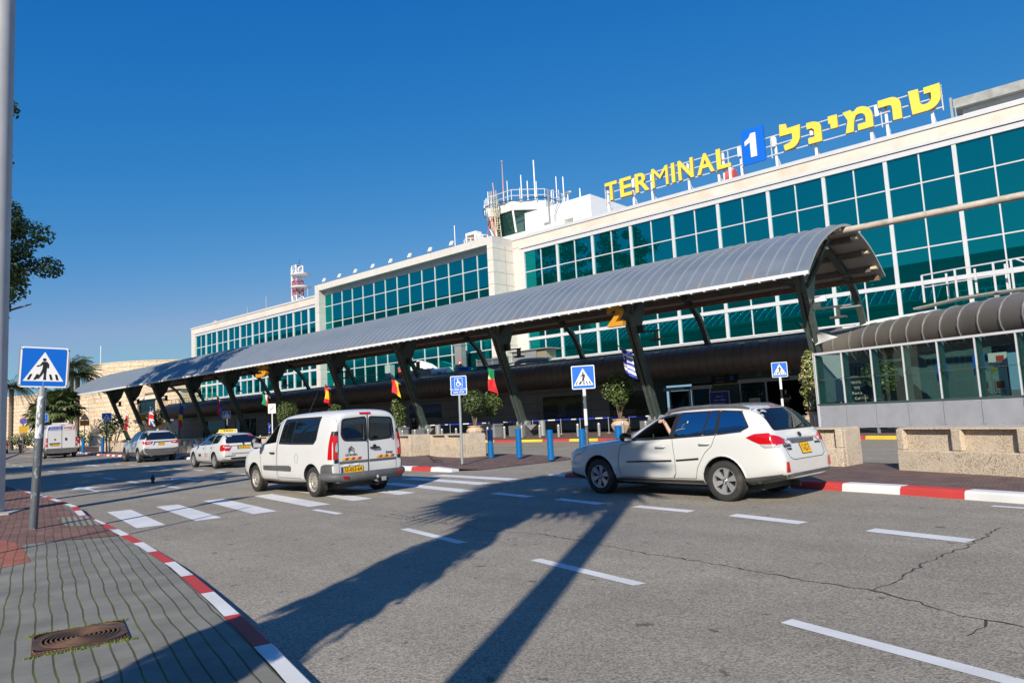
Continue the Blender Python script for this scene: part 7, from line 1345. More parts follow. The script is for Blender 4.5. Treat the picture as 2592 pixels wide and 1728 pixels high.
def person(label, loc, rz, shirt, trousers, hair, arms='crossed', mask=True, H=1.76, hood=None, stride=0.0, hat=None):
    """faces -Y before rotation"""
    t = thing('person', label, 'person', loc, rz); k = H/1.76; V = []; E_ = []
    def add(x, y, z, r, p=None): V.append((x*k, y*k, z*k, tuple(q*k for q in r) if isinstance(r, tuple) else r*k)); i = len(V)-1; (E_.append((p, i)) if p is not None else None); return i
    pel = add(0, 0, .95, (.155, .11)); wst = add(0, .0, 1.10, (.14, .10), pel); chs = add(0, .0, 1.30, (.165, .115), wst); nck0 = add(0, .01, 1.46, (.075, .07), chs); nck = add(0, -.005, 1.53, .058, nck0); hd0 = add(0, -.02, 1.60, (.066, .078), nck); hd1 = add(0, -.015, 1.68, (.074, .090), hd0); add(0, -.005, 1.745, (.058, .068), hd1)
    joints = {}
    for s in (-1, 1):
        hp = add(s*.095, 0, .90, .095, pel); kn = add(s*.10, -.02-stride*s*.28, .50, .062, hp); an = add(s*.10, .02-stride*s*.38, .09, .042, kn); ft = add(s*.11, -.06-stride*s*.38, .04, (.04, .035), an); add(s*.12, -.16-stride*s*.38, .03, (.035, .022), ft)
        sh = add(s*.185, 0, 1.42, .062, chs)
        if arms == 'crossed': el = add(s*.27, -.02, 1.14, .044, sh); wr = add(s*.03, -.20, 1.14+.03*s, .032, el); hn = add(-s*.09, -.19, 1.16+.03*s, (.034, .022), wr)
        elif arms == 'walk': el = add(s*.25, .05+stride*s*.18, 1.15, .044, sh); wr = add(s*.24, -.05+stride*s*.25, .92, .031, el); hn = add(s*.235, -.07+stride*s*.26, .84, (.035, .02), wr)
        else: el = add(s*.24, .03, 1.14, .044, sh); wr = add(s*.20, -.16, .98, .031, el); hn = add(s*.16, -.24, .98, (.034, .02), wr)
        dx = Vector(V[hn][:3])-Vector(V[wr][:3]); dx.normalize(); sd_ = dx.cross(Vector((0, -1, .3))).normalized()
        for q in range(4): p = Vector(V[hn][:3])+sd_*(.020*(q-1.5)*k); a = len(V); V.append((*(p+dx*.035*k), .0095*k)); E_.append((hn, a)); V.append((*(p+dx*(.075-.006*abs(q-1.3))*k+Vector((0, .012, -.012))), .008*k)); E_.append((a, a+1))
        p = Vector(V[hn][:3])-dx*.02*k+sd_*-.045*k; a = len(V); V.append((*p, .010*k)); E_.append((wr, a)); V.append((*(p+dx*.04*k), .009*k)); E_.append((a, a+1))
        joints[s] = (hp, kn, an, sh, el, wr)
    body = skin_mesh(V, E_, 'body', SK, t); g = lambda i, f, dr=0: (*V[i][:3], tuple(q*f+dr for q in V[i][3]) if isinstance(V[i][3], tuple) else V[i][3]*f+dr)
    S = [g(pel, 1.08, .012), g(wst, 1.06, .012), g(chs, 1.05, .014), (*V[nck0][:2], V[nck0][2]-.03, (.10, .085))]; e = [(0, 1), (1, 2), (2, 3)]
    for s in (-1, 1):
        hp, kn, an, sh, el, wr = joints[s]; a = len(S); S.append(g(sh, 1.12, .012)); e.append((2, a)); m_ = [(V[sh][i]+V[el][i])/2 for i in range(3)]
        if arms == 'crossed' and not hood: S.append((*m_, .068)); e.append((a, a+1))
        else: S.append(g(el, 1.1, .014)); e.append((a, a+1)); S.append(g(wr, 1.1, .012)); e.append((a+1, a+2))
    skin_mesh(S, e, 'shirt', shirt, t); S = [g(pel, 1.05, .01)]; e = []
    for s in (-1, 1): hp, kn, an = joints[s][:3]; a = len(S); S += [g(hp, 1.08, .012), g(kn, 1.1, .014), g(an, 1.15, .018)]; e += [(0, a), (a, a+1), (a+1, a+2)]
    skin_mesh(S, e, 'trousers', trousers, t)
    hx = Vector((0, -.012, 1.69))*k; mb = MB(); prof = [(.082*math.sin(R(a)), .105*math.cos(R(a))) for a in range(2, 96, 12)]
    mb.lathe([(r*k, z*k) for r, z in prof], hx+Vector((0, .012, .0)), 16, M=Matrix.Diagonal((1, 1.18, 1))@Matrix.Rotation(R(-22), 3, 'X')); mb.build('hair', hair, t, smooth=60)
    mb = MB(); f = hx+Vector((0, -.085*k, -.02*k))
    for s in (-1, 1): mb.ball(f+Vector((s*.03, .012, .018))*k, .010*k, 8)
    o = mb.build('eyes', M['sign_black'], t); mb = MB(); mb.ball(f+Vector((0, -.012, -.012))*k, (.013*k, .02*k, .022*k), 8)
    for s in (-1, 1): mb.ball(hx+Vector((s*.078, .01, -.02))*k, (.012*k, .022*k, .032*k), 8)
    mb.ball(f+Vector((0, .004, -.05))*k, (.024*k, .008*k, .008*k), 8); mb.build('face_features', SK, t)
    if mask: mb = MB(); mb.ball(f+Vector((0, .018, -.045))*k, (.062*k, .052*k, .052*k), 12); mb.build('face_mask', mask if not isinstance(mask, bool) else M['sign_white'], t, smooth=60)
    if hood: mb = MB(); mb.lathe([(.115*k*math.sin(R(a)), .14*k*math.cos(R(a))) for a in range(2, 150, 14)], hx+Vector((0, .035, -.0)), 16, M=Matrix.Rotation(R(-24), 3, 'X')); mb.build('hood', hood, t, smooth=60)
    mb = MB()
    for s in (-1, 1): an = Vector(V[joints[s][2]][:3]); mb.ball(an+Vector((0, -.06, -.05))*k, (.05*k, .13*k, .045*k), 10)
    mb.build('shoes', M['trim'], t, smooth=60); return t
BK = mat('black_cloth', (.016, .016, .018), .85); NV = mat('navy_cloth', (.02, .022, .04), .85); HR = mat('dark_hair', (.02, .015, .012), .7); BLU = mat('blue_jacket', (.01, .06, .45), .7); MSK = mat('surgical_mask', (.45, .58, .66), .8); RD = mat('red_cloth', (.42, .05, .03), .8)
person('guard with crossed arms, black polo shirt and pale face mask in the terminal doorway', (-17.6, 46.9, .55), R(18), BK, BK, HR, 'crossed', MSK, 1.82)
person('person in dark clothes standing in the shade at the right side of the doorway', (-15.9, 47.6, .55), R(5), BK, BK, HR, 'stand', False, 1.74)
person('person in a bright blue hooded jacket and white mask behind the taxi', (-56.8, 31.9, .13), R(150), BLU, NV, HR, 'stand', True, 1.80, hood=BLU)
person('person in dark red jacket with light hair behind the taxi roof', (-52.0, 31.9, .13), R(30), RD, NV, mat('grey_hair', (.35, .25, .20), .7), 'stand', False, 1.74)
person('person in black leaning by the shrub pot left of the minivan', (-47.9, 33.0, .13), R(40), BK, BK, HR, 'stand', True, 1.70)
person('person in dark clothes and a face mask behind the belt barrier right of the minivan', (-49.5, 42.0, .13), R(20), NV, NV, HR, 'stand', True, 1.72)
person('person in black walking at the far left behind the lamp pole', (-95.5, 23.0, .0), R(70), BK, BK, HR, 'walk', False, 2.15, stride=.9)
# driver of the estate car: torso, head and the arm resting at the open window
def driver(label, root, pts):
    t = thing('person', label, 'person', root.location, root.rotation_euler.z); V = [(1.66, -.38, .62, (.15, .13)), (1.68, -.38, .86, (.15, .12)), (1.69, -.38, 1.02, (.15, .11)), (1.66, -.38, 1.17, .055), (1.63, -.38, 1.25, (.07, .078)), (1.62, -.38, 1.34, (.072, .085)), (1.62, -.38, 1.40, (.05, .06)),
        (1.67, -.56, 1.06, .06), *pts, (1.66, -.20, 1.06, .06), (1.48, -.14, .90, .045), (1.24, -.24, 1.0, .033), (1.17, -.26, 1.04, .035)]
    n = len(pts); E_ = [(0, 1), (1, 2), (2, 3), (3, 4), (4, 5), (5, 6), (2, 7)]+[(7+i, 8+i) for i in range(n)]; b = 8+n; E_ += [(2, b), (b, b+1), (b+1, b+2), (b+2, b+3)]; h = 7+n; w = Vector(V[h][:3])
    for q in range(4):
        a = len(V); p = w+Vector((-.035+.022*q, -.012, .0)); V += [(*(p+Vector((-.01, -.03, .012))), .0105), (*(p+Vector((-.012, -.052, -.014))), .0095), (*(p+Vector((-.010, -.055, -.048+.006*abs(q-1)))), .0085)]; E_ += [(h, a), (a, a+1), (a+1, a+2)]
    a = len(V); V += [(*(w+Vector((.05, -.02, -.005))), .011), (*(w+Vector((.065, -.045, -.03))), .0095)]; E_ += [(h-1, a), (a, a+1)]
    skin_mesh(V, E_, 'body', SK, t); S = [(*V[i][:3], tuple(q*1.04+.012 for q in V[i][3])) for i in (0, 1, 2)]+[(1.675, -.38, 1.10, .085)]; e = [(0, 1), (1, 2), (2, 3)]
    skin_mesh(S+[(1.67, -.56, 1.06, .075), (*pts[0][:3], .062), (1.66, -.20, 1.06, .075), (1.48, -.14, .90, .058)], e+[(2, 4), (4, 5), (2, 6), (6, 7)], 'shirt', mat('teal_shirt', (.20, .36, .38), .8), t)
    mb = MB(); mb.lathe([(.088*math.sin(R(a)), .10*math.cos(R(a))) for a in range(2, 100, 12)], (1.635, -.38, 1.345), 16, M=Matrix.Rotation(R(14), 3, 'Y')); mb.build('hair', HR, t, smooth=60); mb = MB(); mb.ball((1.535, -.38, 1.31), (.02, .014, .024), 8)
    for s in (-1, 1): mb.ball((1.545, -.38+.03*s, 1.345), .010, 6)
    mb.build('face_features', SK, t); return t
driver('driver in a teal shirt holding the top of the open car window', wag, [(1.63, -.70, 1.09, .045), (1.52, -.72, 1.30, .034), (1.48, -.735, 1.37, (.040, .024))])
driver('driver in the dim front seat of the white minivan', van, [(1.50, -.62, .92, .048), (1.28, -.56, .98, .034), (1.20, -.54, 1.02, (.038, .024))])
dv = bpy.data.objects['person.00%d' % 8] if 'person.008' in bpy.data.objects else None
if dv: dv.location = dv.location+Vector((-.52*math.cos(VAN_TH), -.52*math.sin(VAN_TH), .20))
# ------------------------------------------------------------------ plants
def leaves(mb, c, rad, n, s, mi=0, flat=.6, shell=.55, mis=None):
    for _ in range(n):
        while True:
            v = Vector((rnd(-1, 1), rnd(-1, 1), rnd(-1, 1)))
            if shell < v.length < 1: break
        p = Vector(c)+Vector((v.x*rad[0], v.y*rad[1], v.z*rad[2])); a = Vector((rnd(-1, 1), rnd(-1, 1), rnd(-.5, .5))).normalized(); nrm = (v+Vector((rnd(-1, 1), rnd(-1, 1), rnd(-.4, 1.2)))*.8).normalized()
        b = nrm.cross(a)
        if b.length < .05: continue
        b.normalize(); a = b.cross(nrm); k = s*rnd(.6, 1.3)
        mb.add([p-a*k, p-b*k*flat, p+a*k, p+b*k*flat], [(0, 1, 2, 3)], mi if mis is None else random.choice(mis))
LM = lambda: [M['leaf'], M['leaf_light'], M['leaf_dark'], M['leaf_cream']]
def potted(label, loc, kind, s=1.0, shape='ball', dark=False, group='potted shrubs in front of the entrance', cream=False):
    t = thing('potted_shrub', label, 'plant', loc, 0, group)
    mb = MB()
    if kind == 'urn': mb.lathe([(.30, 0), (.34, .05), (.56, .42), (.60, .56), (.50, .72), (.42, .78), (.44, .84), (.50, .86), (.50, .90), (.40, .90), (.38, .8)], n=8 if s > .99 else 16)
    else: mb.box((0, 0, .42), (1.25, .8, .84)); mb.box((0, 0, .87), (1.35, .9, .10))
    mb.build('pot', M['pot'] if kind == 'urn' else [M['steel_grey']], t, smooth=30)
    mb = MB(); mb.lathe([(.36, .84), (.02, .86)], n=12); mb.build('soil', M['soil'], t)
    mb = MB()
    for k in range(4): a = rnd(0, 6.3); mb.tube(catmull([(.05*math.cos(a), .05*math.sin(a), .8), (.12*math.cos(a+1), .12*math.sin(a+1), 1.3), (.3*math.cos(a+1.5), .3*math.sin(a+1.5), 2.0)], 4), [.045]*8+[.02], 6)
    mb.build('trunk', M['bark'], t)
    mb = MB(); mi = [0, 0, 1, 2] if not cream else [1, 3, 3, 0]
    if dark: mi = [2, 2, 0]  # shade put into the leaf colours of the shaded shrubs
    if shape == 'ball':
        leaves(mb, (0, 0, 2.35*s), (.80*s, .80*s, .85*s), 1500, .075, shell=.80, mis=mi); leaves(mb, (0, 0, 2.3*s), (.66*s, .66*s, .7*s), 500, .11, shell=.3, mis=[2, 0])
    elif shape == 'tall':
        for z, r in ((1.3, .5), (1.9, .58), (2.5, .6), (3.0, .5), (3.4, .32)): leaves(mb, (rnd(-.08, .08), rnd(-.08, .08), z*s), (r, r, .48), 420, .075, shell=.55, mis=mi)
    else:
        for c, r in (((-.35, -.1, 2.3), .65), ((.3, .1, 2.5), .7), ((0, 0, 2.9), .55), ((.1, -.2, 1.9), .55)): leaves(mb, [q*s for q in c], (r*s, r*s, r*s*.9), 420, .075, shell=.55, mis=mi)
    mb.build('crown', LM(), t, smooth=0, recalc=False); return t
potted('tall bushy shrub in a planter at the foot of the fourth column from the right', (-44.6, 36.3, .13), 'box', 1.0, 'tall')
potted('round sparse shrub in a planter left of the leaning column by the crossing', (-34.3, 36.2, .13), 'box', .98, 'loose')
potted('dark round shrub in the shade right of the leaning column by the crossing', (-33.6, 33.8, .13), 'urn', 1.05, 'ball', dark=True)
potted('loose shrub in a beige urn directly behind the station wagon bonnet', (-23.9, 36.6, .13), 'urn', 1.15, 'loose')
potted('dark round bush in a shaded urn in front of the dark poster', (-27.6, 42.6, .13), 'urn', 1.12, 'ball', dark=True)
potted('neat round green bush behind the second pane of the glass screen', (-9.0, 35.6, .13), 'urn', 1.0, 'ball')
potted('tall cream variegated shrub in a beige urn left of the glass screen', (-11.75, 34.9, .13), 'urn', 1.0, 'tall', cream=True)
potted('round topiary bush in an urn above the taxi boot', (-58.4, 34.6, .13), 'urn', 1.22, 'ball')
potted('narrow topiary bush left of the round one above the taxi', (-62.4, 36.4, .13), 'urn', 1.15, 'tall')
potted('shrub crown peeping above the minivan roof', (-52.8, 36.0, .13), 'box', 1.0, 'loose')
potted('square clipped topiary on bare stems in front of the curved stone wall', (-98, 38.5, .13), 'urn', 1.5, 'ball')
# trees
def leafy_tree(name, label, loc, H, zc, rx, rz, n, cat='tree', s=.16):
    t = thing(name, label, cat, loc); mb = MB(); mb.tube(catmull([(0, 0, 0), (.15, .1, H*.25), (-.1, .2, H*.5), (.1, 0, H*.8)], 5), [.42-.02*k for k in range(16)], 10)
    for k in range(9):
        a = 2.4*k; z = H*(.35+.055*k); mb.tube(catmull([(0, .1, z), (math.cos(a)*rx*.4, math.sin(a)*rx*.4, z+1.0), (math.cos(a)*rx*.8, math.sin(a)*rx*.8, z+1.6)], 4), [.15-.013*q for q in range(9)], 6)
    mb.build('trunk', M['bark'], t); mb = MB()
    for k in range(46):
        a = rnd(0, 6.28); u = rnd(-1, 1); w = math.sqrt(max(0, 1-u*u))*rnd(.45, 1.0); c = (rx*w*math.cos(a), rx*w*math.sin(a), zc+rz*u); r = rnd(.7, 1.35)*rx*.26
        leaves(mb, c, (r, r, r*.75), n, s, shell=.35, mis=[0, 0, 1, 2, 2] if random.random() > .35 else [0, 1, 1])
    mb.build('crown', LM(), t, smooth=0, recalc=False); return t
leafy_tree('leafy_tree', 'tall leafy tree half hidden behind the lamp pole at the left edge', (-67.0, 13.2, .1), 20.5, 16.2, 4.6, 4.6, 420)
def frond(mb, base, az, L, rise, droop, mi=0, w=.7, n=15):
    d = Vector((math.cos(az), math.sin(az), 0)); side = Vector((-d.y, d.x, 0)); P = []
    for i in range(n+1):
        t = i/n; P.append(Vector(base)+d*(L*(t-.12*t*t))+Vector((0, 0, rise*L*t-droop*L*t*t)))
    mb.tube(P, [.035*(1-.8*i/n) for i in range(n+1)], 4, mi=mi)
    for i in range(2, n):
        for sgn in (-1, 1):
            for q in (0, .5):
                p = P[i]+(P[min(i+1, n)]-P[i])*q; ll = w*math.sin(math.pi*(.12+.83*i/n))*rnd(.85, 1.15); tip = p+side*sgn*ll*.8+d*ll*.5+Vector((0, 0, -ll*rnd(.25, .55))); e = d*.06
                mb.add([p-e, p+e, tip], [(0, 1, 2)], mi)
def fan(mb, base, az, el, L, mi=0, n=18):
    d = Vector((math.cos(az)*math.cos(el), math.sin(az)*math.cos(el), math.sin(el))); s = Vector((-math.sin(az), math.cos(az), 0)); u = s.cross(d); c = Vector(base)+d*L*.5
    mb.tube([base, c], .022, 4, mi=mi)
    for k in range(n):
        a = R(-115+230*k/(n-1)); v = d*math.cos(a)+s*math.sin(a); m_ = c+v*L*.32-u*.03; tip = c+v*L*.58+Vector((0, 0, -rnd(.05, .28)*L)); e = (s*math.cos(a)-d*math.sin(a))*.055*L
        mb.add([c, m_-e, tip, m_+e], [(0, 1, 2, 3)], mi)
def palm(label, loc, H, r, kind, L=2.6, n=26, skirt=0, cat='palm tree'):
    t = thing('palm_tree', label, cat, loc); mb = MB(); prof = []
    for k in range(int(H*3)+1): z = k/3; prof += [(r*(1.12 if k % 2 else 1.0)*(1.25-.25*min(1, z/1.5)), min(z, H))]
    mb.lathe(prof, n=14); mb.build('trunk', M['bark'], t); mb = MB()
    for k in range(n):
        az = k*2.399; q = k/n; fr = (0, 0, H)
        if kind == 'feather': frond(mb, fr, az, L*rnd(.85, 1.1), 1.0-1.15*q+rnd(-.1, .1), .55+.35*q, 0)
        else: fan(mb, fr, az, R(75-120*q+rnd(-8, 8)), L*rnd(.85, 1.1), 0)
    mb.build('crown', [M['palm_leaf']], t, smooth=0, recalc=False)
    if skirt:
        mb = MB()
        for k in range(420): z = H-.1-rnd(0, 1)**1.2*skirt; a = rnd(0, 6.28); rr = r+rnd(.12, .22); mb.add([(r*.9*math.cos(a), r*.9*math.sin(a), z), (rr*math.cos(a-.14), rr*math.sin(a-.14), z-rnd(.4, .8)), (rr*math.cos(a+.14), rr*math.sin(a+.14), z-rnd(.4, .9))], [(0, 1, 2)])
        mb.build('dry_skirt', M['dry_leaf'], t, smooth=0, recalc=False)
    return t
palm('tall feathery palm in front of the curved stone wall beside the canopy end', (-112, 33.6, .1), 10.2, .28, 'feather', 3.8, 64)
palm('tall palm between the lamp pole and the foreground sign', (-128, 29.5, .1), 9.6, .3, 'feather', 3.8, 64)
palm('tall palm behind the upper right corner of the foreground sign', (-116, 34.0, .1), 12.0, .28, 'feather', 3.4, 54)
palm('low fan palm with wide fronds above the white cargo van', (-98, 27.5, .1), 5.0, .3, 'fan', 3.0, 34)
palm('small fan palm crown beside the low fan palm', (-106, 28.0, .1), 4.6, .3, 'fan', 2.6, 26)
# palms that stand on the near pavement outside the picture and throw their shadows over the road
palm('thick skirted palm behind the viewpoint whose shadow crosses the near road', (-2.55, -2.2, .13), 8.9, .34, 'fan', 2.3, 44, skirt=7.6)
palm('fan palm on the near pavement left of the view, shading the far lanes', (-22.6, -4.2, .13), 8.2, .25, 'fan', 3.0, 44, skirt=2.0)
palm('fan palm on the near pavement further left, shading the far lanes', (-27.5, -2.6, .13), 8.6, .25, 'fan', 3.0, 44, skirt=2.0)
palm('fan palm on the near pavement far to the left, shading the far lanes', (-42.5, 2.4, .13), 8.2, .25, 'fan', 3.0, 40, skirt=2.0)
palm('slim feather palm near the lamp pole but out of view', (-19.6, 1.2, .13), 6.0, .16, 'feather', 2.0, 22)
# low planting at the far left
def shrub(label, loc, r, h, n=900, mis=(0, 0, 1, 2), s=.12, name='shrub'):
    t = thing(name, label, 'shrub', loc); mb = MB()
    for k in range(7): a = rnd(0, 6.3); mb.tube([(0, 0, 0), (r*.6*math.cos(a), r*.6*math.sin(a), h*.7)], [.05, .02], 5)
    mb.build('stems', M['bark'], t); mb = MB()
    for k in range(8): a = rnd(0, 6.3); q = rnd(.2, .7); leaves(mb, (r*q*math.cos(a), r*q*math.sin(a), h*rnd(.45, .85)), (r*.5, r*.5, h*.3), n//8, s, shell=.3, mis=list(mis))
    mb.build('foliage', LM(), t, smooth=0, recalc=False); return t
shrub('green bush at the foot of the dark crossing sign', (-77.5, 26.5, .1), 1.4, 3.4, 1100)
shrub('low green bush behind the person at the far left', (-101, 26.2, .1), 3.2, 2.6, 1400)
shrub('low green bush beside the no stopping sign', (-95, 27.5, .1), 2.4, 2.4, 1000)
# stone walls and house at the far left end
sw = thing('stone_wall', 'tall curved wall of pale golden stone blocks at the far left', 'wall', (-135, 57, 0))
def stonemat(name):
    m, n, l, p = _nt(name); p.inputs['Roughness'].default_value = .85
    tc = n.new('ShaderNodeTexCoord'); bk = n.new('ShaderNodeTexBrick'); l.new(tc.outputs['UV'], bk.inputs['Vector']); bk.offset = .37; bk.squash = 1.4; bk.squash_frequency = 3
    bk.inputs['Scale'].default_value = 1; bk.inputs['Brick Width'].default_value = 1.5; bk.inputs['Row Height'].default_value = .72; bk.inputs['Mortar Size'].default_value = .025
    bk.inputs['Color1'].default_value = (.68, .55, .40, 1); bk.inputs['Color2'].default_value = (.60, .40, .20, 1); bk.inputs['Bias'].default_value = -.55; bk.inputs['Mortar'].default_value = (.33, .25, .17, 1)
    t = n.new('ShaderNodeTexNoise'); t.inputs['Scale'].default_value = 2.2; t.inputs['Detail'].default_value = 8; l.new(tc.outputs['UV'], t.inputs['Vector']); r = n.new('ShaderNodeMapRange'); r.inputs[1].default_value = .3; r.inputs[2].default_value = .7; r.inputs[3].default_value = .8; r.inputs[4].default_value = 1.12; l.new(t.outputs['Fac'], r.inputs[0])
    v = n.new('ShaderNodeVectorMath'); v.operation = 'SCALE'; l.new(bk.outputs['Color'], v.inputs[0]); l.new(r.outputs[0], v.inputs['Scale']); l.new(v.outputs[0], p.inputs['Base Color'])
    b = n.new('ShaderNodeBump'); b.inputs['Strength'].default_value = .7; b.inputs['Distance'].default_value = .08; ad = n.new('ShaderNodeMath'); ad.operation = 'SUBTRACT'; l.new(t.outputs['Fac'], ad.inputs[0]); l.new(bk.outputs['Fac'], ad.inputs[1]); l.new(ad.outputs[0], b.inputs['Height']); l.new(b.outputs[0], p.inputs['Normal']); return m
M['stone'] = stonemat('jerusalem_stone')
def curved_wall(name, parent, c, r, a0, a1, h, n=40, th=.6):
    me = bpy.data.meshes.new(name); vs = []; fs = []; uv = []
    for i in range(n+1):
        a = R(a0+(a1-a0)*i/n)
        for rr, z in ((r, 0), (r, h), (r-th, h), (r-th, 0)): vs.append((c[0]+rr*math.cos(a), c[1]+rr*math.sin(a), z))
    for i in range(n):
        for q in range(3): fs.append((4*i+q, 4*i+4+q, 4*i+5+q, 4*i+1+q))
    fs += [(0, 1, 2, 3), (4*n+3, 4*n+2, 4*n+1, 4*n)]
    me.from_pydata(vs, [], fs); ul = me.uv_layers.new(name='UV')
    for p in me.polygons:
        for li in p.loop_indices:
            v = me.vertices[me.loops[li].vertex_index].co; i = me.loops[li].vertex_index//4; ul.data[li].uv = (R((a1-a0)*i/n)*r, v.z)
    me.materials.append(M['stone']); o = bpy.data.objects.new(name, me); C.objects.link(o); o.parent = parent; return o
curved_wall('drum', sw, (0, 0), 14.2, 150, 400, 13.9)
mb = MB(); mb.tube([(-6, -11, 13), (-6, -11, 18.0)], .07, 6); mb.build('flagpole', M['white'], sw)
sw2 = thing('stone_wall', 'lower curved golden stone wall behind the palms at the far left', 'wall', (-176, 70, 0)); curved_wall('wall', sw2, (0, 0), 31, 215, 345, 10.5)
sh = thing('stone_house', 'small stone house with a bay window under the far end of the canopy', 'building', (-117.5, 47.0, 0))
def stonebox(name, parent, x0, x1, y0, y1, z0, z1):
    mb = MB().bb(x0, x1, y0, y1, z0, z1); o = mb.build(name, M['stone'], parent, smooth=0); ul = o.data.uv_layers.new(name='UV')
    for p in o.data.polygons:
        for li in p.loop_indices: v = o.data.vertices[o.data.loops[li].vertex_index].co; ul.data[li].uv = (v.x+v.y, v.z)
    return o
stonebox('wall', sh, -6, 7.5, 0, 8, 0, 8.2); stonebox('bay', sh, -5.2, 2.6, -1.6, -.02, 4.0, 5.0); stonebox('bay_side', sh, -5.2, -4.6, -1.5, -.02, 5.0, 7.0); stonebox('bay_side', sh, 2.0, 2.6, -1.5, -.02, 5.0, 7.0)
MB().bb(-4.6, 2.0, -1.3, -.9, 5.0, 7.0).build('window', M['dkglass'], sh, smooth=0); mb = MB(); mb.bb(-5.5, 2.9, -1.9, -.02, 7.0, 7.3); mb.build('bay_roof', M['offwhite'], sh, smooth=0)
mb = MB()
for k in range(3): mb.bb(-5.4-.12*k, 2.8+.12*k, -1.8-.12*k, -.02, 3.98-.22*(3-k), 4.18-.22*(3-k))
mb.build('cornice', M['offwhite'], sh, smooth=0); mb = MB(); mb.prism([(-6.5, 8.2), (8, 8.2), (5, 9.6), (-3.5, 9.6)], lambda a, b: (a, -.5, b), (0, 9, 0)); mb.build('roof', mat('roof_tile_pale', (.55, .45, .34), .8, var=.1), sh, smooth=0)
t = thing('white_arch_wall', 'small white wall with a round opening beside the orange box sign', 'wall', (-106.5, 44.2, .13)); mb = MB(); mb.bb(-2.0, -1.4, 0, .3, 0, 3.2); mb.bb(.6, 2.4, 0, .3, 0, 3.2); mb.bb(-1.4, .6, 0, .3, 2.3, 3.2); mb.build('wall', M['offwhite'], t, smooth=0)
mb = MB(); mb.lathe([(.98, -.02), (1.15, -.02), (1.15, .02), (.98, .02)], (-.4, .0, 1.3), 24, axis='Y'); mb.build('round_frame', M['steel_green'], t)
# ------------------------------------------------------------------ flags
def flagcloth(W_, H_, cols, seed, sag=.5, emblem=None):
    """cloth hanging from a slanted pole: grid with folds; cols(u, v) -> material index"""
    return W_, H_
FM = {k: mat('flag_'+k, c, .7) for k, c in dict(red=(.62, .02, .03), white=(.75, .75, .75), blue=(.02, .04, .32), green=(.0, .22, .09), yellow=(.85, .55, .02), black=(.015, .015, .015), orange=(.7, .18, .01), gblue=(.03, .05, .42)).items()}
FK = list(FM); FI = {k: i for i, k in enumerate(FK)}
def flag(label, px, py, Y, W_, H_, fn, lean=.35, hang=.75, fold=.18, seed=0, tilt=0):
    """px,py: where the pole's upper end sits in the survey"""
    x, y, z = on_y(px, py, Y); W_ *= .83; H_ *= .83; t = thing('flag', label, 'flag', (x, y, z), R(tilt)); rs = random.Random(seed); nu, nv = 14, 16; mb = MB()
    for j in range(nv+1):
        for i in range(nu+1):
            u, v = i/nu, j/nv; f = fold*math.sin(6.0*u+seed)*(.35+v)+.06*math.sin(13*u+5*v+seed)
            mb.v.append((W_*u*(1-.25*v)+lean*v*W_*(.6+.4*u), f, -H_*v*hang-.62*W_*u-.05*math.sin(5*u+seed)*v))
    for j in range(nv):
        for i in range(nu): a = j*(nu+1)+i; mb.f.append((a, a+1, a+nu+2, a+nu+1)); mb.m.append(FI[fn((i+.5)/nu, (j+.5)/nv)])
    mb.build('cloth', list(FM.values()), t, smooth=60, recalc=False); mb = MB(); mb.tube([(-.06, 0, .04), (W_*1.15, .1, -.72*W_)], .028, 6); mb.ball((-.08, 0, .06), .05, 6); mb.build('pole', M['steel_grey'], t); return t
def fgreek(u, v): return 'gblue' if (u < .4 and v < .45 and not (.16 < u < .24 or .18 < v < .27)) or ((u >= .4 or v >= .45) and int(v*9) % 2 == 0) else 'white'
flag('blue and white striped flag by the column with the hanging figure two', 1568, 878, 33.8, .9, 1.75, fgreek, .55, 1, .15, 1)
def fport(u, v): return 'yellow' if abs(u-.5)**2*2+(v-.42)**2*3 < .035 and not (abs(u-.5) < .1 and abs(v-.42) < .06) else 'white' if abs(u-.5) < .1 and abs(v-.42) < .06 else 'green' if v < .42 else 'red'
flag('green and red flag with a yellow ring hanging by the crossing column', 1232, 925, 33.8, .62, 1.9, fport, .45, 1, .22, 2)
def fger(u, v): return 'black' if u < .25 else 'red' if u < .62 else 'yellow'
flag('black red and gold flag left of the wheelchair sign', 987, 952, 33.8, 1.15, 1.35, fger, .38, 1, .12, 3)
def fspain(u, v): return 'red' if v < .28 or v > .74 or u < .15 else 'yellow' if u < .5 or v < .5 else 'orange'
flag('red and yellow flag hanging above the minivan roof', 825, 975, 33.8, .62, 1.7, fspain, .2, 1, .2, 4)
def fital(u, v): return 'green' if u < .36 else 'white' if u < .66 else 'red'
flag('green white and red flag above the pale parking sign', 666, 990, 33.8, 1.2, 1.6, fital, .2, .9, .15, 5)
def fneth(u, v): return 'red' if u < .3 else 'white' if u < .62 else 'blue'
flag('red white and blue flag above the taxi', 549, 1002, 33.8, 1.25, 2.3, fneth, .55, 1, .2, 6)
def from_(u, v): return 'blue' if v < .42 else 'yellow' if v < .68 else 'red'
flag('blue yellow and red flag above the white crossover roof', 452, 1013, 33.8, 1.35, 2.9, from_, -.12, 1, .2, 7)
def fuk(u, v): return 'red' if abs(v-.5) < .1 or abs(u-.5) < .1 else 'white' if abs(v-.5) < .17 or abs(u-.5) < .17 or abs(abs(u-.5)-abs(v-.5)) < .08 else 'blue'
flag('folded blue red and white cross flag against the ribbed cornice', 380, 1026, 33.8, .8, 2.5, fuk, .1, 1, .25, 8)
def fgeo(u, v): return 'red' if abs(v-.5) < .09 or abs(u-.5) < .12 or (int(u*8) % 4 == 1 and int(v*8) % 4 == 1) else 'white'
flag('white flag with red crosses in front of the dark stone wall', 318, 1042, 33.8, .7, 2.6, fgeo, .3, 1, .2, 9)
def fcz(u, v): return 'blue' if u < .55-abs(v-.5) else 'white' if v < .5 else 'red'
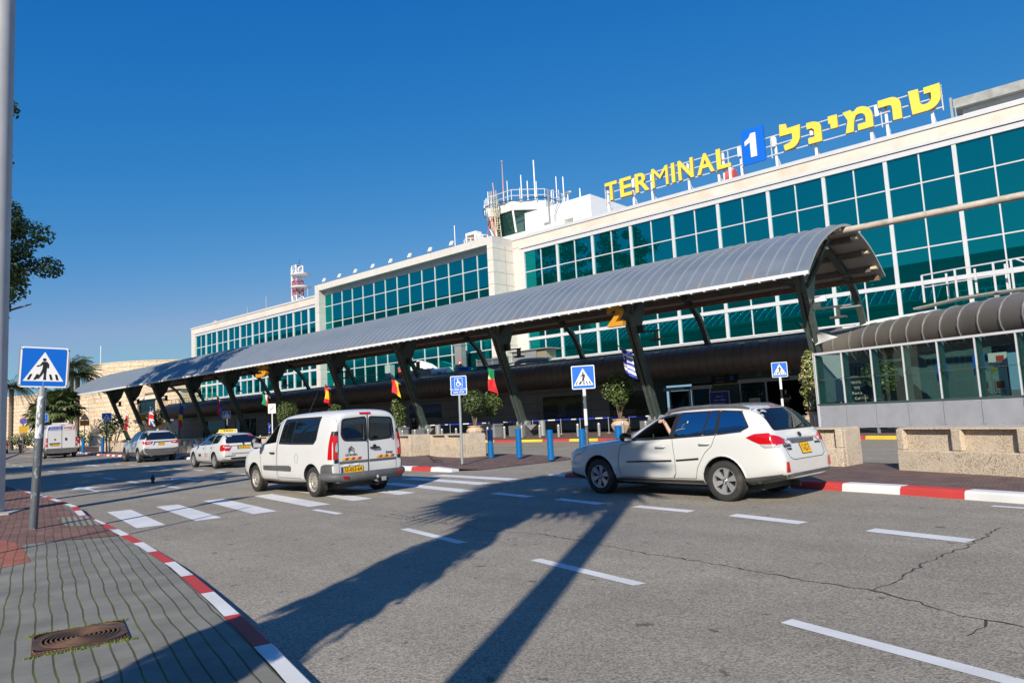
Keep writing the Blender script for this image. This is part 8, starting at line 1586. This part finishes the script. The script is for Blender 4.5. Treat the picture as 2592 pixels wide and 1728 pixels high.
flag('small blue white and red flag flying in front of the golden stone wall', 268, 1042, 33.8, 1.2, 1.3, fcz, .6, 1, .15, 10)
t = thing('flag', 'plain white furled cloth flag tied to the right end column', 'flag', on_y(2036, 818, 36.0)); mb = MB()
for j in range(13):
    for i in range(9):
        u, v = i/8, j/12; mb.v.append((1.0*u*(.3+.9*v)+.55*v-.1, -.25+.2*math.sin(3*u+2*v), -1.15*v-.3*u*(1-v)+.25*u*v))
for j in range(12):
    for i in range(8): a = j*9+i; mb.f.append((a, a+1, a+10, a+9)); mb.m.append(0)
mb.build('cloth', mat('sheer_white', (.72, .73, .75), .6), t, smooth=60, recalc=False); mb = MB(); mb.tube([(-.15, -.25, .05), (.35, .2, -1.2)], .025, 6); mb.build('pole', M['steel_grey'], t)
# birds
def bird(label, loc, rz, s, col):
    t = thing('bird', label, 'bird', loc, rz); mb = MB(); S = Vector((1, .62, .62))
    mb.lathe([(.002, -.16), (.03, -.13), (.055, -.06), (.062, .02), (.05, .09), (.028, .13), (.034, .17), (.030, .20), (.008, .225)], (0, 0, .13), 12, axis='X', M=Matrix.Rotation(R(-22), 3, 'Y'))
    mb.add([(-.13, -.025, .075), (-.13, .025, .075), (-.30, .05, .02), (-.30, -.05, .02), (-.13, 0, .10)], [(0, 1, 2, 3), (0, 3, 4), (1, 4, 2)])
    mb.tube([(.215, 0, .222), (.27, 0, .215)], [.014, .002], 6)
    for sy in (-1, 1): mb.tube([(0, .03*sy, .10), (.01, .035*sy, .0)], .007, 5); mb.tube([(.01, .035*sy, .004), (.06, .045*sy, .004)], .005, 4)
    o = mb.build('body', col, t); t.scale = (s, s, s); return t
bird('dark crow standing in the shadow on the far lane', (-24.3, 9.5, .0), R(160), 1.15, mat('crow_black', (.02, .02, .024), .5))
bird('small dark bird with tail up on the brown paving near the wheelchair sign', (-18.2, 16.25, .13), R(195), 1.15, mat('bird_brown', (.05, .035, .03), .6))

# tall trees and apartment blocks across the road, outside the picture: they shade the canopy's far end and show in the glass
leafy_tree('leafy_tree', 'tall eucalyptus on the near pavement left of the view, shading the canopy end', (-57.5, 8.0, .1), 30, 23.5, 5.0, 7.0, 230, s=.2)
leafy_tree('leafy_tree', 'second tall eucalyptus further left outside the view', (-69.5, 8.5, .1), 31, 24.5, 5.0, 7.0, 230, s=.2)
leafy_tree('leafy_tree', 'tall eucalyptus on the near pavement opposite the terminal doors, outside the view', (-34, -14, .1), 27, 19.5, 5.5, 7.0, 200, s=.22)
def apartments(label, x0, x1, y, H, c):
    t = thing('apartment_building', label, 'building', (0, 0, 0)); MB().bb(x0, x1, y-14, y, 0, H).build('wall', mat('render_'+label[:4].strip(), c, .8, var=.08, vs=.3), t, smooth=0); MB().bb(x0-.3, x1+.3, y-14.3, y+.3, H+.002, H+.6).build('roof', M['concrete'], t, smooth=0); pr = None; nf = int(H/4.2); nc = max(4, min(int((x1-x0)/6), 95//nf))
    for f in range(nf):
        for k in range(nc):
            x = x0+(x1-x0)*(k+.5)/nc; z = 2.6+4.2*f
            if pr is None:
                pr = MB().bb(-1.25, 1.25, .0, .05, -1.1, 1.1).build('window', M['dkglass'], t, smooth=0); mb = MB()
                for a in (-1.25, 0, 1.25): mb.bb(a-.09, a+.09, .055, .16, -1.2, 1.2)
                for a in (-1.15, 1.15): mb.bb(-1.16, 1.16, .055, .15, a-.09, a+.09)
                mb.build('window_frame', M['white'], pr, smooth=0); o = pr
            else: o = copy_tree(pr, t)
            o.location = (x, y, z)
apartments('wide beige apartment block behind the viewpoint', -95, 12, -46, 25, (.42, .36, .28))
apartments('tall pale apartment block behind and far left of the viewpoint', -270, -104, -46, 37, (.40, .38, .33))
# ------------------------------------------------------------------ sun and sky
SUN_AZ, SUN_EL = R(296.5), R(30.5)      # direction towards the sun, from +X anticlockwise
sd = Vector((math.cos(SUN_AZ)*math.cos(SUN_EL), math.sin(SUN_AZ)*math.cos(SUN_EL), math.sin(SUN_EL)))
sl_ = bpy.data.lights.new('sun', 'SUN'); so = bpy.data.objects.new('sun', sl_); C.objects.link(so); sl_.energy = 4.6; sl_.angle = R(.53); sl_.color = (1, .92, .79)
so.rotation_euler = sd.to_track_quat('Z', 'Y').to_euler()
w = bpy.data.worlds.new('World'); scene.world = w; w.use_nodes = True; wn = w.node_tree.nodes; wl = w.node_tree.links
st = wn.new('ShaderNodeTexSky'); st.sky_type = 'NISHITA'; st.sun_disc = False; st.sun_elevation = SUN_EL; st.sun_rotation = math.pi/2-SUN_AZ
st.air_density = 1.0; st.dust_density = .25; st.ozone_density = 3.0; st.altitude = 0
# grade the sky to the photograph's deep polarised blue, channel by channel: out = a * in^p
sp = wn.new('ShaderNodeSeparateColor'); cb = wn.new('ShaderNodeCombineColor'); wl.new(st.outputs[0], sp.inputs[0]); SS = .1275
for ch, (a, p) in enumerate(((1.75, 2.38), (.557, .86), (.688, .386))):
    x = wn.new('ShaderNodeMath'); x.operation = 'MULTIPLY'; wl.new(sp.outputs[ch], x.inputs[0]); x.inputs[1].default_value = SS
    c = wn.new('ShaderNodeMath'); c.operation = 'MINIMUM'; wl.new(x.outputs[0], c.inputs[0]); c.inputs[1].default_value = .44 if ch == 0 else .82
    q = wn.new('ShaderNodeMath'); q.operation = 'POWER'; wl.new(c.outputs[0], q.inputs[0]); q.inputs[1].default_value = p
    y = wn.new('ShaderNodeMath'); y.operation = 'MULTIPLY'; wl.new(q.outputs[0], y.inputs[0]); y.inputs[1].default_value = a/SS
    wl.new(y.outputs[0], cb.inputs[ch])
wl.new(cb.outputs[0], wn['Background'].inputs[0]); wn['Background'].inputs[1].default_value = .10
scene.view_settings.view_transform = 'Standard'; scene.view_settings.look = 'None'; scene.view_settings.exposure = .35; scene.view_settings.gamma = 1
scene.cycles.max_bounces = 6; scene.cycles.transparent_max_bounces = 12
